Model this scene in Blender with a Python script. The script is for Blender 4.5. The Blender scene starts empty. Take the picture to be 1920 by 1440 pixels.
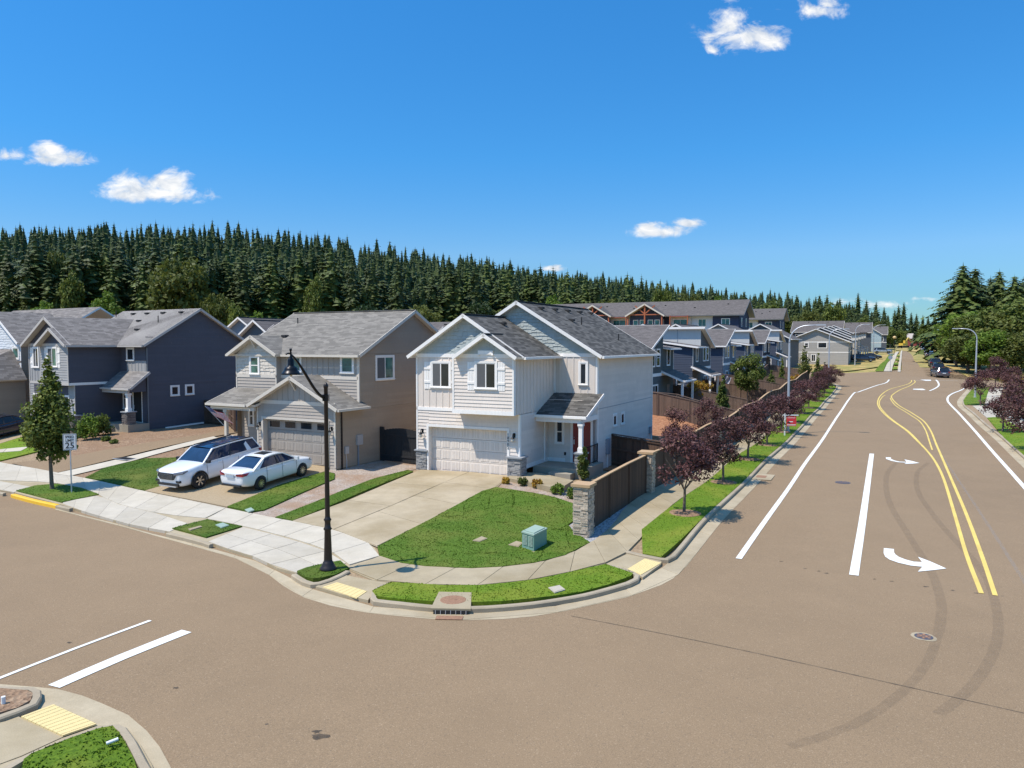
import bpy, bmesh, math, random
import numpy as np
from math import sin, cos, pi, radians, atan2, sqrt, hypot
from mathutils import Vector, Matrix, noise as mnoise

random.seed(7); np.random.seed(7)
S = bpy.context.scene
COL = S.collection

# ------------------------------------------------------------------ camera
CH = 7.2                      # camera height over the street
FPX = 1414.0                  # focal length in pixels of a 1920 wide frame
PIT = radians(3.055)
cam = bpy.data.cameras.new('camera'); camo = bpy.data.objects.new('camera', cam); COL.objects.link(camo)
cam.sensor_width = 36.0; cam.sensor_fit = 'HORIZONTAL'; cam.lens = FPX/1920*36
cam.clip_start = .1; cam.clip_end = 20000
camo.location = (0, 0, CH); camo.rotation_euler = (pi/2-PIT, 0, 0)
S.camera = camo

# ------------------------------------------------------------------ light
SUNV = Vector((2.97, 1.15, -5.86)).normalized()          # direction the light travels
sun = bpy.data.lights.new('sun', 'SUN'); sun.energy = 5.0; sun.angle = radians(.53); sun.color = (1, .93, .82)
suno = bpy.data.objects.new('sun', sun); COL.objects.link(suno)
suno.rotation_euler = SUNV.to_track_quat('-Z', 'Y').to_euler(); suno.location = (-20, -10, 60)
W = bpy.data.worlds.new('World'); S.world = W; W.use_nodes = True
wt = W.node_tree; wn = wt.nodes; wl = wt.links; wn.clear()
sky = wn.new('ShaderNodeTexSky'); sky.sky_type = 'NISHITA'; sky.sun_disc = False
sky.sun_elevation = math.asin(-SUNV.z); sky.sun_rotation = atan2(-SUNV.x, -SUNV.y)
sky.air_density = 1.0; sky.dust_density = 0.0; sky.ozone_density = 1.6; sky.altitude = 100
S.view_settings.view_transform = 'Standard'; S.view_settings.look = 'None'
S.view_settings.exposure = 0.2; S.view_settings.gamma = 1.0

# ------------------------------------------------------------------ terrain height
def ray(px, py):
    x = (px-960)/FPX; u = -(py-720)/FPX
    return Vector((x, cos(PIT)+u*sin(PIT), -sin(PIT)+u*cos(PIT)))
CP = []
for gx in (-60, -40, -20, 0, 20, 40):
    for gy in (-12, 4, 16): CP.append((gx, gy, 0))
CP += [(-30.6, 45, .05), (-17.2, 35.8, .0), (-8.8, 30.2, 0), (-4.4, 25.2, 0), (-38, 51, .1), (-25, 25, 0), (-45, 40, 0), (-60, 60, .3), (3, 25, 0)]
RD = [(20, 0), (35, 0), (50, 0), (62, .08), (78, .22), (95, .42), (110, .85), (125, 1.4), (148, 2.3), (170, 3.0), (205, 3.9), (248, 4.5), (300, 4.8), (380, 5)]
for d, z in RD:
    for off in (-6.5, -9.5, 0, 8):
        t = d/.896; CP.append((10.1/.896*0 + (d*.4966) + off*.896, d - off*.445, z))
    CP.append((d*.4966+30, d-12, z*.9))
def loc2w(H, u, v):
    X, Y, yaw = H; c, s = cos(yaw), sin(yaw)
    return X+u*c-v*s, Y+u*s+v*c
H1W = (-5.054, 39.82, radians(-26.41)); H2W = (-16.124, 44.814, radians(-28.36)); H3W = (-35.769, 55.869, radians(-31.9))
for u, v, z in ((-.5, -1, .44), (5.6, -1, .44), (9, 2, .38), (9.5, 14, .5), (0, 15, .6), (4, 16, .7)): CP.append(loc2w(H1W, u, v)+(z,))
for u, v, z in ((3, -3, .62), (9.2, -3, .5), (9.3, 9, .55), (0, 9, .9), (0, -1, .7)): CP.append(loc2w(H2W, u, v)+(z,))
for u, v, z in ((0, -3, .75), (9.5, -1, .8), (10, 3.3, .92), (10, 12, 1.0), (0, 12, 1.2), (-10, 8, 1.2)): CP.append(loc2w(H3W, u, v)+(z,))
CP += [(13, 59.3, 1.45), (11.2, 60, 1.6), (14.7, 58, .75), (17, 57, .2), (11, 56, .9), (8, 62, 1.6)]
TH = [(11.1, 62, 1.6), (18.2, 76, 1.7), (25.3, 90.5, 1.8), (32.4, 105, 1.9), (39.5, 119, 2.2), (47.3, 135, 2.5)]
for x, y, z in TH:
    CP += [(x-.5, y, z), (x+3, y+7, z), (x-9, y+5, z+.2)]
CP += [(-60, 90, 2.6), (-20, 90, 2.2), (0, 110, 2.5), (-20, 150, 3.2), (-70, 150, 4), (40, 200, 4.2), (0, 210, 4.6), (-100, 220, 5), (100, 250, 4.6), (160, 300, 5), (-100, 80, 2.2), (-90, 40, .6),
       (60, 60, .2), (60, 85, .4), (80, 130, 1.2), (100, 170, 2.6), (60, 20, 0), (-80, 300, 5), (40, 330, 5), (80, 0, 0), (-90, 0, 0), (200, 200, 3.5), (180, 80, .5)]
CPa = np.array(CP); _n = len(CPa)
def _U(r2): return np.where(r2 < 1e-9, 0, .5*r2*np.log(np.maximum(r2, 1e-9)))
_K = _U(((CPa[:, None, :2]-CPa[None, :, :2])**2).sum(-1)) + np.eye(_n)*6.0
_P = np.c_[np.ones(_n), CPa[:, :2]]
_A = np.zeros((_n+3, _n+3)); _A[:_n, :_n] = _K; _A[:_n, _n:] = _P; _A[_n:, :_n] = _P.T
_s = np.linalg.solve(_A, np.r_[CPa[:, 2], 0, 0, 0])
def hts(xy):
    xy = np.asarray(xy, float).reshape(-1, 2); q = np.clip(xy, (-110, -20), (210, 335))
    r2 = ((q[:, None, :]-CPa[None, :, :2])**2).sum(-1)
    z = _U(r2)@_s[:_n] + _s[_n] + q@_s[_n+1:]
    # wooded hill to the left and behind
    x, y = xy[:, 0], xy[:, 1]
    a = x/np.maximum(y, 1)*FPX+960
    d0 = np.interp(a, [-900, 0, 600, 1000, 1400, 1600, 1750], [150, 215, 235, 265, 330, 420, 900])
    d1 = np.interp(a, [-900, 0, 600, 1000, 1400, 1600, 1750], [330, 430, 470, 600, 800, 950, 1500])
    hh = np.interp(a, [-900, 0, 300, 560, 740, 900, 1080, 1250, 1400, 1600, 1750], [42, 46, 48, 47, 41, 44, 42, 42, 36, 28, 0])
    t = np.clip((y-d0)/(d1-d0), 0, 1.15)
    t = np.where(t < 1, t, 1-.3*(t-1))
    return np.maximum(z, -.05)*1.0 + hh*t*t*(2-t)*.985*(y > 60)
def h(x, y): return float(hts([(x, y)])[0])
def G(px, py):
    d = ray(px, py); lo, hi = 3.0, 400.0
    ts = np.r_[np.arange(8, 120, .5), np.arange(120, 420, 2)]
    z = CH+ts*d.z/d.y; hz = hts(np.c_[ts*d.x/d.y, ts])
    k = np.argmax(z < hz)
    if z[k] >= hz[k]: k = len(ts)-1
    a, b = (ts[k-1] if k else 2.0), ts[k]
    za, zb = z[max(k-1, 0)]-hz[max(k-1, 0)], z[k]-hz[k]
    t = a+(b-a)*za/(za-zb) if za != zb else b
    return Vector((t*d.x/d.y, t, h(t*d.x/d.y, t)))
def Gs(pts): return [G(*p) for p in pts]

# ------------------------------------------------------------------ objects and properties
def tag(o, label=None, cat=None, group=None, kind=None):
    if label: o['label'] = label
    if cat: o['category'] = cat
    if group: o['group'] = group
    if kind: o['kind'] = kind
    return o
def thing(name, label, cat, loc=(0, 0, 0), rz=0, group=None):
    o = bpy.data.objects.new(name, None); COL.objects.link(o); o.location = loc; o.rotation_euler = (0, 0, rz)
    o.empty_display_size = .2
    return tag(o, label, cat, group)
class MB:
    def __init__(s): s.v = []; s.f = []; s.m = []; s.uv = []; s.has = False; s.mi = 0
    def face(s, pts, uv=None):
        i = len(s.v); s.v += [tuple(p) for p in pts]; s.f.append(tuple(range(i, i+len(pts)))); s.m.append(s.mi)
        if uv: s.has = True
        s.uv += list(uv) if uv else [(0, 0)]*len(pts)
    def box(s, p0, p1):
        (a, b, c), (d, e, f) = p0, p1
        a, d = min(a, d), max(a, d); b, e = min(b, e), max(b, e); c, f = min(c, f), max(c, f)
        P = [(a, b, c), (d, b, c), (d, e, c), (a, e, c), (a, b, f), (d, b, f), (d, e, f), (a, e, f)]
        for q in ((0, 3, 2, 1), (4, 5, 6, 7), (0, 1, 5, 4), (1, 2, 6, 5), (2, 3, 7, 6), (3, 0, 4, 7)): s.face([P[k] for k in q])
    def obox(s, c, U, V, Z):      # centre and three half vectors
        c = Vector(c); U = Vector(U); V = Vector(V); Z = Vector(Z)
        P = [c+U*a+V*b+Z*d for d in (-1, 1) for a, b in ((-1, -1), (1, -1), (1, 1), (-1, 1))]
        for q in ((0, 3, 2, 1), (4, 5, 6, 7), (0, 1, 5, 4), (1, 2, 6, 5), (2, 3, 7, 6), (3, 0, 4, 7)): s.face([P[k] for k in q])
    def beam(s, a, b, w, hh, up=(0, 0, 1)):
        a = Vector(a); b = Vector(b); d = (b-a); L = d.length; d.normalize(); r = d.cross(Vector(up))
        if r.length < 1e-4: r = Vector((1, 0, 0))
        r.normalize(); u = r.cross(d)
        s.obox((a+b)/2, d*L/2, r*w/2, u*hh/2)
    def prism(s, pts, vec):
        pts = [Vector(p) for p in pts]; vec = Vector(vec); q = [p+vec for p in pts]
        s.face(pts); s.face(q[::-1])
        for i in range(len(pts)):
            j = (i+1) % len(pts); s.face([pts[j], pts[i], q[i], q[j]])
    def tube(s, pts, rad, n=8, cap=True):
        pts = [Vector(p) for p in pts]
        if not hasattr(rad, '__len__'): rad = [rad]*len(pts)
        rings = []; ref = Vector((.3, .9, .1))
        for i, p in enumerate(pts):
            d = (pts[min(i+1, len(pts)-1)]-pts[max(i-1, 0)])
            d = d.normalized() if d.length > 1e-8 else Vector((0, 0, 1))
            a = d.cross(ref if abs(d.dot(ref.normalized())) < .95 else Vector((1, 0, 0))).normalized(); b = d.cross(a)
            rings.append([p+a*cos(2*pi*k/n)*rad[i]+b*sin(2*pi*k/n)*rad[i] for k in range(n)])
        base = len(s.v)
        for r in rings: s.v += [tuple(p) for p in r]
        for i in range(len(pts)-1):
            for k in range(n):
                k2 = (k+1) % n
                s.f.append((base+i*n+k, base+i*n+k2, base+(i+1)*n+k2, base+(i+1)*n+k)); s.m.append(s.mi); s.uv += [(0, 0)]*4
        if cap:
            for i, o in ((0, 1), (len(pts)-1, 0)):
                idx = [base+i*n+k for k in range(n)]
                s.f.append(tuple(idx if o == 0 else idx[::-1])); s.m.append(s.mi); s.uv += [(0, 0)]*n
    def lathe(s, prof, c=(0, 0, 0), n=16):
        base = len(s.v); c = Vector(c)
        for r, z in prof:
            for k in range(n): s.v.append((c.x+r*cos(2*pi*k/n), c.y+r*sin(2*pi*k/n), c.z+z))
        for i in range(len(prof)-1):
            for k in range(n):
                k2 = (k+1) % n
                s.f.append((base+i*n+k, base+i*n+k2, base+(i+1)*n+k2, base+(i+1)*n+k)); s.m.append(s.mi); s.uv += [(0, 0)]*4
    def build(s, name, mat, parent=None, smooth=False, weld=False, loc=None, auto=None):
        me = bpy.data.meshes.new(name); me.from_pydata(s.v, [], s.f)
        mats = mat if isinstance(mat, (list, tuple)) else [mat]
        for m in mats: me.materials.append(m)
        if len(mats) > 1: me.polygons.foreach_set('material_index', s.m)
        if s.has:
            ul = me.uv_layers.new(name='UVMap'); ul.data.foreach_set('uv', np.array(s.uv, float).ravel())
        if weld:
            bm = bmesh.new(); bm.from_mesh(me); bmesh.ops.remove_doubles(bm, verts=bm.verts, dist=.0008)
            bmesh.ops.recalc_face_normals(bm, faces=bm.faces); bm.to_mesh(me); bm.free()
        if smooth: me.shade_smooth()
        if auto is not None:
            me.shade_smooth(); me.set_sharp_from_angle(angle=radians(auto))
        me.update()
        o = bpy.data.objects.new(name, me); COL.objects.link(o)
        if parent: o.parent = parent
        if loc: o.location = loc
        return o
def copy_tree(o, parent=None):
    c = o.copy(); COL.objects.link(c)
    if parent: c.parent = parent; c.matrix_parent_inverse = o.matrix_parent_inverse.copy()
    for ch in list(o.children): copy_tree(ch, c)
    return c

# ------------------------------------------------------------------ materials
def nodes(name):
    m = bpy.data.materials.new(name); m.use_nodes = True; t = m.node_tree; b = t.nodes['Principled BSDF']
    return m, t, b
def nd(t, ty, **k):
    n = t.nodes.new(ty)
    for a, v in k.items():
        if a in n.inputs.keys(): n.inputs[a].default_value = v
        else: setattr(n, a, v)
    return n
def rgb(c): return (c[0], c[1], c[2], 1)
def coord(t, kind='Object', scale=(1, 1, 1)):
    tc = t.nodes.new('ShaderNodeTexCoord'); mp = t.nodes.new('ShaderNodeMapping'); mp.inputs['Scale'].default_value = scale
    t.links.new(tc.outputs[kind], mp.inputs[0]); return mp.outputs[0]
def noisen(t, vec, scale, detail=4, rough=.55):
    n = t.nodes.new('ShaderNodeTexNoise'); n.inputs['Scale'].default_value = scale; n.inputs['Detail'].default_value = detail; n.inputs['Roughness'].default_value = rough
    t.links.new(vec, n.inputs['Vector']); return n.outputs['Fac']
def ramp(t, fac, stops):
    r = t.nodes.new('ShaderNodeValToRGB'); e = r.color_ramp.elements
    while len(e) > 1: e.remove(e[-1])
    e[0].position, e[0].color = stops[0][0], rgb(stops[0][1])
    for p, c in stops[1:]:
        x = e.new(p); x.color = rgb(c)
    t.links.new(fac, r.inputs[0]); return r.outputs[0]
def mix(t, fac, a, b, mode='MIX'):
    n = t.nodes.new('ShaderNodeMix'); n.data_type = 'RGBA'; n.blend_type = mode
    for s_, v in ((0, fac), (6, a), (7, b)):
        if isinstance(v, (int, float)): n.inputs[s_].default_value = v
        elif isinstance(v, (tuple, list)): n.inputs[s_].default_value = rgb(v)
        else: t.links.new(v, n.inputs[s_])
    return n.outputs[2]
def bump(t, b, hgt, strength=.3, dist=.02):
    n = t.nodes.new('ShaderNodeBump'); n.inputs['Strength'].default_value = strength; n.inputs['Distance'].default_value = dist
    t.links.new(hgt, n.inputs['Height']); t.links.new(n.outputs[0], b.inputs['Normal'])
def mul(c, k): return tuple(min(1, x*k) for x in c)
def plain(name, c, rough=.6, metal=0, var=.06, vs=3.0, coat=0, spec=None):
    m, t, b = nodes(name)
    f = noisen(t, coord(t), vs, 5)
    t.links.new(ramp(t, f, [(.3, mul(c, 1-var)), (.7, mul(c, 1+var))]), b.inputs['Base Color'])
    b.inputs['Roughness'].default_value = rough; b.inputs['Metallic'].default_value = metal
    if coat: b.inputs['Coat Weight'].default_value = coat; b.inputs['Coat Roughness'].default_value = .04
    if spec is not None: b.inputs['Specular IOR Level'].default_value = spec
    return m
def painted(name, c, rough=.75):
    m, t, b = nodes(name)
    co = coord(t)
    f = noisen(t, co, .8, 6, .6); f2 = noisen(t, coord(t, 'Object', (6, 6, .7)), 3, 4); gi = t.nodes.new('ShaderNodeNewGeometry')
    a = ramp(t, f, [(.3, mul(c, .94)), (.7, mul(c, 1.05))])
    a = mix(t, .35, a, ramp(t, f2, [(.35, mul(c, .88)), (.65, mul(c, 1.06))]))
    a = mix(t, 1.0, a, ramp(t, gi.outputs['Random Per Island'], [(0, (.91, .91, .91)), (1, (1, 1, 1))]), 'MULTIPLY')
    t.links.new(a, b.inputs['Base Color']); b.inputs['Roughness'].default_value = rough
    bump(t, b, noisen(t, co, 60, 2), .15, .002); return m
def shingle(name, c, dark=.55, light=1.5, tint=None):
    m, t, b = nodes(name)
    uv = coord(t, 'UV')
    bk = t.nodes.new('ShaderNodeTexBrick'); bk.offset = .37; bk.squash = 1; t.links.new(uv, bk.inputs['Vector'])
    bk.inputs['Scale'].default_value = 1; bk.inputs['Brick Width'].default_value = .45; bk.inputs['Row Height'].default_value = .165
    bk.inputs['Mortar Size'].default_value = .008; bk.inputs['Mortar Smooth'].default_value = .3; bk.inputs['Bias'].default_value = -.1
    bk.inputs['Color1'].default_value = rgb(mul(c, dark)); bk.inputs['Color2'].default_value = rgb(mul(c, light)); bk.inputs['Mortar'].default_value = rgb(mul(c, .35))
    f = noisen(t, uv, .5, 5, .6)
    col = mix(t, .2, bk.outputs['Color'], ramp(t, f, [(.3, mul(c, .8)), (.7, mul(tint or c, 1.2))]))
    g = noisen(t, uv, 55, 2)
    col = mix(t, .22, col, ramp(t, g, [(.35, mul(c, .45)), (.65, mul(c, 1.7))]))
    t.links.new(col, b.inputs['Base Color']); b.inputs['Roughness'].default_value = .92; b.inputs['Specular IOR Level'].default_value = .25
    bump(t, b, bk.outputs['Fac'], -.5, .02)
    return m
def stone(name, c1, c2, c3):
    m, t, b = nodes(name)
    g = t.nodes.new('ShaderNodeNewGeometry')
    col = ramp(t, g.outputs['Random Per Island'], [(0, c1), (.35, c2), (.65, c3), (1, mul(c2, 1.25))])
    f = noisen(t, coord(t), 25, 4)
    col = mix(t, .4, col, ramp(t, f, [(.3, mul(c1, .7)), (.7, mul(c3, 1.2))]))
    t.links.new(col, b.inputs['Base Color']); b.inputs['Roughness'].default_value = .9
    bump(t, b, f, .6, .02); return m
def concrete(name, c, stain=(.30, .24, .15), sa=.45, panel=.12, streak=None):
    m, t, b = nodes(name)
    co = coord(t, 'Object')
    a = noisen(t, co, .35, 6, .65); f2 = noisen(t, co, 1.7, 6, .7); f3 = noisen(t, co, 40, 3)
    col = ramp(t, f2, [(.3, mul(c, .86)), (.7, mul(c, 1.1))])
    msk = ramp(t, a, [(.42, (0, 0, 0)), (.68, (1, 1, 1))])
    mm = t.nodes.new('ShaderNodeMath'); mm.operation = 'MULTIPLY'; mm.inputs[1].default_value = sa; t.links.new(msk, mm.inputs[0])
    col = mix(t, mm.outputs[0], col, stain)
    at = t.nodes.new('ShaderNodeAttribute'); at.attribute_name = 'panel'
    col = mix(t, 1.0, col, ramp(t, at.outputs['Fac'], [(0, (1-panel,)*3), (1, (1, 1, 1))]), 'MULTIPLY')
    if streak:
        s2 = noisen(t, coord(t, 'Object', streak), 1.2, 5, .6)
        col = mix(t, ramp(t, s2, [(.5, (0, 0, 0)), (.62, (.4, .4, .4))]), col, mul(c, 1.35))
    col = mix(t, .18, col, ramp(t, f3, [(.35, mul(c, .6)), (.65, mul(c, 1.3))]))
    t.links.new(col, b.inputs['Base Color']); b.inputs['Roughness'].default_value = .88; bump(t, b, f3, .25, .004)
    return m
def grassm(name, lo, mid, hi, dry=(.30, .27, .07)):
    m, t, b = nodes(name)
    co = coord(t)
    a = noisen(t, co, .45, 5, .6); f = noisen(t, co, 14, 5, .7); g = t.nodes.new('ShaderNodeNewGeometry')
    col = ramp(t, f, [(.34, mul(lo, .7)), (.5, mid), (.66, mul(hi, 1.15))])
    col = mix(t, .45, col, ramp(t, g.outputs['Random Per Island'], [(0, lo), (.5, mid), (1, hi)]))
    col = mix(t, ramp(t, a, [(.46, (0, 0, 0)), (.72, (.6, .6, .6))]), col, dry)
    t.links.new(col, b.inputs['Base Color']); b.inputs['Roughness'].default_value = .85; b.inputs['Specular IOR Level'].default_value = .2
    bump(t, b, noisen(t, co, 40, 4, .8), .5, .03); return m
def leafm(name, cols, trans=.35):
    m, t, b = nodes(name); g = t.nodes.new('ShaderNodeNewGeometry')
    n = len(cols); col = ramp(t, g.outputs['Random Per Island'], [(i/(n-1), c) for i, c in enumerate(cols)])
    f = noisen(t, coord(t), .9, 3)
    col = mix(t, .5, col, ramp(t, f, [(.35, cols[0]), (.7, cols[-1])]))
    oi = t.nodes.new('ShaderNodeObjectInfo')
    col = mix(t, .6, col, ramp(t, oi.outputs['Random'], [(0, (.55, .60, .55)), (1, (1.0, 1.0, 1.0))]), 'MULTIPLY')
    t.links.new(col, b.inputs['Base Color']); b.inputs['Roughness'].default_value = .6; b.inputs['Specular IOR Level'].default_value = .3
    if trans:
        tr = t.nodes.new('ShaderNodeBsdfTranslucent'); t.links.new(col, tr.inputs[0])
        mx = t.nodes.new('ShaderNodeMixShader'); mx.inputs[0].default_value = trans
        out = t.nodes['Material Output']; t.links.new(b.outputs[0], mx.inputs[1]); t.links.new(tr.outputs[0], mx.inputs[2]); t.links.new(mx.outputs[0], out.inputs[0])
    return m
def glassm(name, c=(.02, .025, .03), rough=.04, curtain=None):
    m, t, b = nodes(name)
    f = noisen(t, coord(t, 'Object', (1, 1, 1)), 1.3, 3)
    t.links.new(ramp(t, f, [(.4, mul(c, .7)), (.65, mul(curtain or c, 1.25))]), b.inputs['Base Color'])
    b.inputs['Roughness'].default_value = rough; b.inputs['Specular IOR Level'].default_value = .6
    return m
def groundm(name, cols, sc=6, gs=35, bs=.8, big=None):
    m, t, b = nodes(name); co = coord(t)
    f = noisen(t, co, gs, 4, .8); a = noisen(t, co, sc*.1, 5, .6)
    v = t.nodes.new('ShaderNodeTexVoronoi'); v.inputs['Scale'].default_value = gs*.6; t.links.new(co, v.inputs['Vector'])
    sep = t.nodes.new('ShaderNodeSeparateColor'); t.links.new(v.outputs['Color'], sep.inputs[0])
    n = len(cols); col = ramp(t, sep.outputs[0], [(i/(n-1), c) for i, c in enumerate(cols)])
    col = mix(t, .5, col, ramp(t, f, [(.3, mul(cols[0], .8)), (.7, mul(cols[-1], 1.1))]))
    if big: col = mix(t, ramp(t, a, [(.42, (0, 0, 0)), (.6, (.8, .8, .8))]), col, big)
    t.links.new(col, b.inputs['Base Color']); b.inputs['Roughness'].default_value = .95; b.inputs['Specular IOR Level'].default_value = .2
    bump(t, b, v.outputs['Distance'], bs, .05); return m

def asphaltm():
    m, t, b = nodes('asphalt'); co = coord(t)
    c = (.232, .160, .093)
    f = noisen(t, co, 42, 4, .85); a = noisen(t, co, .10, 6, .6); a2 = noisen(t, co, .6, 6, .65)
    v = t.nodes.new('ShaderNodeTexVoronoi'); v.inputs['Scale'].default_value = 45; t.links.new(co, v.inputs['Vector'])
    sep = t.nodes.new('ShaderNodeSeparateColor'); t.links.new(v.outputs['Color'], sep.inputs[0])
    col = ramp(t, a, [(.3, mul(c, .80)), (.5, c), (.7, (.262, .185, .11))])
    col = mix(t, .45, col, ramp(t, a2, [(.3, mul(c, .82)), (.7, mul(c, 1.15))]))
    col = mix(t, .42, col, ramp(t, f, [(.36, mul(c, .45)), (.5, c), (.64, mul(c, 1.7))]))
    col = mix(t, ramp(t, sep.outputs[0], [(.93, (0, 0, 0)), (.98, (.32, .32, .32))]), col, (.42, .32, .21))
    col = mix(t, ramp(t, sep.outputs[1], [(.95, (0, 0, 0)), (.99, (.4, .4, .4))]), col, (.08, .07, .06))
    t.links.new(col, b.inputs['Base Color']); b.inputs['Roughness'].default_value = .9; b.inputs['Specular IOR Level'].default_value = .3
    bump(t, b, f, .35, .01); return m
M = {}
M['asphalt'] = asphaltm()
M['conc'] = concrete('old_concrete', (.38, .31, .20), (.23, .17, .08), .7)
M['conc_new'] = concrete('new_concrete', (.50, .445, .355), (.34, .28, .18), .4, .16)
M['conc_drive'] = concrete('drive_concrete', (.42, .34, .225), (.22, .16, .07), .75, .1)
M['gutter'] = concrete('gutter_concrete', (.42, .345, .23), (.23, .17, .09), .6)
M['kerb'] = concrete('kerb_concrete', (.40, .33, .23), (.20, .15, .09), .6)
M['aggregate'] = groundm('exposed_aggregate', [(.26, .19, .11), (.34, .26, .16), (.42, .33, .22)], 6, 60, .3)
M['porch'] = concrete('porch_concrete', (.36, .32, .25), (.2, .16, .1), .4)
M['bark'] = groundm('bark_mulch', [(.11, .06, .035), (.26, .16, .10), (.40, .28, .18)], 6, 16, 1.0, (.24, .15, .09))
M['barkred'] = groundm('red_bark', [(.17, .065, .03), (.33, .14, .07), (.46, .24, .13)], 6, 11, 1.0)
M['soil'] = groundm('dry_soil', [(.22, .15, .09), (.30, .21, .13), (.36, .27, .17)], 6, 14, .8)
M['gravel'] = groundm('gravel', [(.18, .13, .10), (.42, .33, .26), (.60, .51, .43)], 6, 32, 1.0, (.34, .22, .14))
M['gravel_grey'] = groundm('grey_gravel', [(.13, .13, .14), (.32, .32, .33), (.5, .49, .48)], 6, 18, 1.0)
M['field'] = groundm('field', [(.36, .26, .10), (.46, .33, .13), (.38, .29, .10)], 3, 3, .3, (.16, .18, .05))
M['grass'] = grassm('lawn_grass', (.030, .064, .004), (.055, .108, .007), (.10, .165, .018), (.17, .17, .035))
M['grass2'] = grassm('bright_grass', (.05, .10, .005), (.095, .165, .008), (.17, .25, .018), (.25, .24, .035))
def linem(name, c):
    m, t, b = nodes(name); co = coord(t); f = noisen(t, co, 22, 5, .75); a = noisen(t, co, .9, 4, .6)
    col = mix(t, ramp(t, f, [(.60, (0, 0, 0)), (.70, (.75, .75, .75))]), ramp(t, a, [(.3, mul(c, .80)), (.7, c)]), (.30, .22, .13))
    t.links.new(col, b.inputs['Base Color']); b.inputs['Roughness'].default_value = .7; return m
M['white'] = linem('white_line', (.78, .77, .72))
M['yellow'] = linem('yellow_line', (.72, .53, .13))
M['yellowkerb'] = painted('yellow_kerb', (.80, .47, .03), .5)
M['tactile'] = painted('tactile_yellow', (.66, .52, .24), .8)
M['trim'] = painted('white_trim', (.88, .83, .77))
M['greige'] = painted('greige_siding', (.74, .64, .55))
M['greige_light'] = painted('greige_light_siding', (.76, .66, .57))
M['garage'] = painted('garage_door_paint', (.76, .67, .58))
M['shake'] = painted('sage_shakes', (.42, .45, .42))
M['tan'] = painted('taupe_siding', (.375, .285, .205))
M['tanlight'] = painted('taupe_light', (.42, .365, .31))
M['tantrim'] = painted('taupe_trim', (.64, .57, .48))
M['navy'] = painted('slate_siding', (.088, .086, .104))
M['navylight'] = painted('slate_board', (.36, .35, .34))
M['navytrim'] = painted('pale_trim', (.50, .46, .42))
M['cream'] = painted('cream_siding', (.62, .55, .46))
M['brownsiding'] = painted('brown_siding', (.20, .17, .15))
M['roof1'] = shingle('charcoal_shingle', (.084, .078, .070), .4, 2.3)
M['roof2'] = shingle('grey_shingle', (.185, .168, .145), .6, 1.45)
M['roof3'] = shingle('brown_grey_shingle', (.185, .165, .15), .55, 1.5)
M['roof4'] = shingle('plain_grey_shingle', (.118, .104, .098), .65, 1.35)
M['glass'] = glassm('window_glass')
M['glassgreen'] = glassm('green_window_glass', (.035, .08, .07), .06, (.07, .17, .14))
M['glassteal'] = glassm('teal_window_glass', (.03, .13, .14), .08, (.04, .16, .17))
M['screen'] = plain('window_screen', (.10, .10, .10), .8)
M['black'] = plain('black_metal', (.012, .012, .014), .35, .6)
M['blackmat'] = plain('black_matte', (.015, .015, .016), .7)
M['darkbrown'] = plain('dark_bronze', (.035, .028, .025), .4, .5)
M['steel'] = plain('galvanised', (.52, .53, .55), .45, .5)
M['greybox'] = plain('grey_box', (.28, .30, .33), .5, .1)
M['whiteplastic'] = plain('white_plastic', (.72, .72, .70), .4)
M['reddoor'] = plain('red_door', (.22, .012, .010), .4)
M['red'] = plain('red_panel', (.62, .03, .04), .45)
M['stonegrey'] = stone('grey_ledgestone', (.12, .12, .125), (.27, .26, .25), (.42, .40, .37))
M['stonetan'] = stone('tan_ledgestone', (.17, .13, .09), (.42, .33, .245), (.64, .53, .41))
M['stonecap'] = painted('stone_cap', (.30, .31, .32))
M['capwood'] = painted('fence_cap', (.46, .30, .16))
M['utility'] = painted('utility_green', (.19, .32, .26), .5)
M['bark_tree'] = plain('tree_bark', (.16, .12, .09), .9, 0, .3, 12)
M['rubber'] = plain('tyre_rubber', (.015, .015, .016), .75)
M['alloy'] = plain('alloy', (.62, .62, .63), .25, .9)
M['carwhite'] = plain('white_car_paint', (.76, .77, .78), .25, 0, .01, 2, 1.0)
M['carglass'] = glassm('car_glass', (.012, .015, .02), .03)
M['carglassblue'] = glassm('blue_car_glass', (.012, .03, .07), .03)
M['carblack'] = plain('black_trim_plastic', (.018, .018, .02), .5)
M['taillight'] = plain('tail_lamp', (.28, .01, .015), .15, 0, .1, 3, 1)
M['headlight'] = plain('head_lamp', (.10, .10, .11), .12, 0, .1, 3, 1)
M['cedar'] = painted('cedar_post', (.22, .11, .06))
def woodm(name, c1, c2, axis=(9, 9, .6)):
    m, t, b = nodes(name); g = t.nodes.new('ShaderNodeNewGeometry')
    f = noisen(t, coord(t, 'Object', axis), 2.5, 5, .65)
    col = ramp(t, f, [(.3, c1), (.7, c2)])
    col = mix(t, .5, col, ramp(t, g.outputs['Random Per Island'], [(0, mul(c1, .8)), (1, mul(c2, 1.1))]))
    t.links.new(col, b.inputs['Base Color']); b.inputs['Roughness'].default_value = .85; bump(t, b, f, .3, .01); return m
M['fence'] = woodm('dark_fence_wood', (.05, .028, .017), (.125, .07, .042))
M['fencegrey'] = woodm('weathered_fence_wood', (.075, .048, .034), (.18, .115, .08))
M['leaf_plum'] = leafm('plum_leaves', [(.035, .009, .011), (.08, .022, .024), (.14, .048, .046), (.24, .12, .105)], .15)
M['leaf_green'] = leafm('green_leaves', [(.035, .06, .010), (.09, .135, .02), (.17, .22, .035), (.30, .33, .07)])
M['leaf_lime'] = leafm('lime_leaves', [(.09, .15, .015), (.17, .26, .03), (.26, .36, .05)])
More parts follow.
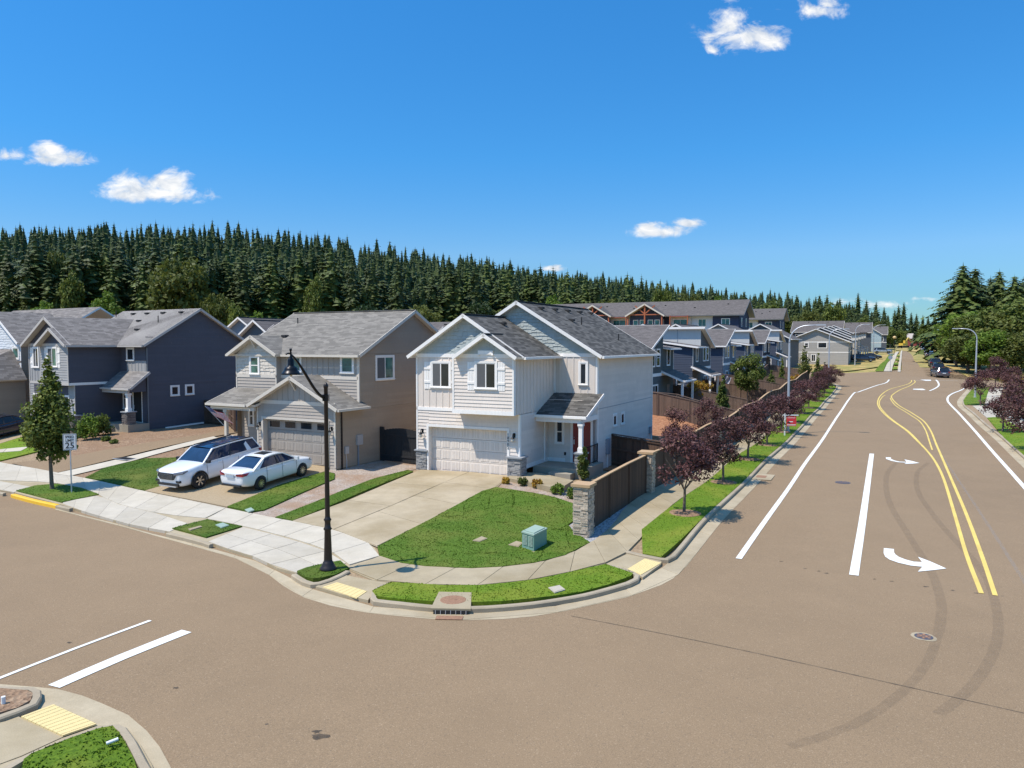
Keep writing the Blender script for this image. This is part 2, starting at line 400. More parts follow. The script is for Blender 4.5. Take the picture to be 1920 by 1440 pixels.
M['leaf_olive'] = leafm('olive_leaves', [(.05, .07, .013), (.125, .15, .028), (.23, .24, .055)])
M['leaf_dark'] = leafm('dark_leaves', [(.012, .03, .010), (.03, .06, .016), (.06, .10, .025)])
M['leaf_orange'] = leafm('orange_leaves', [(.35, .10, .02), (.50, .30, .03), (.55, .45, .05)])
M['conifer'] = leafm('conifer_needles', [(.012, .024, .006), (.042, .066, .013), (.105, .135, .028)], .08)
M['conifer2'] = leafm('conifer_needles_light', [(.025, .045, .008), (.075, .11, .018), (.15, .185, .035)], .1)
M['tuft'] = leafm('ornamental_grass', [(.35, .22, .05), (.45, .32, .08), (.30, .28, .06)])
M['straw'] = groundm('straw_grass', [(.36, .25, .10), (.50, .35, .14), (.42, .30, .11)], 3, 4, .4, (.2, .2, .06))
M['hill'] = groundm('forest_floor', [(.02, .035, .012), (.03, .05, .016), (.05, .07, .025)], 3, 1.5, .4)
# ------------------------------------------------------------------ sky with a few fair weather clouds (by direction)
def build_sky():
    tc = wn.new('ShaderNodeTexCoord'); sx = wn.new('ShaderNodeSeparateXYZ'); wl.new(tc.outputs['Generated'], sx.inputs[0])
    def m(op, a, b=None, c=None):
        n = wn.new('ShaderNodeMath'); n.operation = op
        for i, v in enumerate((a, b, c)):
            if v is None: continue
            if isinstance(v, (int, float)): n.inputs[i].default_value = v
            else: wl.new(v, n.inputs[i])
        return n.outputs[0]
    yy = m('MAXIMUM', sx.outputs[1], .05)
    u = m('DIVIDE', sx.outputs[0], yy); w = m('DIVIDE', sx.outputs[2], yy)
    cb = wn.new('ShaderNodeCombineXYZ'); wl.new(u, cb.inputs[0]); wl.new(w, cb.inputs[1])
    def nz(sc, det, ro, off=(0, 0, 0), sq=(1, 1.6, 1)):
        mp = wn.new('ShaderNodeMapping'); mp.inputs['Scale'].default_value = sq; mp.inputs['Location'].default_value = off
        wl.new(cb.outputs[0], mp.inputs[0]); n = wn.new('ShaderNodeTexNoise'); n.inputs['Scale'].default_value = sc
        n.inputs['Detail'].default_value = det; n.inputs['Roughness'].default_value = ro; n.inputs['Distortion'].default_value = .6
        wl.new(mp.outputs[0], n.inputs['Vector']); return n.outputs['Fac']
    n1 = nz(22, 8, .62); n2 = nz(55, 6, .6, (3, 1, 0)); n3 = nz(30, 5, .6, (7, 4, 0))
    # px, py, half width, half height, strength
    blobs = [(278, 366, 92, 17, 1.05), (262, 352, 55, 22, 1.0), (318, 346, 40, 24, 1.0), (105, 300, 55, 15, .95), (92, 288, 30, 18, .95), (10, 293, 38, 13, .8),
             (1398, 70, 80, 26, .85), (1368, 52, 38, 34, .85), (1440, 78, 45, 20, .8), (1335, 95, 30, 12, .6), (1535, 22, 42, 20, .85), (1548, 8, 26, 14, .9), (1410, 15, 25, 8, .35), (1465, 18, 20, 5, .4),
             (1238, 436, 55, 12, 1.0), (1215, 432, 30, 12, 1.0), (1292, 418, 24, 9, .8), (1035, 503, 22, 6, .9), (1660, 570, 60, 9, .55), (1580, 562, 40, 10, .5), (1725, 560, 40, 6, .45)]
    tot = None
    for px, py, a, b, s_ in blobs:
        d = ray(px, py); u0, w0 = d.x/d.y, d.z/d.y; a *= 1.2/FPX; b *= 1.25/FPX
        du = m('MULTIPLY', m('SUBTRACT', u, u0), 1/a); dw = m('SUBTRACT', w, w0)
        # flatter below than above
        dw = m('MAXIMUM', m('MULTIPLY', dw, 1/(b*1.15)), m('MULTIPLY', dw, -1/(b*.8)))
        r = m('SQRT', m('ADD', m('MULTIPLY', du, du), m('MULTIPLY', dw, dw)))
        v = m('MULTIPLY', m('MAXIMUM', m('SUBTRACT', 1.35, r), 0), s_)
        tot = v if tot is None else m('MAXIMUM', tot, v)
    e = m('ADD', tot, m('MULTIPLY', m('SUBTRACT', n1, .5), 2.3)); e = m('ADD', e, m('MULTIPLY', m('SUBTRACT', n2, .5), .7))
    mr = wn.new('ShaderNodeMapRange'); mr.interpolation_type = 'SMOOTHSTEP'; mr.inputs['From Min'].default_value = .32; mr.inputs['From Max'].default_value = 1.1
    wl.new(e, mr.inputs[0])
    cov = m('MULTIPLY', mr.outputs[0], m('MINIMUM', m('MULTIPLY', tot, 4), 1))
    cov = m('MULTIPLY', cov, .96)
    bw = wn.new('ShaderNodeValToRGB'); bw.color_ramp.elements[0].position = .35; bw.color_ramp.elements[0].color = (.60, .66, .74, 1)
    bw.color_ramp.elements[1].position = .6; bw.color_ramp.elements[1].color = (.98, .97, .95, 1); wl.new(n3, bw.inputs[0])
    sc = wn.new('ShaderNodeVectorMath'); sc.operation = 'SCALE'; sc.inputs[3].default_value = CLOUDK; wl.new(bw.outputs[0], sc.inputs[0])
    hs = wn.new('ShaderNodeHueSaturation'); hs.inputs['Saturation'].default_value = 1.25; hs.inputs['Value'].default_value = 1.0; wl.new(sky.outputs[0], hs.inputs['Color'])
    mx = wn.new('ShaderNodeMix'); mx.data_type = 'RGBA'; wl.new(cov, mx.inputs[0]); 
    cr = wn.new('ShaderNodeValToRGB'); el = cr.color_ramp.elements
    st = [(0, (.22, .40, .58)), (.06, (.29, .48, .66)), (.115, (.44, .62, .80)), (.237, (.34, .75, .97)), (.43, (.38, .90, 1.12)), (.62, (1.7, 1.72, 1.62)), (1, (2.4, 2.15, 1.9))]  # upper stops over-brighten the sky above the frame as added fill light
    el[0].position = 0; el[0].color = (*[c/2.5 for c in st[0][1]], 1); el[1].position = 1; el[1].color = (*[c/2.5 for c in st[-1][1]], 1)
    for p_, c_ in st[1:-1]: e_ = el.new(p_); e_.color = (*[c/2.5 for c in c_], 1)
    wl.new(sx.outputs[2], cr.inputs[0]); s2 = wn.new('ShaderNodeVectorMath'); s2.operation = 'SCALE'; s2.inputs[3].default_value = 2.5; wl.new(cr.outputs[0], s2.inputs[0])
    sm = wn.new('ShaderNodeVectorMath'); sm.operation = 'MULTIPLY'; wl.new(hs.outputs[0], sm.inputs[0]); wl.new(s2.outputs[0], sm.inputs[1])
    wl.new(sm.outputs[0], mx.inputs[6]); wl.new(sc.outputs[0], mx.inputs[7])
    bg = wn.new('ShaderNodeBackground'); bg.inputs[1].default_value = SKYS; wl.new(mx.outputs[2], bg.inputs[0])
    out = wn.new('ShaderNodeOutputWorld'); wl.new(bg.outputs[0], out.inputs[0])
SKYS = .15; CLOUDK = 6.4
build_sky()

# ------------------------------------------------------------------ ground, roads, pavements
def crom(pts, step=.5, closed=False):
    P = [Vector((p[0], p[1], 0)) for p in pts]; n = len(P); out = []
    rng = range(n if closed else n-1)
    for i in rng:
        p0 = P[(i-1) % n] if (closed or i > 0) else P[0]*2-P[1]
        p1 = P[i]; p2 = P[(i+1) % n]; p3 = P[(i+2) % n] if (closed or i+2 < n) else P[n-1]*2-P[n-2]
        L = (p2-p1).length; k = max(1, int(L/step))
        for j in range(k):
            t = j/k; t2 = t*t; t3 = t2*t
            q = .5*((2*p1)+(-p0+p2)*t+(2*p0-5*p1+4*p2-p3)*t2+(-p0+3*p1-3*p2+p3)*t3)
            out.append((q.x, q.y))
    if not closed: out.append((P[-1].x, P[-1].y))
    return out
def resamp(pts, n):
    P = np.array([(p[0], p[1]) for p in pts]); s = np.r_[0, np.cumsum(np.hypot(*(P[1:]-P[:-1]).T))]
    q = np.linspace(0, s[-1], n+1); return np.c_[np.interp(q, s, P[:, 0]), np.interp(q, s, P[:, 1])]
def patch(name, pts, dz, mat, res=2.0, skirt=.0, parent=None, kind='structure', label=None, tufts=None, cat=None):
    bm = bmesh.new(); vs = [bm.verts.new((p[0], p[1], 0)) for p in pts]; bm.faces.new(vs)
    bmesh.ops.triangulate(bm, faces=bm.faces[:])
    if bm.faces and sum(f.normal.z for f in bm.faces) < 0: bmesh.ops.reverse_faces(bm, faces=bm.faces[:])
    xs = [p[0] for p in pts]; ys = [p[1] for p in pts]
    def cut(c0, c1, no, ax):
        k = math.ceil(c0/res)*res
        while k < c1:
            co = (k, 0, 0) if ax == 0 else (0, k, 0)
            bmesh.ops.bisect_plane(bm, geom=bm.verts[:]+bm.edges[:]+bm.faces[:], plane_co=co, plane_no=no); k += res
    if res < 90: cut(min(xs), max(xs), (1, 0, 0), 0); cut(min(ys), max(ys), (0, 1, 0), 1)
    co = np.array([v.co[:2] for v in bm.verts]); z = hts(co)+dz
    for v, zz in zip(bm.verts, z): v.co.z = zz
    nb = len(bm.verts)
    if skirt:
        be = [e for e in bm.edges if len(e.link_faces) == 1]
        r = bmesh.ops.extrude_edge_only(bm, edges=be)
        for g in r['geom']:
            if isinstance(g, bmesh.types.BMVert): g.co.z -= skirt
    if tufts:
        dens, hh, seed = tufts; rr = random.Random(seed)
        tris = [f for f in bm.faces if abs(f.normal.z) > .5]
        for f in tris:
            A = f.calc_area(); n = int(A*dens+rr.random()); a, b, c = [v.co for v in f.verts[:3]]
            if len(f.verts) != 3: bits = [(f.verts[0].co, f.verts[i].co, f.verts[i+1].co) for i in range(1, len(f.verts)-1)]
            else: bits = [(a, b, c)]
            for _ in range(n):
                a, b, c = rr.choice(bits); s_, t_ = rr.random(), rr.random()
                if s_+t_ > 1: s_, t_ = 1-s_, 1-t_
                p = a+(b-a)*s_+(c-a)*t_
                th = rr.uniform(0, pi); L = hh*rr.uniform(.5, 1.3); w = rr.uniform(.012, .03)
                d = Vector((cos(th)*w, sin(th)*w, 0)); ln = Vector((rr.uniform(-1, 1)*L*.7, rr.uniform(-1, 1)*L*.7, L))
                v = [bm.verts.new(p-d), bm.verts.new(p+d), bm.verts.new(p+ln)]; bm.faces.new(v)
    me = bpy.data.meshes.new(name); bm.to_mesh(me); bm.free(); me.materials.append(mat)
    at = me.attributes.new('panel', 'FLOAT', 'POINT'); at.data.foreach_set('value', [.9]*len(me.vertices))
    o = bpy.data.objects.new(name, me); COL.objects.link(o)
    if parent: o.parent = parent
    else: tag(o, label, cat, None, kind)
    return o
def offset(pl, d):
    out = []; n = len(pl)
    for i in range(n):
        a = pl[max(i-1, 0)]; b = pl[min(i+1, n-1)]; tx, ty = b[0]-a[0], b[1]-a[1]; L = hypot(tx, ty) or 1
        out.append((pl[i][0]-ty/L*d, pl[i][1]+tx/L*d))
    return out
def sweep(name, pl, prof, mat, parent=None, label=None, joints=None, kind='structure', base=0):
    """profile: (offset to the left of travel, z)"""
    mb = MB(); rows = []
    lines = [offset(pl, o) for o, _ in prof]
    zz = hts(pl)
    for i in range(len(pl)): rows.append([(lines[k][i][0], lines[k][i][1], zz[i]+base+prof[k][1]) for k in range(len(prof))])
    for i in range(len(pl)-1):
        for k in range(len(prof)-1): mb.face([rows[i][k], rows[i+1][k], rows[i+1][k+1], rows[i][k+1]])
    mb.face(rows[0]); mb.face(rows[-1][::-1])
    o = mb.build(name, mat, parent, weld=True, auto=35)
    if not parent: tag(o, label, None, None, kind)
    return o
def strip(name, L, R, mat, dz, panel, parent=None, gap=.012, cross=1, skirt=.2, label=None, kind='structure', seed=1):
    """pavement made of separate slabs between two edge lines"""
    rr = random.Random(seed)
    Lp = [(p[0], p[1]) for p in L]; Rp = [(p[0], p[1]) for p in R]
    ln = sum(hypot(Lp[i+1][0]-Lp[i][0], Lp[i+1][1]-Lp[i][1]) for i in range(len(Lp)-1))
    rn = sum(hypot(Rp[i+1][0]-Rp[i][0], Rp[i+1][1]-Rp[i][1]) for i in range(len(Rp)-1))
    n = max(1, round((ln+rn)/2/panel)); A = resamp(Lp, n); B = resamp(Rp, n)
    mb = MB(); vals = []
    for i in range(n):
        for c in range(cross):
            s0, s1 = c/cross, (c+1)/cross
            q = [A[i]+(B[i]-A[i])*s0, A[i+1]+(B[i+1]-A[i+1])*s0, A[i+1]+(B[i+1]-A[i+1])*s1, A[i]+(B[i]-A[i])*s1]
            cen = sum(q)/4; q = [p+(cen-p)*min(.3, gap/max(.05, np.hypot(*(cen-p)))*1.4) for p in q]
            z = hts(q)+dz; top = [(p[0], p[1], zz) for p, zz in zip(q, z)]; val = rr.random()
            ar = sum(top[k][0]*top[(k+1) % 4][1]-top[(k+1) % 4][0]*top[k][1] for k in range(4))
            if ar < 0: top = top[::-1]
            mb.face(top); vals += [val]*4
            bt = [(p[0], p[1], p[2]-skirt) for p in top]
            for k in range(4): mb.face([top[k], bt[k], bt[(k+1) % 4], top[(k+1) % 4]]); vals += [val*.8]*4
    o = mb.build(name, mat, parent); me = o.data
    at = me.attributes.new('panel', 'FLOAT', 'POINT'); at.data.foreach_set('value', vals)
    if not parent: tag(o, label, None, None, kind)
    return o
def g2(pts): return [(v.x, v.y) for v in Gs(pts)]
RDIR = Vector((.4446, .8957)); RN = Vector((-.8957, .4446))    # along road B and to its left
def rb(s, t):  # point on road B frame: s metres to the right of the left kerb line, t along
    p0 = Vector((5.55, 25.3)); p = p0+RDIR*t-RN*s; return (p.x, p.y)

# big sheets
def grid_sheet(name, xs, ys, dz, mat):
    X, Y = np.meshgrid(xs, ys); q = np.c_[X.ravel(), Y.ravel()]; z = np.concatenate([hts(q[i:i+20000]) for i in range(0, len(q), 20000)])+dz
    nx, ny = len(xs), len(ys); idx = np.arange(nx*ny).reshape(ny, nx)
    f = np.stack([idx[:-1, :-1], idx[:-1, 1:], idx[1:, 1:], idx[1:, :-1]], -1).reshape(-1, 4)
    me = bpy.data.meshes.new(name); me.from_pydata(np.c_[q, z].tolist(), [], f.tolist()); me.materials.append(mat); me.shade_smooth()
    o = bpy.data.objects.new(name, me); COL.objects.link(o); return tag(o, kind='structure')
grid_sheet('ground', np.r_[-3000, -1500, -800, -500, np.arange(-300, 330, 3.0), 500, 900, 1600, 3500], np.r_[-300, -100, np.arange(-30, 340, 3.0), 380, 450, 600, 900, 1400, 2500, 6000], -.16, M['field'])

# carriageways (one sheet: the side street, the crossing and the road that runs away to the right)
def far_road(px): return G(*px)
KR = [(1990, 925), (1920, 862), (1880, 825), (1847, 798), (1823, 776), (1807, 763), (1804, 753), (1811, 742), (1818, 734), (1822, 728)]   # kerb line on the right hand side
rp = [(-75, -12), (45, -12), (45, 20)] + [(35, 31)] + g2([(p[0]+.5, p[1]) for p in KR]) + [rb(26, 84), rb(60, 96), rb(60, 116), rb(12, 119)]
rp += [(.513*d+6-d*.012, d) for d in (150, 170, 200, 250, 292)] + [(.513*292-2, 297)]
rp += [(.513*d+.6, d) for d in (292, 250, 200, 170, 145)] + [rb(-3, 122), rb(-24, 116), rb(-26, 108), rb(-5, 107), rb(-.4, 98)]
rp += [rb(-.4, 70), rb(-.4, 40), rb(-.4, 10), rb(-1.5, -2), (1, 20.5), (-3, 21.5), (-7, 24), (-14, 30), (-25, 38), (-40, 48), (-56, 60), (-75, 70)]
patch('road_asphalt', rp, 0, M['asphalt'], 1.6)
# the land of the house lots
lot = g2([(1199, 1075), (1140, 1075), (900, 1085), (740, 1090), (690, 1095), (640, 1085), (560, 1075)]) + g2([(500, 1050), (380, 1008), (250, 985), (120, 945), (20, 925), (0, 918)]) + [(-52, 63), (-80, 82), (-80, 120), (-30, 180), (0, 150), rb(-40, 112), rb(-25, 107), rb(-5, 106), rb(-.6, 98), rb(-.4, 70), rb(-.4, 40), rb(-.4, 10), rb(-.4, 1)]
patch('lot_soil', lot, .06, M['soil'], 2.0)
# side lane between the taupe and the slate house
lane = g2([(20, 872), (100, 892), (240, 858), (380, 826), (455, 812), (470, 795), (380, 818), (250, 838), (120, 862)])
patch('side_lane', lane, .125, M['asphalt'], 1.0)
patch('lane_apron', g2([(100, 893), (131, 897), (250, 868), (345, 842), (415, 826), (400, 822), (300, 846), (235, 862)]), .14, M['conc_new'], 1.0)
pd = thing('drain_cover', 'flat dark storm drain grate set in the pale edge of the side lane', 'drain cover', G(234, 865)+Vector((0, 0, .15)), radians(-30))
mb = MB(); mb.box((-.65, -.35, 0), (.65, .35, .02)); mb.build('frame', M['steel'], pd)
mb = MB()
for i in range(9): mb.box((-.55+i*.13, -.28, .02), (-.49+i*.13, .28, .035))
mb.build('grate', M['blackmat'], pd)

# pavement along the side street
upA = [(-25, 862), (0, 870.6), (60, 881), (131, 895), (190, 907), (269, 925), (349, 941.6), (424, 957.5), (512, 976), (546, 982), (600, 992), (636, 1002.5), (665, 1012), (690, 1023), (702.5, 1032), (712, 1049)]
loA = [(-25, 918), (0, 922.5), (28, 927), (75, 940), (118, 951), (215, 980), (285, 999), (322, 1003), (388, 1020), (430, 1035), (480, 1050), (510, 1063), (530, 1075), (552, 1080), (600, 1076), (655, 1071)]
def splitline(pl, a, b):  # portion of a pixel polyline between image columns a and b
    out = []
    for i in range(len(pl)-1):
        (x0, y0), (x1, y1) = pl[i], pl[i+1]
        for x in (a, b):
            if x0 <= x < x1: out.append((x, y0+(y1-y0)*(x-x0)/(x1-x0)))
        if a <= x1 <= b: out.append((x1, y1))
    out = sorted(set(out)); return out
strip('pavement', crom(g2(splitline(upA, -25, 424)), .6), crom(g2([(-60, 895), (0, 905), (60, 918)][:2]+[(45, 906), (118, 912), (190, 934), (215, 948), (300, 968), (385, 977)]), .6), M['conc_new'], .13, 1.6, seed=3, cross=1)
strip('pavement', crom(g2(splitline(upA, 424, 712)), .5), crom(g2([(388, 978), (456, 992), (520, 1008), (575, 1024), (625, 1043), (655, 1066)]), .5), M['conc_new'], .13, 1.6, seed=5, cross=1)
# driveway aprons down to the street
def quadstrip(name, a, b, mat, dz, panel, **k): return strip(name, g2(a), g2(b), mat, dz, panel, **k)
quadstrip('driveway_apron', [(118, 914), (190, 935), (300, 969), (323, 998)][:3]+[(352, 986)], [(118, 949), (165, 966), (250, 990), (318, 1002)], M['conc_new'], .11, 1.6, seed=8)
quadstrip('driveway_apron', [(456, 993), (520, 1009), (575, 1025), (625, 1044), (650, 1062)], [(390, 1021), (430, 1035), (480, 1050), (520, 1070), (556, 1080)], M['conc_new'], .11, 1.6, seed=9, cross=2)
quadstrip('driveway_apron', [(-60, 893), (0, 906), (60, 917)], [(-60, 912), (0, 922), (26, 927)], M['conc_new'], .11, 1.6, seed=10)
patch('pavement_bed', g2([(-30, 864)]+upA[1:]+[(655, 1071), (556, 1080), (520, 1070), (480, 1050), (430, 1035), (388, 1020), (322, 1003), (215, 980), (118, 951), (28, 927), (-30, 918)]), .095, M['conc'], 1.5, skirt=.2)
# corner pavement
inC = [(712, 1049), (753, 1063), (797, 1069), (884, 1073), (942, 1070), (1001, 1063), (1059, 1048.5), (1106, 1024), (1147, 992), (1240, 936)]
inC2 = g2(inC[:-1]) + [rb(-3.55, t) for t in (6, 12, 20, 30, 40, 50, 62, 72, 84, 96, 104)]
outC = [(655, 1074), (700, 1094), (732, 1098), (826, 1105), (902, 1105), (942, 1101), (1001, 1094), (1059, 1082), (1100, 1072), (1135, 1062), (1178, 1040)]
outC2 = g2(outC) + [rb(-1.85, t) for t in (6, 12, 20, 30, 40, 50, 62, 72, 84, 96, 104)]
strip('pavement', crom(inC2, .6), crom(outC2, .6), M['conc'], .13, 1.55, seed=12)
patch('pavement_bed', inC2+outC2[::-1], .10, M['conc'], 1.5, skirt=.2)
# ramps with the yellow tactile pads
patch('kerb_ramp', g2([(640, 1082), (700, 1094), (735, 1099), (700, 1118), (690, 1131), (640, 1120), (592, 1105), (628, 1090)]), .09, M['conc'], 1, skirt=.1)
patch('kerb_ramp', g2([(1135, 1063), (1180, 1041), (1240, 1057), (1240, 1062), (1205, 1088), (1190, 1079)]), .09, M['conc'], 1, skirt=.1)
def pad(label, pts, nx=14, ny=8):
    P = [v+Vector((0, 0, .105)) for v in Gs(pts)]; o = thing('tactile_pad', label, 'tactile paving', P[0], 0, 'yellow tactile pads at the kerb ramps')
    q = [p-P[0] for p in P]; mb = MB(); mb.prism(q, (0, 0, -.03))
    for i in range(nx):
        for j in range(ny):
            a, b = (i+.5)/nx, (j+.5)/ny
            p = q[0]*(1-a)*(1-b)+q[1]*a*(1-b)+q[2]*a*b+q[3]*(1-a)*b
            mb.lathe([(.028, 0), (.018, .010), (0, .011)], p, 6)
    mb.build('domed_plate', M['tactile'], o)
pad('yellow bumpy pad on the kerb ramp beside the black lamp post', [(605, 1107), (632, 1098), (688, 1115), (669, 1128)])
pad('yellow bumpy pad on the kerb ramp at the end of the plum tree verge', [(1176, 1073), (1209, 1053), (1240, 1061), (1202, 1083.5)])
pad('yellow bumpy pad on the near kerb ramp at bottom left', [(40, 1353), (100, 1330), (181, 1367), (118, 1389)], 18, 10)

# kerbs (travel so that the verge is on the left)
KP = [(0, -.02), (0, .12), (.03, .15), (.16, .15), (.16, .05)]
def kerb(pts, mat='kerb', close=False, world=False, name='kerb', prof=KP):
    pl = crom(pts if world else g2(pts), .35, close)
    if close: pl.append(pl[0])
    return sweep(name, pl, prof, M[mat])
islands = {}
# face lines, listed left to right as seen from the street
kerb([(-40, 921), (-10, 928), (5, 931)])
kerb([(20, 933), (60, 944), (99.5, 952.7), (104, 954)], 'yellowkerb', name='yellow_kerb', prof=[(0, -.02), (0, .13), (.03, .16), (.18, .16), (.18, .05)])
kerb([(104, 954), (118, 957.5), (130, 960)])
kerb([(311, 1007), (345, 1015), (381, 1025), (392, 1029)])
kerb([(546, 1086), (566, 1099), (582, 1104), (600, 1103), (623, 1096), (645, 1086), (657, 1079)])
crn = [(712, 1104), (697, 1116), (694, 1130), (700, 1136), (750, 1142), (811, 1148.5), (884, 1150.5), (942.5, 1147.5), (1000, 1142), (1050, 1134.6), (1100, 1125.5), (1143.7, 1114), (1181.7, 1102.5), (1197, 1095), (1200, 1087), (1190, 1080), (1150, 1067)]
kerb(crn)
cornerL = g2([(1172, 1042), (1200, 1049), (1235, 1056), (1253, 1057), (1267, 1050)]) + [rb(0, t) for t in (4.5, 8, 14, 20, 28, 36, 46, 56, 66, 76, 86, 94)] + [rb(-.6, 99), rb(-2.5, 103.5), rb(-5, 105)]
kerb(cornerL, world=True)
# gutter pans
gut_in = g2([(104, 954), (130, 961), (215, 981), (285, 1001), (311, 1007), (345, 1015), (381, 1025), (420, 1036), (480, 1052), (520, 1072), (546, 1086), (566, 1099), (582, 1104), (620, 1115), (665, 1128), (700, 1138), (750, 1143), (811, 1149), (884, 1151.5), (942.5, 1148.5), (1000, 1143), (1050, 1135.6), (1100, 1126.5), (1143.7, 1115), (1181.7, 1103.5), (1205, 1086), (1235, 1068), (1260, 1057)]) + [rb(0, t) for t in (4.5, 8, 14, 20, 28, 36, 46, 56, 66, 76, 86, 94)] + [rb(-.6, 99), rb(-2.5, 103.5)]
gut_out = g2([(103, 955.5), (131, 963), (215, 984), (284, 1003), (310, 1010), (343, 1019), (381, 1030), (420, 1041), (467, 1055), (500, 1075), (530, 1098), (550, 1110), (571, 1121), (620, 1136), (655, 1143), (690, 1149.5), (738, 1154.5), (808, 1161), (884, 1163), (945, 1161), (1000, 1156), (1059, 1146), (1117, 1133), (1176, 1120), (1210, 1108), (1240, 1097), (1262, 1085), (1287, 1062)]) + [rb(.5, t) for t in (5.5, 9, 14, 20, 28, 36, 46, 56, 66, 76, 86, 94)] + [rb(0, 99.3), rb(-2, 104)]
strip('gutter', crom(gut_in, .5), crom(gut_out, .5), M['gutter'], .012, 2.6, seed=20, skirt=.05)
patch('gutter_bed', crom(gut_in, 1.5)+crom(gut_out, 1.5)[::-1], .005, M['gutter'], 2)

# lawns and verges
def lawn(label, pts, mat='grass', dz=.15, world=False, dens=80, smooth=False, name='grass', hh=.024):
    q = pts if world else g2(pts)
    if smooth: q = crom(q, .5, True)
    return patch(name, q, dz, M[mat], 1.0, .12, kind='stuff', label=label, tufts=(dens, hh, len(label)), cat='grass')
lawn('lawn in front of the greige corner house', inC[:8]+[(1075, 1003), (1040, 1004.8), (1065, 990), (1077, 982), (1078, 951), (1040, 938), (1001, 930), (950, 922), (931, 919), (905, 926), (820, 973), (745, 1012), (708, 1032)], dens=230)
lawn('curved grass verge on the street corner', [(697.5, 1117), (732.5, 1100), (830, 1106), (902, 1106), (942.5, 1102.5), (1001, 1095.5), (1059, 1083.5), (1100, 1073.5), (1135, 1066), (1180, 1077), (1188, 1083), (1181.7, 1089), (1141, 1105), (1088, 1119.5), (1050, 1125), (1001, 1131), (939.6, 1137), (884, 1138.5), (810, 1137), (750, 1132.7), (705, 1127)], 'grass2', dens=230)
lawn('tiny patch of grass round the foot of the black lamp post', [(557, 1079), (575, 1072), (605, 1065), (638, 1059), (646, 1066), (655, 1073), (628, 1086), (602, 1092), (587, 1093), (571, 1090)], dens=140)
lawn('small square of grass between the two driveways', [(323, 997), (388, 980), (454.4, 993), (387, 1014)], dens=120)
lawn('grass round the street tree and the speed limit sign', [(30.6, 925), (65.6, 915.5), (105, 912), (153, 920), (186, 932), (116, 947)], dens=100)
lawn('lawn left of the white utility vehicle', [(160, 900), (197, 881.6), (273, 864), (340, 862), (350, 880), (310.7, 914), (271, 925.3)], dens=150)
lawn('grass strip right of the white saloon car', [(426, 955.6), (520, 916), (612, 889), (628, 893), (627, 903), (560, 932), (495, 962), (470, 965)], dens=150)
lawn('grass strip left of the corner house driveway', [(516, 976), (600, 943), (700, 903), (765, 886), (775, 889), (740, 903), (640, 945), (550, 982)], dens=150)
lawn('bright grass at the far left beside the black car', [(-30, 862), (-30, 828), (20, 826), (52, 820), (70, 838), (72, 850), (40, 858), (0, 868)], 'grass2', dens=25)
strip('garden_path', g2([(-30, 850), (0, 847), (55, 842)]), g2([(-30, 856), (0, 853), (40, 850)]), M['conc_new'], .17, 1.5)
verge = [rb(-.18, t) for t in (1.4, 4, 8, 12, 18, 24, 30, 38, 46, 56, 66, 76, 86, 93)] + [rb(-.7, 98), rb(-1.2, 101), rb(-1.85, 102)] + [rb(-1.83, t) for t in (93, 82, 68, 56, 46, 36, 26, 16, 8, 2.2)] + g2([(1205, 1045), (1240, 1052)])
lawn('long grass verge under the row of plum trees', verge, 'grass2', world=True, dens=80)
# ground cover beds
def bed(name, pts, mat, dz=.09, world=False, **k): return patch(name, pts if world else g2(pts), dz, M[mat], 1.0, .05, **k)
bed('bark_bed', [(928, 921), (945, 898), (1000, 905), (1075, 915), (1090, 905), (1090, 960), (1078, 985), (1040, 1006), (1080, 1005), (1076, 950), (1040, 938), (1001, 930)], 'gravel')
bed('gravel_bed', [(1040, 1005), (1077, 982), (1112, 986), (1150, 950), (1215, 905), (1262, 872), (1300, 880), (1243, 934), (1180, 975), (1108, 1022), (1075, 1003)], 'gravel_grey')
bed('gravel_bed', [(470, 966), (495, 962), (560, 932), (627, 903), (628, 893), (612, 886), (640, 884), (690, 866), (740, 862), (783, 868), (784, 882), (765, 886), (700, 903), (600, 943), (516, 976)], 'gravel')
bed('bark_bed', [(120, 900), (160, 901), (200, 882), (275, 864), (345, 862), (345, 840), (250, 866)], 'bark')
bed('bark_bed', [(100, 862), (180, 860), (300, 838), (430, 812), (440, 795), (340, 800), (278, 805), (215, 815), (130, 805), (100, 820)], 'bark', dz=.1)
yard = [rb(-4.6, 16), rb(-4.6, 32)] + [loc2w(H1W, 8.6, 3), loc2w(H1W, 8.6, 14.6), loc2w(H1W, 0, 14.6), loc2w(H1W, 0, 20)] + [(9, 60), (13, 59.1), (17.3, 57)]
patch('back_yard_bark', [(17, 56.8), (13, 58.8), (6, 62.5), loc2w(H1W, 1, 15), loc2w(H1W, 8.7, 14.8), loc2w(H1W, 8.7, 5), rb(-4.5, 12), rb(-4.5, 22), rb(-4.5, 30)][::1], .12, M['barkred'], 1.5)

# driveways
strip('driveway', g2([(788, 885.5), (770, 893), (680, 933.5), (600, 965), (548, 983)]), g2([(880, 889.6), (780, 934), (680, 977), (626, 999)]), M['conc_drive'], .145, 3.3, seed=30)
strip('driveway', g2([(880.5, 889.6), (780.7, 934), (680.7, 977), (626.7, 999.2)]), g2([(955, 897), (928, 921), (840, 964), (750, 1009), (707, 1031)]), M['conc_drive'], .145, 3.3, seed=31)
patch('driveway_bed', g2([(788, 885.5), (680, 933.5), (548, 983), (626, 1000), (708, 1032), (830, 969), (928, 922), (956, 897)]), .12, M['conc_drive'], 2)
patch('driveway', g2([(272, 925), (310, 914), (352, 884), (430, 872), (480, 862), (496, 864), (620, 876), (612, 888), (520, 916), (426, 956)]), .145, M['aggregate'], 1.5, .1)
patch('driveway', g2([(-40, 842), (0, 836), (45, 822), (60, 815), (130, 808), (100, 795), (-60, 800)]), .16, M['aggregate'], 2)

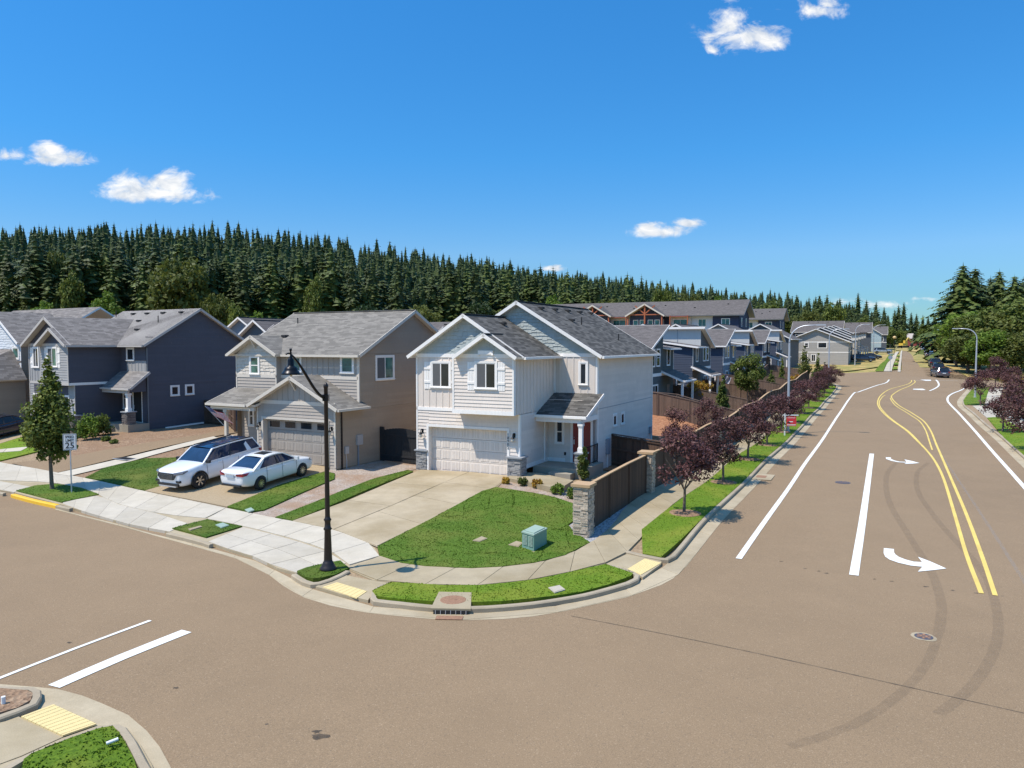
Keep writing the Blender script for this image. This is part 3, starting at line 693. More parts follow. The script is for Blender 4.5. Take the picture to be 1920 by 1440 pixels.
# painted lines
def ribbon(name, pts, w, mat='white', dz=.014, world=False, smooth=True, w2=None, ends=None):
    pl = pts if world else g2(pts)
    pl = crom(pl, .8) if smooth else [tuple(p) for p in resamp(pl, max(2, int(hypot(pl[-1][0]-pl[0][0], pl[-1][1]-pl[0][1])/1.5)))]
    A = offset(pl, w/2); B = offset(pl, -w/2); za = hts(A)+dz; zb = hts(B)+dz; mb = MB()
    for i in range(len(pl)-1): mb.face([(*B[i], zb[i]), (*B[i+1], zb[i+1]), (*A[i+1], za[i+1]), (*A[i], za[i])])
    o = mb.build(name, M[mat]); return tag(o, kind='structure')
W1 = [(1385, 1048), (1470, 928), (1545, 820), (1597, 742), (1610, 735), (1625, 729.5), (1645, 722.5), (1658, 719), (1664, 716), (1667, 712)]
ribbon('white_edge_line', W1, .2)
ribbon('white_lane_line', [(1601, 1079), (1619, 964), (1634.5, 851)], .27)
ribbon('white_edge_line', [(1960, 958), (1920, 913), (1880, 868), (1826, 806), (1797, 774), (1785, 762), (1777, 752), (1778, 744), (1786, 738), (1800, 732.5), (1809, 728)], .22)
ribbon('white_lane_line', [(1743, 733), (1754, 728), (1760, 723), (1759, 717), (1755, 712.5)], .22)
ribbon('white_stop_line', [(101, 1288), (230, 1232), (350, 1184)], .36)
ribbon('white_thin_line', [(-20, 1280), (0, 1272), (140, 1217), (282, 1164)], .11)
ribbon('white_thin_line', [(1712, 713), (1795, 714)], .12)
ribbon('yellow_line', [(1840, 1113), (1812, 1040), (1790, 965), (1770, 900), (1756, 870), (1742, 850), (1726, 833), (1700, 808), (1672, 788), (1655, 773), (1647, 762), (1646, 752), (1652, 741), (1666, 731), (1690, 724), (1704, 719.5), (1709, 715.5), (1709, 713)], .13, 'yellow')
ribbon('yellow_line', [(1866, 1117), (1840, 1040), (1810, 960), (1780, 890), (1757, 837), (1745, 808), (1732, 790), (1712, 776), (1685, 760), (1672, 746), (1674, 740), (1686, 732), (1705, 724), (1713, 719), (1716, 716), (1714, 713)], .13, 'yellow')
ribbon('yellow_line', [(1737, 843.5), (1728, 834), (1706, 811), (1676, 789), (1660, 775), (1650.5, 763), (1649, 753), (1655, 744), (1660, 741)], .1, 'yellow')
ribbon('yellow_line', [(1748, 844), (1742, 826), (1735, 806), (1724, 790), (1705, 777), (1681, 762), (1672, 752), (1669, 746)], .1, 'yellow')
def arrow(pts, name='turn_arrow'):
    P = [(p[0], p[1]) for p in g2(pts)]; z = hts(P)+.015
    mb = MB(); mb.face([(*p, zz) for p, zz in zip(P, z)]); o = mb.build(name, M['white'])
    bm = bmesh.new(); bm.from_mesh(o.data); bmesh.ops.triangulate(bm, faces=bm.faces[:])
    for f in bm.faces:
        if f.normal.z < 0: f.normal_flip()
    bm.to_mesh(o.data); bm.free(); tag(o, kind='structure')
def ar(o, pts): return [(o[0]+x/3.789, o[1]+y/3.789) for x, y in pts]
arrow(ar((1560, 820), [(368, 789), (440, 796), (441, 820), (450, 835), (475, 852), (520, 870), (580, 886), (640, 889), (610, 851), (700, 885), (812, 935), (720, 946), (610, 957), (642, 922), (560, 914), (470, 893), (410, 872), (378, 850), (367, 825)]))
arrow(ar((1560, 820), [(382, 143), (418, 144), (420, 155), (445, 166), (480, 174), (530, 176), (514, 158), (570, 170), (622, 184), (570, 188), (514, 190), (530, 181), (470, 178), (420, 168), (384, 155)]))
arrow([(1712, 729.2), (1730, 729), (1736, 731.3), (1728, 731.6), (1712, 730.4)]); arrow([(1725, 712), (1745, 712.2), (1746, 714.2), (1736, 714)])
# skid marks, seams and cracks are real thin stains on the asphalt
def stainm(name, c, al, sc=(1, 1, 1)):
    m, t, b = nodes(name); f = noisen(t, coord(t, 'Object', sc), 3, 5, .7)
    b.inputs['Base Color'].default_value = rgb(c); b.inputs['Roughness'].default_value = .9
    r = t.nodes.new('ShaderNodeMapRange'); r.inputs[1].default_value = .35; r.inputs[2].default_value = .7; r.inputs[3].default_value = al*.35; r.inputs[4].default_value = al; t.links.new(f, r.inputs[0])
    t.links.new(r.outputs[0], b.inputs['Alpha']); return m
M['skid'] = stainm('tyre_mark', (.09, .07, .055), .15); M['seam'] = stainm('seam', (.04, .035, .03), .8); M['wear'] = stainm('pale_wear', (.36, .31, .26), .4)
ribbon('skid_mark', [(1680, 868), (1665, 885), (1661, 905), (1664, 930), (1675, 958), (1695, 990), (1720, 1030), (1745, 1070), (1760, 1110), (1766, 1145), (1760, 1185)], .26, 'skid', .009)
ribbon('skid_mark', [(1741, 868), (1722, 883), (1718, 905), (1725, 930), (1742, 955), (1765, 985), (1795, 1018), (1825, 1050), (1850, 1085), (1866, 1130), (1872, 1180), (1860, 1230), (1820, 1290), (1760, 1340)], .24, 'skid', .009)
ribbon('skid_mark', [(1760, 1185), (1740, 1240), (1690, 1300), (1600, 1360), (1480, 1400)], .22, 'skid', .009)
ribbon('road_seam', [(1070, 1155), (1250, 1190), (1450, 1232), (1700, 1288), (1940, 1342)], .035, 'seam', .007)
ribbon('road_seam', [(1500, 786), (1560, 787.5), (1627, 790)], .03, 'seam', .007)
ribbon('worn_strip', [(1730, 800), (1790, 890), (1850, 980), (1920, 1090), (1990, 1200)], .12, 'wear', .007)
def blotch(px, py, r, mat='seam', seed=1):
    c = G(px, py); rr = random.Random(seed); n = 14; pts = []
    for k in range(n):
        a = 2*pi*k/n; q = r*rr.uniform(.5, 1.2); pts.append((c.x+cos(a)*q*1.5, c.y+sin(a)*q, c.z+.004))
    mb = MB(); mb.face(pts); tag(mb.build('oil_spot', M[mat]), kind='structure')
rr = random.Random(4)
for k, (px, py, r) in enumerate([(600, 1381, .12), (594, 1372, .07), (1736, 1100, .06), (1786, 1107, .05), (1673, 1090, .05), (1640, 1086, .04), (1830, 1112, .05), (1880, 1118, .04), (500, 1358, .03), (330, 1290, .05), (130, 1205, .05), (1465, 1053, .05), (1510, 1066, .05), (1535, 1071, .05), (1550, 1075, .06)]): blotch(px, py, r, 'seam', k)
# patches of dark repair marks further up the road
for px, py in ((1693, 743), (1731, 756), (1733, 724), (1769, 726), (1620, 759), (1673, 763), (1708, 684)): ribbon('road_seam', [(px-5, py), (px, py+.15), (px+6, py)], .14, 'seam', .012)

# right hand side of the road and the near corner at bottom left
sweepR = crom(g2(KR[::-1]), .5)
sweep('kerb', [(x, y) for x, y in sweepR], KP, M['kerb'])
patch('kerb_pan', crom(g2(KR[::-1]), 1.0)+offset(crom(g2(KR[::-1]), 1.0), -.5)[::-1], .012, M['gutter'], 2)
land = g2(KR)+[rb(17, 84), rb(30, 86), rb(60, 94), (90, 100), (110, 60), (60, 40), (42, 33)]
patch('roadside_soil', land, .08, M['soil'], 3)
def off(pl, a, b): return offset(pl, a)+offset(pl, b)[::-1]
kr = g2(KR[::-1])
strip('pavement', offset(crom(kr, 1), 2.1), offset(crom(kr, 1), 3.7), M['conc_new'], .13, 1.6, seed=41)
patch('pavement_bed', off(crom(kr, 1.5), 2.05, 3.75), .11, M['conc'], 2)
lawn('grass verge on the right beyond the pale driveway', g2([(1808, 761), (1806, 753), (1812.5, 743), (1819, 735), (1826, 729), (1856, 727), (1850, 745), (1846, 762)]), 'grass2', world=True, dens=20)
lawn('grass verge under the plum trees at the right edge', g2([(1851, 786), (1872, 784), (1920, 808), (1960, 830), (2000, 880), (1990, 915), (1922, 860), (1882, 824)]), 'grass2', world=True, dens=40)
strip('driveway_apron', g2([(1823, 763), (1829, 768), (1850, 786)]), g2([(1858, 762), (1870, 770), (1905, 786)]), M['conc_new'], .15, 1.5, seed=44)
patch('planting_bed', [rb(20, 30), rb(20, 60), rb(19, 84), rb(34, 88), rb(45, 40)], .11, M['bark'], 3)
# near left corner
bl = [(-60, 1276), (-20, 1281), (0, 1284.5), (60, 1289), (110, 1294), (155, 1306), (190, 1320), (240, 1342), (275, 1372), (300, 1403), (320, 1440), (335, 1475)]
cl = crom(g2(bl), .3); far = [(-14, 4.5), (-30, 8), (-30, 14)]
Lb = [G(-120, 1330), G(-200, 1290)]
patch('near_corner_pavement', g2(bl)+g2([(340, 1520), (-100, 1600), (-400, 1450), (-300, 1285)]), .02, M['gutter'], .8)
patch('near_corner_pavement', g2([(-200, 1340), (0, 1335), (42, 1352), (98, 1329), (183, 1366), (222, 1366), (240, 1372), (262, 1400), (285, 1440), (300, 1480), (-200, 1560)]), .06, M['conc'], .8, .05)
patch('near_ramp', g2([(-100, 1400), (0, 1362), (42, 1352), (118, 1389), (40, 1425), (0, 1440), (-100, 1470)]), .075, M['conc'], .8, .05)
kerb([(-90, 1385), (-40, 1373), (0, 1361), (36, 1348), (70, 1333), (79, 1318), (78, 1306), (66, 1300), (40, 1300), (0, 1298), (-60, 1296)][::1], name='kerb')
patch('bark_bed', g2([(-90, 1378), (0, 1350), (34, 1340), (58, 1326), (62, 1313), (50, 1307), (0, 1303), (-90, 1300)]), .15, M['bark'], .6, .1)
kerb([(294, 1470), (276, 1440), (255, 1400), (238, 1377), (225, 1371), (210, 1372), (185, 1375), (130, 1396), (60, 1424), (30, 1440), (0, 1458)], name='kerb')
lawn('bright grass at the bottom left corner, pale pipe lying on it', [(45, 1440), (60, 1429), (130, 1400), (185, 1381), (212, 1376), (222, 1388), (236, 1410), (252, 1440), (262, 1475), (40, 1475)], 'grass2', dens=420, dz=.16, hh=.03)
# ------------------------------------------------------------------ house building kit
Z3 = Vector((0, 0, 1))
class Face:
    def __init__(s, O, U, N): s.O = Vector(O); s.U = Vector(U).normalized(); s.N = Vector(N).normalized()
    def p(s, u, z, d=0): return s.O+s.U*u+Z3*z+s.N*d
class House:
    def __init__(s, name, label, X, Y, z0, yaw, cat='house', group=None):
        s.o = thing(name, label, cat, (X, Y, z0), yaw, group); s.X, s.Y, s.z0, s.yaw = X, Y, z0, yaw
    def L(s, px, py, ax, val):
        """pixel -> local point on the plane axis=val ('u','v' or 'z')"""
        d = ray(px, py); c, n = cos(s.yaw), sin(s.yaw)
        o = Vector((-s.X, -s.Y, CH-s.z0)); o = Vector((o.x*c+o.y*n, -o.x*n+o.y*c, o.z)); d = Vector((d.x*c+d.y*n, -d.x*n+d.y*c, d.z))
        k = 'uvz'.index(ax); t = (val-o[k])/d[k]; return o+d*t
    def front(s, v=0): return Face((0, v, 0), (1, 0, 0), (0, -1, 0))
    def right(s, u): return Face((u, 0, 0), (0, 1, 0), (1, 0, 0))
    def left(s, u): return Face((u, 0, 0), (0, 1, 0), (-1, 0, 0))
    def back(s, v): return Face((0, v, 0), (1, 0, 0), (0, 1, 0))
    def fuz(s, px, py, v): q = s.L(px, py, 'v', v); return q.x, q.z
    def fvz(s, px, py, u): q = s.L(px, py, 'u', u); return q.y, q.z
def scan(poly, z, ax=1):
    o = 1-ax; xs = []
    n = len(poly)
    for i in range(n):
        a, b = poly[i], poly[(i+1) % n]
        if (a[ax] <= z) != (b[ax] <= z): xs.append(a[o]+(b[o]-a[o])*(z-a[ax])/(b[ax]-a[ax]))
    xs.sort(); return [(xs[i], xs[i+1]) for i in range(0, len(xs)-1, 2)]
def quad(mb, F, a, b, c, d):  # (u,z,d) corners, wound outward
    P = [F.p(*a), F.p(*b), F.p(*c), F.p(*d)]
    n = (P[1]-P[0]).cross(P[2]-P[0])
    if n.dot(F.N) < 0: P = P[::-1]
    mb.face(P)
def lap(mb, F, poly, ex=.176, pr=.028, base=0):
    z0 = min(p[1] for p in poly); z1 = max(p[1] for p in poly)
    cuts = sorted(set([round(p[1], 4) for p in poly]+[z0+k*ex for k in range(int((z1-z0)/ex)+2) if z0+k*ex < z1]))
    for a, b in zip(cuts[:-1], cuts[1:]):
        if b-a < .004: continue
        k = math.floor((a-z0+1e-6)/ex); fa = (a-z0)/ex-k; fb = min(1, (b-z0)/ex-k)
        A = scan(poly, a+1e-4); B = scan(poly, b-1e-4)
        for (l0, r0), (l1, r1) in zip(A, B):
            if r0-l0 > 2.2 and abs(l0-l1) < .3 and abs(r0-r1) < .3:
                js = [l0]; q_ = l0+1.0+(k*1.37+l0*.7) % 2.6
                while q_ < r0-.6: js.append(q_); q_ += 3.66
                js.append(r0)
                for ja, jb in zip(js[:-1], js[1:]):
                    ta = l1 if ja == l0 else ja; tb = r1 if jb == r0 else jb
                    quad(mb, F, (ja+.002, a, base+pr*(1-fa)), (jb-.002, a, base+pr*(1-fa)), (tb-.002, b, base+pr*(1-fb)+.002), (ta+.002, b, base+pr*(1-fb)+.002))
                if fa < .02: quad_under(mb, F, l0, r0, a, base, base+pr)
                continue
            quad(mb, F, (l0, a, base+pr*(1-fa)), (r0, a, base+pr*(1-fa)), (r1, b, base+pr*(1-fb)+.002), (l1, b, base+pr*(1-fb)+.002))
            if fa < .02: quad_under(mb, F, l0, r0, a, base, base+pr)
def quad_under(mb, F, l, r, z, d0, d1): mb.face([F.p(l, z, d0), F.p(r, z, d0), F.p(r, z, d1), F.p(l, z, d1)])
def flat(mb, F, poly, d=0):
    P = [F.p(u, z, d) for u, z in poly]
    n = sum(((P[i]-P[0]).cross(P[(i+1) % len(P)]-P[0]) for i in range(len(P))), Vector())
    if n.dot(F.N) < 0: P = P[::-1]
    mb.face(P)
def slabbox(mb, F, u0, z0, u1, z1, d0, d1):
    mb.obox(F.p((u0+u1)/2, (z0+z1)/2, (d0+d1)/2), F.U*abs(u1-u0)/2, F.N*(d1-d0)/2, Z3*abs(z1-z0)/2)
def battens(mb, F, poly, sp=.4, w=.05, d=.022, base=0):
    flat(mb, F, poly, base)
    us = [p[0] for p in poly]; u = math.ceil((min(us)+.04)/sp)*sp
    while u < max(us)-.03:
        for a, b in scan(poly, u, 0):
            if b-a > .05: slabbox(mb, F, u-w/2, a+.003, u+w/2, b-.02, base, base+d)
        u += sp
def shakes(mb, F, poly, ex=.19, seed=1):
    rr = random.Random(seed); flat(mb, F, poly, -.005); z0 = min(p[1] for p in poly); z1 = max(p[1] for p in poly); z = z0
    while z < z1-.05:
        zt = min(z+ex, z1-.01); ivs = scan(poly, max(z+.02, z0+.01)); ivt = scan(poly, zt)
        for k, (l, r) in enumerate(ivs):
            if k >= len(ivt): continue
            lt, rt = ivt[k]; u = l; wob = rr.uniform(0, 6)
            while u < r-.02:
                w = rr.uniform(.16, .32); u1 = min(u+w, r); zb = z+rr.choice((-.035, 0, .02, .035)); d = .022+rr.uniform(0, .012)
                a, b = max(u, lt-.05), min(u1, rt+.05)
                if b-a > .02:
                    quad(mb, F, (a+.004, max(zb, z0), d), (b-.004, max(zb, z0), d), (min(b, rt)-.004, zt, .004), (max(a, lt)+.004, zt, .004))
                    quad_under(mb, F, a+.004, b-.004, max(zb, z0), 0, d)
                u = u1
        z += ex
def wall(h_, name, F, items, label=None, parent=None):
    """items: list of (style, poly, matname)"""
    obs = []
    by = {}
    for st, poly, mn in items: by.setdefault(mn, []).append((st, poly))
    for mn, L in by.items():
        mb = MB()
        for st, poly in L:
            if st == 'lap': lap(mb, F, poly)
            elif st == 'bat': battens(mb, F, poly)
            elif st == 'shake': shakes(mb, F, poly, seed=len(poly)+int(poly[0][1]*10))
            else: flat(mb, F, poly)
        obs.append(mb.build(name, M[mn], parent or h_.o))
    return obs
def trims(h_, F, boxes, mat='trim', name='trim_board', d=.035, d0=-.01, parent=None):
    mb = MB()
    for b in boxes:
        u0, z0, u1, z1 = b[:4]; slabbox(mb, F, u0, z0, u1, z1, d0, b[4] if len(b) > 4 else d)
    return mb.build(name, M[mat], parent or h_.o)
def roofp(mb, pts, th=.13):
    """pts: eave a, eave b, ridge b, ridge a (any quad or triangle, first edge is the eave)"""
    P = [Vector(p) for p in pts]; e = (P[1]-P[0]).normalized(); n = (P[1]-P[0]).cross(P[-1]-P[0]).normalized()
    if n.z < 0: n = -n
    s = n.cross(e); s = s if s.z > 0 else -s
    uv = [((p-P[0]).dot(e)+P[0].x*.37+50, (p-P[0]).dot(s)+P[0].y*.21+50) for p in P]
    a = (P[1]-P[0]).cross(P[2]-P[0])
    if a.z < 0: P = P[::-1]; uv = uv[::-1]
    mb.mi = 0; mb.face(P, uv); mb.has = True
    Q = [p-n*th for p in P]; mb.mi = 1; mb.face(Q[::-1])
    for i in range(len(P)):
        j = (i+1) % len(P); mb.face([P[j], P[i], Q[i], Q[j]])
    mb.mi = 0
def fasc(mb, a, b, hgt=.17, w=.035, drop=.075):
    a = Vector(a); b = Vector(b); d = (b-a).normalized(); side = Vector((-d.y, d.x, 0)); side.normalize(); up = side.cross(d); up = up if up.z > 0 else -up
    mb.obox((a+b)/2-up*drop, d*((b-a).length/2+.01), side*w/2, up*hgt/2)
def gutter(mb, a, b): # box gutter along an eave
    mb.beam(Vector(a)-Z3*.075, Vector(b)-Z3*.075, .12, .12)
def window(h_, F, u0, z0, u1, z1, kind='slider', glass='glass', tm='trim', tw=.1, inset=0, parent=None, label=None, sill=True, screen=True, fm='trim'):
    u0, u1 = min(u0, u1), max(u0, u1); z0, z1 = min(z0, z1), max(z0, z1)
    mb = MB(); t = tw
    if t > 0:
        for b in ((u0-t, z0-t, u0, z1+t), (u1, z0-t, u1+t, z1+t), (u0, z1, u1, z1+t), (u0, z0-t, u1, z0)): slabbox(mb, F, *b, -.01, .062)
        if sill: slabbox(mb, F, u0-t-.03, z0-t*.55, u1+t+.03, z0-t*.2, .04, .10)
    o = mb.build('window', M[tm], parent or h_.o) if mb.v else None
    mb = MB(); f = .045
    for b in ((u0, z0, u0+f, z1), (u1-f, z0, u1, z1), (u0+f, z1-f, u1-f, z1), (u0+f, z0, u1-f, z0+f)): slabbox(mb, F, *b, -.01, .05)
    um, zm = (u0+u1)/2, (z0+z1)/2
    if kind == 'slider': slabbox(mb, F, um-.028, z0+f, um+.028, z1-f, -.01, .048)
    if kind == 'double': slabbox(mb, F, u0+f, zm-.028, u1-f, zm+.028, -.01, .048)
    fr = mb.build('sash', M[fm], o)
    mb = MB(); flat(mb, F, [(u0+f, z0+f), (u1-f, z0+f), (u1-f, z1-f), (u0+f, z1-f)], .034)
    mb.build('pane', M[glass], o)
    if screen and kind in ('slider', 'double'):
        mb = MB()
        q = (u0+f, z0+f, um-.028, z1-f) if kind == 'slider' else (u0+f, z0+f, u1-f, zm-.028)
        slabbox(mb, F, *q, .037, .041); mb.build('insect_screen', M['screen'], o)
    return o
def shutter(h_, F, u0, z0, u1, z1):
    mb = MB(); n = 3; w = (u1-u0)/n
    for i in range(n): slabbox(mb, F, u0+i*w+.006, z0, u0+(i+1)*w-.006, z1, 0, .03)
    hh = z1-z0
    for k in (.22, .72): slabbox(mb, F, u0, z0+hh*k, u1, z0+hh*k+.11, .03, .055)
    mb.build('shutter', M['trim'], h_.o)
def garage_door(h_, F, u0, u1, z1, mat='garage', rows=4, rec=.28, lights=False, tm='trim', tw=.13):
    slab = MB(); G0 = Face(F.O-F.N*rec, F.U, F.N); rh = z1/rows
    for r in range(rows):
        a, b = r*rh+.008, (r+1)*rh-.008; slabbox(slab, G0, u0, a, u1, b, -.04, 0)
        nb = 8 if not lights else 7
        pw = (u1-u0)/nb
        if lights and r == rows-1: continue
        for k in range(nb):
            x0 = u0+k*pw+.06; x1 = u0+(k+1)*pw-.04; m_ = 5; w = (x1-x0)/m_
            for j in range(m_): slabbox(slab, G0, x0+j*w+.006, a+.08, x0+(j+1)*w-.006, b-.07, 0, .014)
    o = slab.build('garage_door', M[mat], h_.o)
    if lights:
        pw = (u1-u0)/4; mb = MB(); mf = MB()
        for k in range(4):
            x0, x1 = u0+k*pw+.2, u0+(k+1)*pw-.2; a, b = z1-rh+.13, z1-.13
            slabbox(mf, G0, x0-.06, a-.06, x1+.06, b+.06, 0, .018); mg = MB(); slabbox(mg, G0, x0, a, x1, b, .018, .024); mg.build('door_light', M['glass'], o)
        mf.build('light_frame', M[mat], o)
    mb = MB()   # jamb returns and casing
    for b in ((u0-.02, 0, u0, z1), (u1, 0, u1+.02, z1), (u0-.02, z1, u1+.02, z1+.02)): slabbox(mb, F, *b, -rec-.02, .0)
    for b in ((u0-tw, 0, u0, z1+tw), (u1, 0, u1+tw, z1+tw), (u0, z1, u1, z1+tw)): slabbox(mb, F, *b, -.0, .05)
    mb.build('garage_casing', M[tm], h_.o)
def ledge(mb, F, u0, z0, u1, z1, seed=1, hh=.065):
    rr = random.Random(seed); z = z0
    while z < z1-.01:
        h1 = min(z1-z, rr.uniform(.6, 1.3)*hh); u = u0
        while u < u1-.005:
            w = rr.uniform(.10, .38); e = min(u1, u+w)
            if u1-e < .06: e = u1
            slabbox(mb, F, u+.003, z+.003, e-.003, z+h1-.004, -.03, rr.uniform(.012, .05)); u = e
        z += h1
def stonebox(parent, cx, cy, wx, wy, z0, z1, name='stone_base', mat='stonegrey', cap=True, capmat='stonecap', seed=1, over=.06, capth=.07):
    mb = MB()
    ledge(mb, Face((cx-wx/2, cy-wy/2, 0), (1, 0, 0), (0, -1, 0)), 0, z0, wx, z1, seed); ledge(mb, Face((cx+wx/2, cy-wy/2, 0), (0, 1, 0), (1, 0, 0)), 0, z0, wy, z1, seed+1)
    ledge(mb, Face((cx-wx/2, cy+wy/2, 0), (1, 0, 0), (0, 1, 0)), 0, z0, wx, z1, seed+2); ledge(mb, Face((cx-wx/2, cy-wy/2, 0), (0, 1, 0), (-1, 0, 0)), 0, z0, wy, z1, seed+3)
    o = mb.build(name, M[mat], parent)
    if cap: m2 = MB(); m2.box((cx-wx/2-over-.03, cy-wy/2-over-.03, z1), (cx+wx/2+over+.03, cy+wy/2+over+.03, z1+capth)); m2.build('cap', M[capmat], o)
    return o
def post(h_, cx, cy, z0, z1, w=.2, mat='trim'):
    mb = MB(); mb.box((cx-w/2, cy-w/2, z0), (cx+w/2, cy+w/2, z1))
    for a, b, e in ((z0, z0+.22, .04), (z1-.14, z1, .04), (z1-.2, z1-.17, .02), (z0+.22, z0+.26, .02)): mb.box((cx-w/2-e, cy-w/2-e, a), (cx+w/2+e, cy+w/2+e, b))
    mb.build('porch_post', M[mat], h_.o)
def wall_lamp(h_, F, u, z):
    mb = MB(); slabbox(mb, F, u-.06, z-.02, u+.06, z+.2, 0, .03)
    p = [F.p(u, z+.14, .03), F.p(u, z+.2, .12), F.p(u, z+.12, .2), F.p(u, z+.02, .2)]
    mb.tube(p, [.018]*4, 6); c = F.p(u, z-.05, .2); mb.lathe([(0, .09), (.05, .07), (.10, .0), (.1, -.015)], c, 10)
    o = mb.build('wall_lamp', M['black'], h_.o)
    mg = MB(); mg.lathe([(.075, -.015), (.08, -.09), (.07, -.19), (0, -.19)], c, 10); mg.build('lamp_glass', M['lampglass'], o, smooth=True)
def vent(h_, parent, p, slope, ang=0):
    mb = MB(); mb.obox(Vector(p)+Z3*.05, (.17, 0, 0), (0, .15*cos(slope), .15*sin(slope)), (0, -.05*sin(slope), .06)); return mb.build('roof_vent', M['blackmat'], parent)
M['lampglass'] = plain('lamp_glass', (.55, .52, .46), .12, 0, .05, 3)
def pipe(h_, parent, p, hh=.35):
    mb = MB(); mb.tube([Vector(p)-Z3*.1, Vector(p)+Z3*hh], .035, 7); mb.build('vent_pipe', M['blackmat'], parent)
def dspout(h_, a, b, mat='trim', w=.07):
    mb = MB(); mb.beam(a, b, w, w, up=(1, 0, 0)); return mb.build('downspout', M[mat], h_.o)
def gable2(parent, u0, u1, ze, za, v0, v1, roofmat, trimm, ov, au=None, clipL=None, name='roof', front=True, back=False, gutL=False, gutR=True):
    """gable roof with its ridge along v; u0,u1 eave tips (roof top surface), ze eave height, za apex"""
    au = (u0+u1)/2 if au is None else au
    mb = MB()
    L0 = (u0, ze) if clipL is None else (clipL, za-(au-clipL)*(za-ze)/(u1-au))
    roofp(mb, [(L0[0], v0, L0[1]), (L0[0], v1, L0[1]), (au, v1, za), (au, v0, za)])
    roofp(mb, [(u1, v0, ze), (u1, v1, ze), (au, v1, za), (au, v0, za)])
    o = mb.build(name, [M[roofmat], M[trimm]], parent)
    mt = MB()
    if front:
        fasc(mt, (L0[0], v0-.02, L0[1]), (au, v0-.02, za)); fasc(mt, (au, v0-.02, za), (u1, v0-.02, ze))
    if back: fasc(mt, (L0[0], v1+.02, L0[1]), (au, v1+.02, za)); fasc(mt, (au, v1+.02, za), (u1, v1+.02, ze))
    if gutR: gutter(mt, (u1+.05, v0-.02, ze), (u1+.05, v1+.02, ze))
    if gutL: gutter(mt, (L0[0]-.05, v0-.02, L0[1]), (L0[0]-.05, v1+.02, L0[1]))
    mt.build('fascia', M[trimm], o)
    mr = MB(); mr.beam((au, v0-.02, za+.012), (au, v1+.02, za+.012), .24, .03); mr.build('ridge_cap', M[roofmat+'cap'] if roofmat+'cap' in M else M[roofmat], o)
    return o
for k_ in ('1', '2', '3', '4'): M['roof'+k_+'cap'] = plain('ridge_cap_'+k_, {'1': (.075, .078, .085), '2': (.19, .18, .17), '3': (.16, .14, .13), '4': (.12, .115, .12)}[k_], .9, 0, .2, 8)

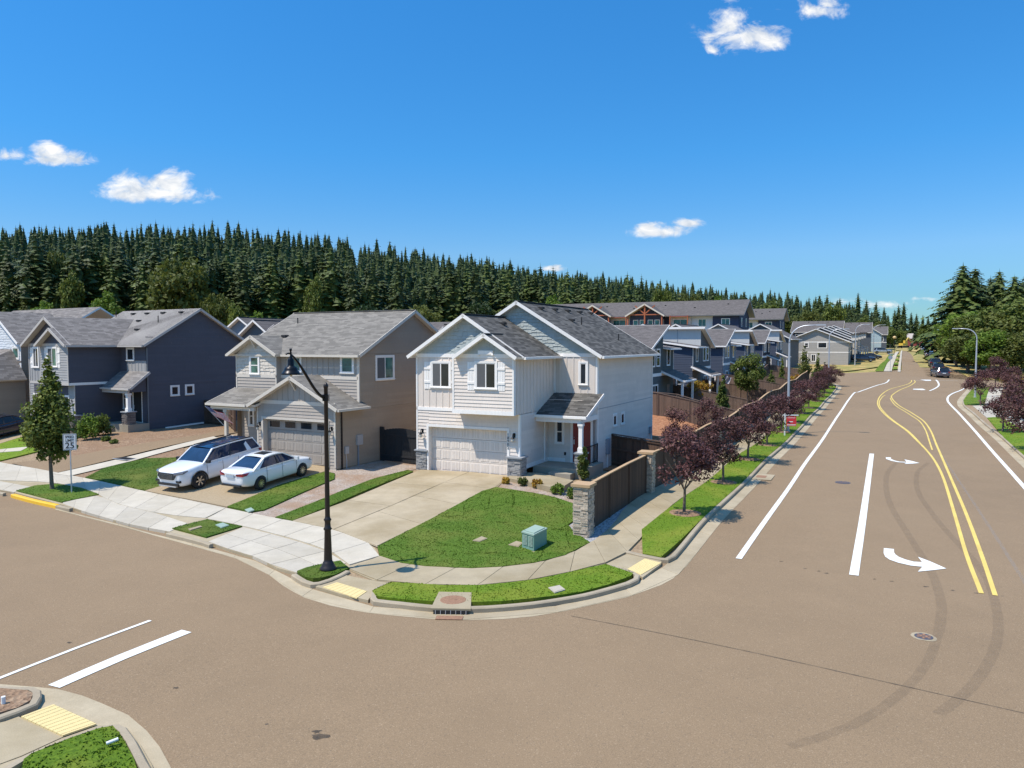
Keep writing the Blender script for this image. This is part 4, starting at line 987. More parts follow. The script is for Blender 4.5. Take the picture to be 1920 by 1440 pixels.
# ------------------------------------------------------------------ corner house (greige)
def build_h1():
    X, Y, yaw = H1W; H = House('corner_house', 'greige corner house with charcoal roof, white shutters and a red front door', X, Y, .52, yaw)
    w1, m1, Wd, Ln, ez = 6.087, 4.283, 8.568, 14.61, 6.037
    b0 = 3.173; e = .66; c1 = 2.629; sl = (8.185-ez)/(w1/2+.3745)
    F0 = H.front(0); Fb = H.front(-e); Fm = H.front(m1); Fp = H.front(3.45)
    # lower front around the garage opening
    g0, g1, gz = .639+.13, 5.515-.13, 2.473-.13
    wall(H, 'wall', F0, [('lap', [(0, -.1), (g0, -.1), (g0, b0), (0, b0)], 'greige_light'), ('lap', [(g1, -.1), (w1, -.1), (w1, b0), (g1, b0)], 'greige_light'), ('lap', [(g0, gz), (g1, gz), (g1, b0), (g0, b0)], 'greige_light'),
        ('bat', [(0, 3.35), (c1, 3.35), (c1, ez-.02), (0, ez-.02)], 'greige'),
        ('shake', [(-.1, ez+.1), (w1+.1, ez+.1), (w1/2, ez+.1+(w1/2+.1)*sl)], 'shake')])
    garage_door(H, F0, g0, g1, gz, rec=.27)
    wall(H, 'wall', Fb, [('lap', [(c1, b0+.2), (w1, b0+.2), (w1, ez-.02), (c1, ez-.02)], 'greige_light'), ('shake', [(2.45, ez+.12), (6.1, ez+.12), (4.28, ez+.12+1.7*sl)], 'shake')])
    mb = MB(); mb.box((c1, -e, b0+.02), (w1-.002, 0, b0+.06)); mb.box((c1, -e+.001, b0), (c1+.02, 0, ez)); mb.build('soffit', M['trim'], H.o)
    trims(H, F0, [(0, b0+.02, c1, b0+.19), (-.02, ez-.06, c1, ez+.13)]+[(0, -.05, .09, ez)])
    trims(H, Fb, [(c1-.02, b0, w1, b0+.2), (2.55, ez-.05, w1, ez+.14), (c1-.01, b0+.2, c1+.09, ez), (w1-.09, b0+.2, w1, ez)])
    trims(H, F0, [(w1-.09, 1.0, w1, b0)])
    # right side of the front wing
    Fr = H.right(w1)
    wall(H, 'wall', Fr, [('bat', [(-e, b0+.02), (m1, b0+.02), (m1, ez), (-e, ez)], 'greige'), ('lap', [(0, .4), (3.45, .4), (3.45, b0), (0, b0)], 'greige_light')])
    trims(H, Fr, [(0, .4, 3.45, .62), (-e+.0, b0, -e+.09, ez), (0, .9, .09, b0)], d=.03)
    # main front wall
    au = 3.934; za = 9.027; slm = (za-ez)/(Wd+.3745-au)
    wall(H, 'wall', Fm, [('bat', [(w1, b0+.6), (Wd, b0+.6), (Wd, ez-.02), (w1, ez-.02)], 'greige'), ('lap', [(w1+1.9, .4), (Wd, .4), (Wd, b0+.6), (w1+1.9, b0+.6)], 'greige_light'),
        ('shake', [(-.1, ez+.1), (Wd+.1, ez+.1), (au, za-.1), (-.1, za-.1-(au+.1)*slm)], 'shake')])
    trims(H, Fm, [(0, ez-.06, Wd+.02, ez+.13), (Wd-.1, .4, Wd, ez), (w1, b0+.6, w1+.08, ez)])
    wall(H, 'wall', Fp, [('lap', [(w1, .4), (w1+1.95, .4), (w1+1.95, b0+.55), (w1, b0+.55)], 'greige_light')])
    trims(H, Fp, [(w1, .4, w1+1.0, .62)], d=.03)
    # long right wall
    FR = H.right(Wd)
    wall(H, 'wall', FR, [('lap', [(m1, -.3), (Ln, -.3), (Ln, ez), (m1, ez)], 'greige')])
    trims(H, FR, [(m1, b0+.02, Ln, b0+.06, .03)], mat='greybox'); trims(H, FR, [(m1, -.3, m1+.1, ez), (Ln-.1, -.3, Ln, ez)], d=.03)
    wall(H, 'wall', H.left(0), [('lap', [(0, -.3), (Ln, -.3), (Ln, ez), (0, ez)], 'greige')])
    wall(H, 'wall', H.back(Ln), [('lap', [(0, -.3), (Wd, -.3), (Wd, ez), (au, za-.2), (0, ez)], 'greige')])
    # roofs
    r1 = gable2(H.o, -.3745, w1+.3745, ez, 8.185, -.335, m1+1.2, 'roof1', 'trim', .3)
    ga_ = H.L(906.4, 621.1, 'v', -.335-e); hwid = w1+.30-ga_.x; print('sg', ga_, hwid); gable2(H.o, ga_.x-hwid, w1+.30, ez+.0, ez+hwid*sl, -.335-e, .9, 'roof1', 'trim', .3, gutR=False)
    r2 = gable2(H.o, -.7, Wd+.3745, ez, za, m1-.335, Ln+.3, 'roof1', 'trim', .3, au=au, clipL=-.35, back=True)
    for k in range(5): vent(H, r2, (au+.62, m1+1.6+k*2.0, za-.62*slm), 0)
    vent(H, r2, (au+1.7, m1+3.6, za-1.7*slm), 0); pipe(H, r2, (au+2.05, m1+4.3, za-2.05*slm), .45); pipe(H, r2, (Wd-1.05, m1+6.6, ez+1.42*slm), .4); vent(H, r1, (w1/2+.75, 2.6, 8.185-.75*sl), 0)
    dspout(H, (w1+.05, m1-.12, 6.0), (w1+.05, m1-.12, 4.15)); dspout(H, (Wd+.05, Ln-.12, ez-.05), (Wd+.05, Ln-.12, .1)); dspout(H, (w1+.05, 2.9, 3.0), (w1+.05, 2.9, .5))
    # porch roof (a lean-to)
    a = H.L(993.6, 776.5, 'z', 3.02); b = H.L(1101, 783.5, 'z', 3.02); ve = (a.y+b.y)/2
    top = H.L(1080, 737, 'v', m1); zt = top.z; zl = 3.05; ul, ur = w1, Wd+.33
    mb = MB(); roofp(mb, [(ul, ve, zl), (ur, ve, zl), (ur, m1, zt), (ul, m1, zt)], .12); r3 = mb.build('porch_roof', [M['roof1'], M['trim']], H.o)
    mt = MB(); gutter(mt, (ul, ve-.06, zl), (ur+.02, ve-.06, zl)); fasc(mt, (ur+.02, ve, zl), (ur+.02, m1, zt)); mt.box((ul, ve+.05, zl-.36), (Wd+.02, ve+.2, zl-.12)); mt.box((Wd-.13, ve+.2, zl-.36), (Wd+.02, m1, zl-.12)); mt.build('fascia', M['trim'], r3)
    mb = MB(); mb.box((ul, ve+.2, zl-.16), (Wd-.13, m1-.1, zl-.13)); mb.build('porch_ceiling', M['trim'], r3)
    Fg = H.right(Wd-.05); wall(H, 'wall', Fg, [('lap', [(ve+.1, zl-.13), (m1, zl-.13), (m1, zt-.15)], 'greige')])
    # porch floor, step, post
    fz = .42; mb = MB(); mb.box((w1+.001, ve-.25, -.3), (Wd+.35, 3.45, fz)); mb.box((w1+1.95, 3.45, -.3), (Wd+.35, m1, fz)); mb.build('porch_floor', M['porch'], H.o)
    mb = MB(); mb.box((w1+1.1, ve-.85, -.3), (w1+2.3, ve-.25, .24)); mb.build('porch_step', M['porch'], H.o)
    px_ = H.L(1093, 850, 'v', ve+.12); pu = Wd-.0
    post(H, pu, ve+.12, 1.22, zl-.36, .19); stonebox(H.o, pu, ve+.12, .46, .46, fz-.4, 1.15, seed=5)
    mb = MB(); 
    for z in (fz+.08, 1.38): mb.beam((Wd+.05, ve+.4, z), (Wd+.05, m1-.1, z), .04, .04)
    for k in range(11): y = ve+.45+k*(m1-ve-.6)/10; mb.beam((Wd+.05, y, fz+.08), (Wd+.05, y, 1.38), .016, .016, up=(1, 0, 0))
    mb.beam((Wd+.05, m1-.1, fz), (Wd+.05, m1-.1, 1.42), .05, .05, up=(1, 0, 0)); mb.build('porch_railing', M['black'], H.o)
    # stone bases at the garage
    stonebox(H.o, .32, .17, .62, .46, -.25, 1.02, seed=7); stonebox(H.o, (5.53+w1+.16)/2, .05, w1+.16-5.53, .62, -.25, 1.02, seed=9)
    # windows
    u0, z1 = H.fuz(810.8, 680.3, 0); u1, z0 = H.fuz(843.4, 725.8, 0); window(H, F0, u0, z0, u1, z1)
    shutter(H, F0, u0-.13-.36, z0-.12, u0-.11, z1+.05); shutter(H, F0, u1+.11, z0-.12, u1+.13+.34, z1+.05)
    u0, z1 = H.fuz(893.5, 680.5, -e); u1, z0 = H.fuz(929.8, 728.4, -e); window(H, Fb, u0, z0, u1, z1)
    shutter(H, Fb, u0-.13-.38, z0-.12, u0-.11, z1+.05); shutter(H, Fb, u1+.11, z0-.12, u1+.13+.38, z1+.05)
    mb = MB(); slabbox(mb, Fb, (u0+u1)/2-.42, z1+.42, (u0+u1)/2+.42, z1+.62, 0, .09); slabbox(mb, Fb, (u0+u1)/2-.46, z1+.38, (u0+u1)/2-.34, z1+.42, 0, .14); slabbox(mb, Fb, (u0+u1)/2+.34, z1+.38, (u0+u1)/2+.46, z1+.42, 0, .14); mb.build('gable_bracket', M['trim'], H.o)
    u0, z1 = H.fuz(1088.2, 681, m1); u1, z0 = H.fuz(1099.6, 720.5, m1); window(H, Fm, u0, z0, u1, z1, 'single')
    u0, z1 = H.fuz(1044, 788.5, 3.45); u1, z0 = H.fuz(1055.5, 830, 3.45); window(H, Fp, u0, z0, u1, z1, 'double', screen=False)
    for (x0, y0, x1, y1) in ((1149.2, 779.5, 1154.3, 796.5), (1163.8, 776, 1168.6, 792.8)):
        v0, z1 = H.fvz(x0, y0, Wd); v1, z0 = H.fvz(x1, y1, Wd); window(H, FR, v0, z0, v1, z1, 'single')
    # front door
    u0, z1 = H.fuz(1075, 789, 3.45); u1, z0 = H.fuz(1102.5, 868, 3.45); z0 = fz+.03; z1 = z0+2.15; u1 = u0+.98
    mb = MB(); slabbox(mb, Fp, u0, z0, u1, z1, .0, .045)
    for a, b in ((.12, .9), (1.05, 1.95)):
        for c, d in ((.1, .44), (.54, .88)): slabbox(mb, Fp, u0+c, z0+a, u0+d, z0+b, .045, .055)
    dr = mb.build('front_door', M['reddoor'], H.o); mb = MB(); slabbox(mb, Fp, u0+.05, z0+.95, u0+.1, z0+1.2, .045, .09); mb.lathe([(0, -.03), (.03, 0), (0, .03)], Fp.p(u0+.075, z0+1.32, .08), 8); mb.build('handle', M['steel'], dr)
    trims(H, Fp, [(u0-.15, z0-.03, u0, z1+.12), (u1, z0-.03, u1+.1, z1+.12), (u0, z1, u1, z1+.12), (u0-.15, z0-.05, u1, z0-.002, .08)], name='door_casing')
    wall_lamp(H, F0, .38, 2.0); wall_lamp(H, F0, 5.78, 2.05)
    # house number, meter, hose box, outlets
    cu = bpy.data.curves.new('t', 'FONT'); cu.body = '1\n8\n9\n0\n2'; cu.size = .2; cu.align_x = 'CENTER'; cu.space_line = .82; cu.extrude = .008
    to = bpy.data.objects.new('t', cu); COL.objects.link(to); dg = bpy.context.evaluated_depsgraph_get(); me = bpy.data.meshes.new_from_object(to.evaluated_get(dg)); bpy.data.objects.remove(to)
    me.materials.clear(); me.materials.append(M['blackmat']); no = bpy.data.objects.new('house_number', me); COL.objects.link(no); no.parent = H.o; no.location = (5.45, -.06, 2.1); no.rotation_euler = (pi/2, 0, 0)
    v0, z1 = H.fvz(1135, 823, Wd); v1, z0 = H.fvz(1145, 848, Wd); mb = MB(); slabbox(mb, FR, v0, z0, v0+.4, z1, 0, .16); 
    bx = mb.build('electric_meter', M['greybox'], H.o); mb = MB(); mb.beam(FR.p(v0+.2, z0, .06), FR.p(v0+.2, -.2, .06), .07, .07, up=(1, 0, 0)); mb.build('conduit', M['trim'], bx)
    v0, z1 = H.fvz(1216, 800, Wd); v1, z0 = H.fvz(1221, 811, Wd); mb = MB(); slabbox(mb, FR, v0, z0, v0+.35, z1, 0, .14); mb.build('utility_box', M['greybox'], H.o)
    mb = MB(); slabbox(mb, Fp, w1+.95, .78, w1+1.05, .95, 0, .05); mb.build('outlet', M['black'], H.o)
    # raised entry walk in front of the porch
    return H, ve
H1, VE = build_h1()
def entry_walk():
    H = H1; zt = .16
    P = [H.L(x, y, 'z', zt) for x, y in ((944.5, 894.5), (985, 885.5), (1010, 886.5), (1075, 900.5), (1049, 916.5))]
    mb = MB(); mb.prism(P[::-1], (0, 0, -.5)); o = mb.build('entry_walk', M['conc'], None); o.location = H.o.location; o.rotation_euler = H.o.rotation_euler
    tag(o, kind='structure')
entry_walk()

# ------------------------------------------------------------------ taupe house in the middle
def build_h2():
    X, Y, yaw = H2W; H = House('taupe_house', 'taupe house with a low garage gable, beside the greige corner house', X, Y, .745, yaw)
    Wd, Ln, ez, rz = 8.934, 9.66, 5.863, 8.442; gv = 1.849; ga, gw, gz = 3.287, 5.70, 3.101; uw, uv = 3.264, -.333; uz = 6.932; om = .3; hv = Ln/2
    sl = (rz-ez)/(hv+om)
    Fm = H.front(0); Fu = H.front(uv); Fg = H.front(-gv); FR = H.right(Wd)
    # side walls with gable
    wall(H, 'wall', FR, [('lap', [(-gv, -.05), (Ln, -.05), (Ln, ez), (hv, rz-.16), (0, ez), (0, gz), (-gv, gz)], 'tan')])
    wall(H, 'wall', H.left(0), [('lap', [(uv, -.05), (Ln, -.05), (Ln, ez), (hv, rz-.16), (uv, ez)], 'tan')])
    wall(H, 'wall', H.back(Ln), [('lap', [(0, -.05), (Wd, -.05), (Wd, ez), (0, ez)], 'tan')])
    mb = MB(); mb.box((-.02, uv, -.5), (Wd-.01, Ln-.02, -.05)); mb.box((ga, -gv+.02, -.5), (Wd-.01, 0, -.05)); mb.build('foundation', M['conc'], H.o)
    bz = H.fuz(600, 707.5, 0)[1]
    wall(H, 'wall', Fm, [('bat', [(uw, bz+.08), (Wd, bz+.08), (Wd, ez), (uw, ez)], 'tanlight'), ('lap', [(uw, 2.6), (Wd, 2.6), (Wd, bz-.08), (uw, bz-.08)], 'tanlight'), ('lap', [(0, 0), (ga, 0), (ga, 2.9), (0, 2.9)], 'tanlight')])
    trims(H, Fm, [(uw, bz-.09, Wd, bz+.09), (Wd-.09, 2.9, Wd, ez)], 'tantrim')
    wall(H, 'wall', Fu, [('lap', [(0, 2.9), (uw, 2.9), (uw, bz-.08), (0, bz-.08)], 'tanlight'), ('shake', [(0, bz+.08), (uw, bz+.08), (uw, ez), (uw/2, uz-.1), (0, ez)], 'tantrim')])
    trims(H, Fu, [(0, bz-.09, uw, bz+.09), (0, 2.9, .09, ez), (uw-.09, 2.9, uw, ez)], 'tantrim'); wall(H, 'wall', H.right(uw), [('flat', [(uv, 2.9), (0, 2.9), (0, ez), (uv, ez)], 'tanlight')])
    # garage
    a1 = 3.631; g0, g1, g2_ = a1+.13, a1+4.875-.13, 2.47-.13
    gs = sl; ap = gz+gs*(gw/2+.4); gb = H.fuz(540, 755, -gv)[1]
    wall(H, 'wall', Fg, [('lap', [(ga, -.05), (g0, -.05), (g0, gb-.1), (ga, gb-.1)], 'tanlight'), ('lap', [(g1, -.05), (Wd, -.05), (Wd, gb-.1), (g1, gb-.1)], 'tanlight'), ('lap', [(g0, g2_), (g1, g2_), (g1, gb-.1), (g0, gb-.1)], 'tanlight'),
        ('bat', [(ga+.1, gb+.1), (Wd-.1, gb+.1), ((ga+Wd)/2, ap-.15)], 'tanlight')])
    trims(H, Fg, [(ga, gb-.1, Wd, gb+.1), (ga, 0, ga+.1, gb), (Wd-.1, 0, Wd, gb), (ga-.02, -.5, g0-.13, 0, .02), (g1+.13, -.5, Wd, -.02, .02)], 'tantrim')
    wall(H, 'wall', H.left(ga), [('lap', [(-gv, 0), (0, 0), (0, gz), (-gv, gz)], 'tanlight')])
    garage_door(H, Fg, g0, g1, g2_, 'tandoor', lights=True, tm='tantrim')
    # roofs: main ridge along u
    def ridge_u(u0, u1, v0, v1, ze, zr, rm, tm, name='roof', cut=None):
        mb = MB(); vm = (v0+v1)/2
        roofp(mb, [(u0, v0, ze), (u1, v0, ze), (u1, vm, zr), (u0, vm, zr)]); roofp(mb, [(u0, v1, ze), (u1, v1, ze), (u1, vm, zr), (u0, vm, zr)])
        o = mb.build(name, [M[rm], M[tm]], H.o); mt = MB()
        for u in (u0-.02, u1+.02):
            fasc(mt, (u, v0, ze), (u, vm, zr)); fasc(mt, (u, vm, zr), (u, v1, ze))
        gutter(mt, (u0, v0-.06, ze), (u1, v0-.06, ze)); mt.build('fascia', M[tm], o)
        mr = MB(); mr.beam((u0, vm, zr+.012), (u1, vm, zr+.012), .24, .03); mr.build('ridge_cap', M[rm+'cap'], o); return o
    r = ridge_u(-.355, Wd+.3, -om, Ln+om, ez, rz, 'roof2', 'tantrim')
    vent(H, r, (1.9, 1.7, ez+sl*2.0), 0); pipe(H, r, (1.3, 3.4, ez+sl*3.7)); 
    # small upper gable
    vr = uv-.4; zi = uz
    mb = MB(); um = uw/2; vb = (zi-ez)/sl-om
    roofp(mb, [(-.35, vr, ez), (-.35, -om, ez), (um, vb, zi), (um, vr, zi)]); roofp(mb, [(uw+.35, vr, ez), (uw+.35, -om, ez), (um, vb, zi), (um, vr, zi)]); o = mb.build('dormer_roof', [M['roof2'], M['tantrim']], H.o)
    mt = MB(); fasc(mt, (-.35, vr-.02, ez), (um, vr-.02, zi)); fasc(mt, (um, vr-.02, zi), (uw+.35, vr-.02, ez)); gutter(mt, (-.4, vr, ez), (-.4, -om, ez)); mt.beam((um, vr, zi-.2), (um, uv, zi-.75), .08, .08, up=(1, 0, 0)); mt.build('fascia', M['tantrim'], o)
    # garage roof
    mb = MB(); vr = -gv-.4; um = ga+gw/2; zr = ap
    roofp(mb, [(ga-.4, vr, gz), (ga-.4, 0, gz), (um, 0, zr), (um, vr, zr)]); roofp(mb, [(ga+gw+.4, vr, gz), (ga+gw+.4, .3, gz), (um, .0, zr), (um, vr, zr)]); o = mb.build('garage_roof', [M['roof2'], M['tantrim']], H.o)
    mt = MB(); fasc(mt, (ga-.4, vr-.02, gz), (um, vr-.02, zr)); fasc(mt, (um, vr-.02, zr), (ga+gw+.4, vr-.02, gz)); gutter(mt, (ga+gw+.45, vr, gz), (ga+gw+.45, .32, gz)); mt.beam((um, vr, zr-.2), (um, -gv, zr-.75), .08, .08, up=(1, 0, 0)); mt.build('fascia', M['tantrim'], o)
    # porch roof at left
    mb = MB(); a = H.L(400, 753.5, 'z', gz); zt = H.fuz(470, 727.5, uv)[1]; ve = -gv-.35; ul = a.x
    roofp(mb, [(ul, ve, gz), (ga-.3, ve, gz), (ga+1.2, uv, zt), (ul, uv, zt)]) if 0 else roofp(mb, [(ul, ve, gz), (ga+.2, ve, gz), (ga+.9, uv, zt), (-.1, uv, zt)]); o = mb.build('porch_roof', [M['roof2'], M['tantrim']], H.o)
    mt = MB(); gutter(mt, (ul, ve-.06, gz), (ga-.45, ve-.06, gz)); fasc(mt, (ul-.02, ve, gz), (-.12, uv, zt)); mt.box((ul+.2, ve+.1, gz-.36), (ga, ve+.25, gz-.14)); mt.build('fascia', M['tantrim'], o)
    post(H, H.L(424, 765, 'v', ve+.2).x, ve+.2, -.1, gz-.36, .17, 'tantrim')
    mb = MB(); mb.box((ul+.1, ve, -.6), (ga, uv, .0)); mb.build('porch_floor', M['porch'], H.o)
    # windows
    def w(F, v, x0, y0, x1, y1, **k):
        a, b = H.fuz(x0, y0, v); c, d = H.fuz(x1, y1, v); window(H, F, a, d, c, b, **k)
    w(Fm, 0, 641, 670, 662, 698.5, kind='single', glass='glassteal'); w(Fm, 0, 546, 670, 564, 696, kind='single', glass='glassteal')
    w(Fu, uv, 470.5, 669.5, 485.5, 700.5, kind='double', glass='glassgreen', screen=False)
    v0, z1 = H.fvz(705, 669.5, Wd); v1, z0 = H.fvz(736.5, 709, Wd); window(H, FR, v0, z0, v1, z1, 'slider', 'glassgreen')
    w(Fm, 0, 468.5, 763, 476, 797, kind='double', glass='glass', screen=False)
    wall_lamp(H, Fg, ga+.22, 1.95); wall_lamp(H, Fg, Wd-.25, 1.95)
    trims(H, FR, [(0, 2.85, Ln, 2.9, .03)], 'tan'); trims(H, FR, [(0, ez-.02, Ln, ez+.03, .03)], 'tan')
    dspout(H, (Wd+.05, -gv+.4, gz-.15), (Wd+.05, -gv+.4, -.3), 'darkbrown'); dspout(H, (Wd+.04, -.02, ez-.1), (Wd+.04, -.02, 3.3), 'tantrim')
    # meters
    v0, z1 = H.fvz(667, 816, Wd); v1, z0 = H.fvz(676, 833, Wd); mb = MB(); slabbox(mb, FR, v0, z0, v1+.05, z1, 0, .14); 
    bx = mb.build('electric_meter', M['steel'], H.o); mb = MB(); mb.beam(FR.p(v0+.12, z0, .07), FR.p(v0+.12, -.4, .07), .06, .06, up=(1, 0, 0)); mb.build('conduit', M['greybox'], bx)
    v0, z1 = H.fvz(645, 838, Wd); v1, z0 = H.fvz(652, 850, Wd); mb = MB(); slabbox(mb, FR, v0, z0, v1, z1, 0, .1); bx = mb.build('cable_box', M['steel'], H.o); mb = MB(); mb.tube([FR.p(v0+.1, z0, .05), FR.p(v0+.15, z0-.4, .05), FR.p(v0+.12, -.4, .06)], .025, 6); mb.build('conduit', M['steel'], bx)
    v0, z0 = H.fvz(724, 855, Wd); mb = MB(); mb.tube([FR.p(v0, z0-.5, .15), FR.p(v0, z0+.1, .15), FR.p(v0+.1, z0+.3, .15), FR.p(v0+.25, z0+.3, .15), FR.p(v0+.3, z0, .15)], .03, 6); mb.box(FR.p(v0+.15, z0-.1, .05), FR.p(v0+.45, z0+.2, .28)); mb.lathe([(0, -.08), (.1, -.04), (.12, 0), (.1, .04), (0, .08)], FR.p(v0-.15, z0, .2), 10); mb.build('gas_meter', M['steel'], H.o)
    return H
M['tandoor'] = painted('taupe_garage_door', (.37, .33, .285))
H2 = build_h2()

# ------------------------------------------------------------------ slate house at the left
def build_h3():
    X, Y, yaw = H3W; H = House('slate_house', 'two storey dark slate blue house with white shutters and a stone porch pillar', X, Y, 1.092, yaw)
    Wd, Ln, ez, rz, m, bw, gz, fw = 9.35, 11.934, 6.008, 8.788, 3.321, 6.165, 8.033, 4.104; om = .4; hv = (m+Ln)/2; sl = (rz-ez)/(hv-m+om); e = .4
    FR = H.right(Wd); F0 = H.front(0); Fb = H.front(-e); Fm = H.front(m); Fr = H.right(bw)
    wall(H, 'wall', FR, [('lap', [(m, -.1), (Ln, -.1), (Ln, ez), (hv, rz-.16), (m, ez)], 'navy')])
    wall(H, 'wall', Fr, [('lap', [(-e, 3.25), (m, 3.25), (m, ez), (-e, ez)], 'navy'), ('lap', [(0, 0), (m, 0), (m, 3.2), (0, 3.2)], 'navy')])
    wall(H, 'wall', H.left(0), [('lap', [(0, -.1), (Ln, -.1), (Ln, ez), (0, ez)], 'navy')]); wall(H, 'wall', H.back(Ln), [('lap', [(0, -.1), (Wd, -.1), (Wd, ez), (0, ez)], 'navy')])
    wall(H, 'wall', Fm, [('lap', [(bw, 0), (Wd, 0), (Wd, 4.0), (bw, 4.0)], 'navy'), ('bat', [(bw+.8, 3.9), (Wd, 3.9), (Wd, 4.9), (bw+.8, 4.9)], 'navylight'), ('lap', [(bw, 4.9), (Wd, 4.9), (Wd, ez), (bw, ez)], 'navy'), ('lap', [(bw, 3.9), (bw+.8, 3.9), (bw+.8, 4.9), (bw, 4.9)], 'navy')])
    u0 = bw-fw+.35; g0, g1, gzz = .65, 5.3, 2.35
    wall(H, 'wall', F0, [('lap', [(0, 0), (g0, 0), (g0, 3.2), (0, 3.2)], 'navylight'), ('lap', [(g1, 0), (bw, 0), (bw, 3.2), (g1, 3.2)], 'navylight'), ('lap', [(g0, gzz), (g1, gzz), (g1, 3.2), (g0, 3.2)], 'navy'), ('bat', [(0, 3.35), (u0, 3.35), (u0, ez), (0, ez)], 'navylight'), ('shake', [(0, ez+.1), (bw, ez+.1), (bw/2, gz-.15)], 'navy')])
    wall(H, 'wall', Fb, [('lap', [(u0, 3.4), (bw, 3.4), (bw, ez), (u0, ez)], 'navylight'), ('shake', [(u0-.2, ez+.1), (bw+.2, ez+.1), ((u0+bw)/2, ez+(fw/2-.1)*.62)], 'navy')])
    wall(H, 'wall', H.left(u0), [('flat', [(-e, 3.25), (0, 3.25), (0, ez), (-e, ez)], 'navylight')])
    trims(H, F0, [(0, 3.2, u0, 3.37), (0, ez-.05, u0, ez+.12), (bw-.1, 1.1, bw, 3.2), (0, 0, .1, ez)], 'navytrim'); trims(H, Fb, [(u0, 3.2, bw+.02, 3.4), (u0, ez-.05, bw, ez+.12), (bw-.1, 3.4, bw, ez), (u0, 3.4, u0+.1, ez)], 'navytrim'); trims(H, Fr, [(-e, 3.2, m, 3.38, .04)], 'trim')
    garage_door(H, F0, g0, g1, gzz, 'navydoor', tm='trim')
    # roofs
    mb = MB(); wv = (gz-ez)/sl+m-om
    roofp(mb, [(bw-1.2, m-om, ez), (Wd+.3, m-om, ez), (Wd+.3, hv, rz), (-.5, hv, rz), (-.5, m-om, ez)]); roofp(mb, [(-.5, Ln+om, ez), (Wd+.3, Ln+om, ez), (Wd+.3, hv, rz), (-.5, hv, rz)]); r = mb.build('roof', [M['roof2b'], M['navytrim']], H.o)
    mt = MB(); fasc(mt, (Wd+.32, m-om, ez), (Wd+.32, hv, rz)); fasc(mt, (Wd+.32, hv, rz), (Wd+.32, Ln+om, ez)); gutter(mt, (bw+.3, m-om-.05, ez), (Wd+.3, m-om-.05, ez)); mt.build('fascia', M['navytrim'], r)
    mb = MB(); gs = (gz-ez)/(bw/2+.35)
    roofp(mb, [(bw+.35, -.4-e*0, ez), (bw+.35, m-om, ez), (bw/2, wv, gz), (bw/2, -.4, gz)]); roofp(mb, [(-.35, -.4, ez), (-.35, m-om, ez), (bw/2, wv, gz), (bw/2, -.4, gz)]); r2 = mb.build('front_roof', [M['roof3'], M['navytrim']], H.o)
    mt = MB(); fasc(mt, (-.35, -.42, ez), (bw/2, -.42, gz)); fasc(mt, (bw/2, -.42, gz), (bw+.35, -.42, ez)); gutter(mt, (bw+.4, -.8, ez), (bw+.4, m-om, ez)); mt.build('fascia', M['navytrim'], r2)
    mb = MB(); fa = bw+.35-fw/2; fz_ = ez+gs*fw/2
    roofp(mb, [(bw+.352, -.8, ez+.01), (bw+.352, .5, ez+.01), (fa, .5, fz_+.01), (fa, -.8, fz_+.01)]); roofp(mb, [(bw+.35-fw, -.8, ez), (bw+.35-fw, .2, ez), (fa, 1.2, fz_), (fa, -.8, fz_)]); r3 = mb.build('small_roof', [M['roof3'], M['navytrim']], H.o)
    mt = MB(); fasc(mt, (bw+.35-fw, -.82, ez), (fa, -.82, fz_)); fasc(mt, (fa, -.82, fz_), (bw+.36, -.82, ez)); mt.build('fascia', M['navytrim'], r3)
    for px, py in ((250, 583), (276, 582), (306, 580), (340, 580.5), (260, 592.5), (257, 613.5)):
        d0 = H.L(px, py, 'v', hv-.6); vv = hv-.55 if py < 586 else (hv-1.6 if py < 600 else hv-2.8); d0 = H.L(px, py, 'v', vv); vent(H, r, (d0.x, vv, ez+sl*(vv-m+om)), 0)
    for px, py, vv in ((218, 597, hv-.8), (296.5, 597, hv-1.8)): d0 = H.L(px, py, 'v', vv); pipe(H, r, (d0.x, vv, ez+sl*(vv-m+om)), .5)
    # porch
    zt = H.fuz(250, 696, m)[1]; zl = 3.0; a = H.L(168, 724.5, 'z', zl); ve = a.y; mb = MB(); ur = Wd+.35
    roofp(mb, [(bw, ve, zl), (ur, ve, zl), (ur, m, zt), (bw, m, zt)], .12); r4 = mb.build('porch_roof', [M['roof2b'], M['navytrim']], H.o); mt = MB(); gutter(mt, (bw, ve-.06, zl), (ur, ve-.06, zl)); fasc(mt, (ur+.02, ve, zl), (ur+.02, m, zt)); mt.box((bw, ve+.05, zl-.36), (Wd, ve+.2, zl-.12)); mt.build('fascia', M['navytrim'], r4)
    wall(H, 'wall', H.right(Wd-.05), [('lap', [(ve+.1, zl-.3), (m, zl-.3), (m, zt-.15), (ve+.1, zl-.13)], 'navy')])
    mb = MB(); mb.box((bw, ve-.1, -.5), (Wd+.2, m, .45)); mb.box((bw, ve-.9, -.5), (bw+1.8, ve-.1, .15)); mb.build('porch_floor', M['porch'], H.o)
    post(H, Wd-.25, ve+.25, 1.35, zl-.36, .24); stonebox(H.o, Wd-.25, ve+.25, .6, .6, .45, 1.3, mat='stonedark', seed=31); stonebox(H.o, (g1+.16+bw)/2+.05, .1, bw-g1-.02, .7, -.2, 1.05, mat='stonedark', seed=33)
    # windows, door
    def w(F, v, x0, y0, x1, y1, **k):
        a, b = H.fuz(x0, y0, v); c, d = H.fuz(x1, y1, v); window(H, F, a, d, c, b, **k); return a, d, c, b
    a, d, c, b = w(Fb, -e, 90, 652.8, 107, 687, glass='glassgreen'); shutter(H, Fb, a-.45, d-.1, a-.11, b+.05); shutter(H, Fb, c+.11, d-.1, c+.45, b+.05)
    a, d, c, b = w(F0, 0, 63, 653, 73, 688); shutter(H, F0, a-.45, d-.1, a-.11, b+.05)
    w(Fm, m, 239, 654, 251, 675, kind='single')
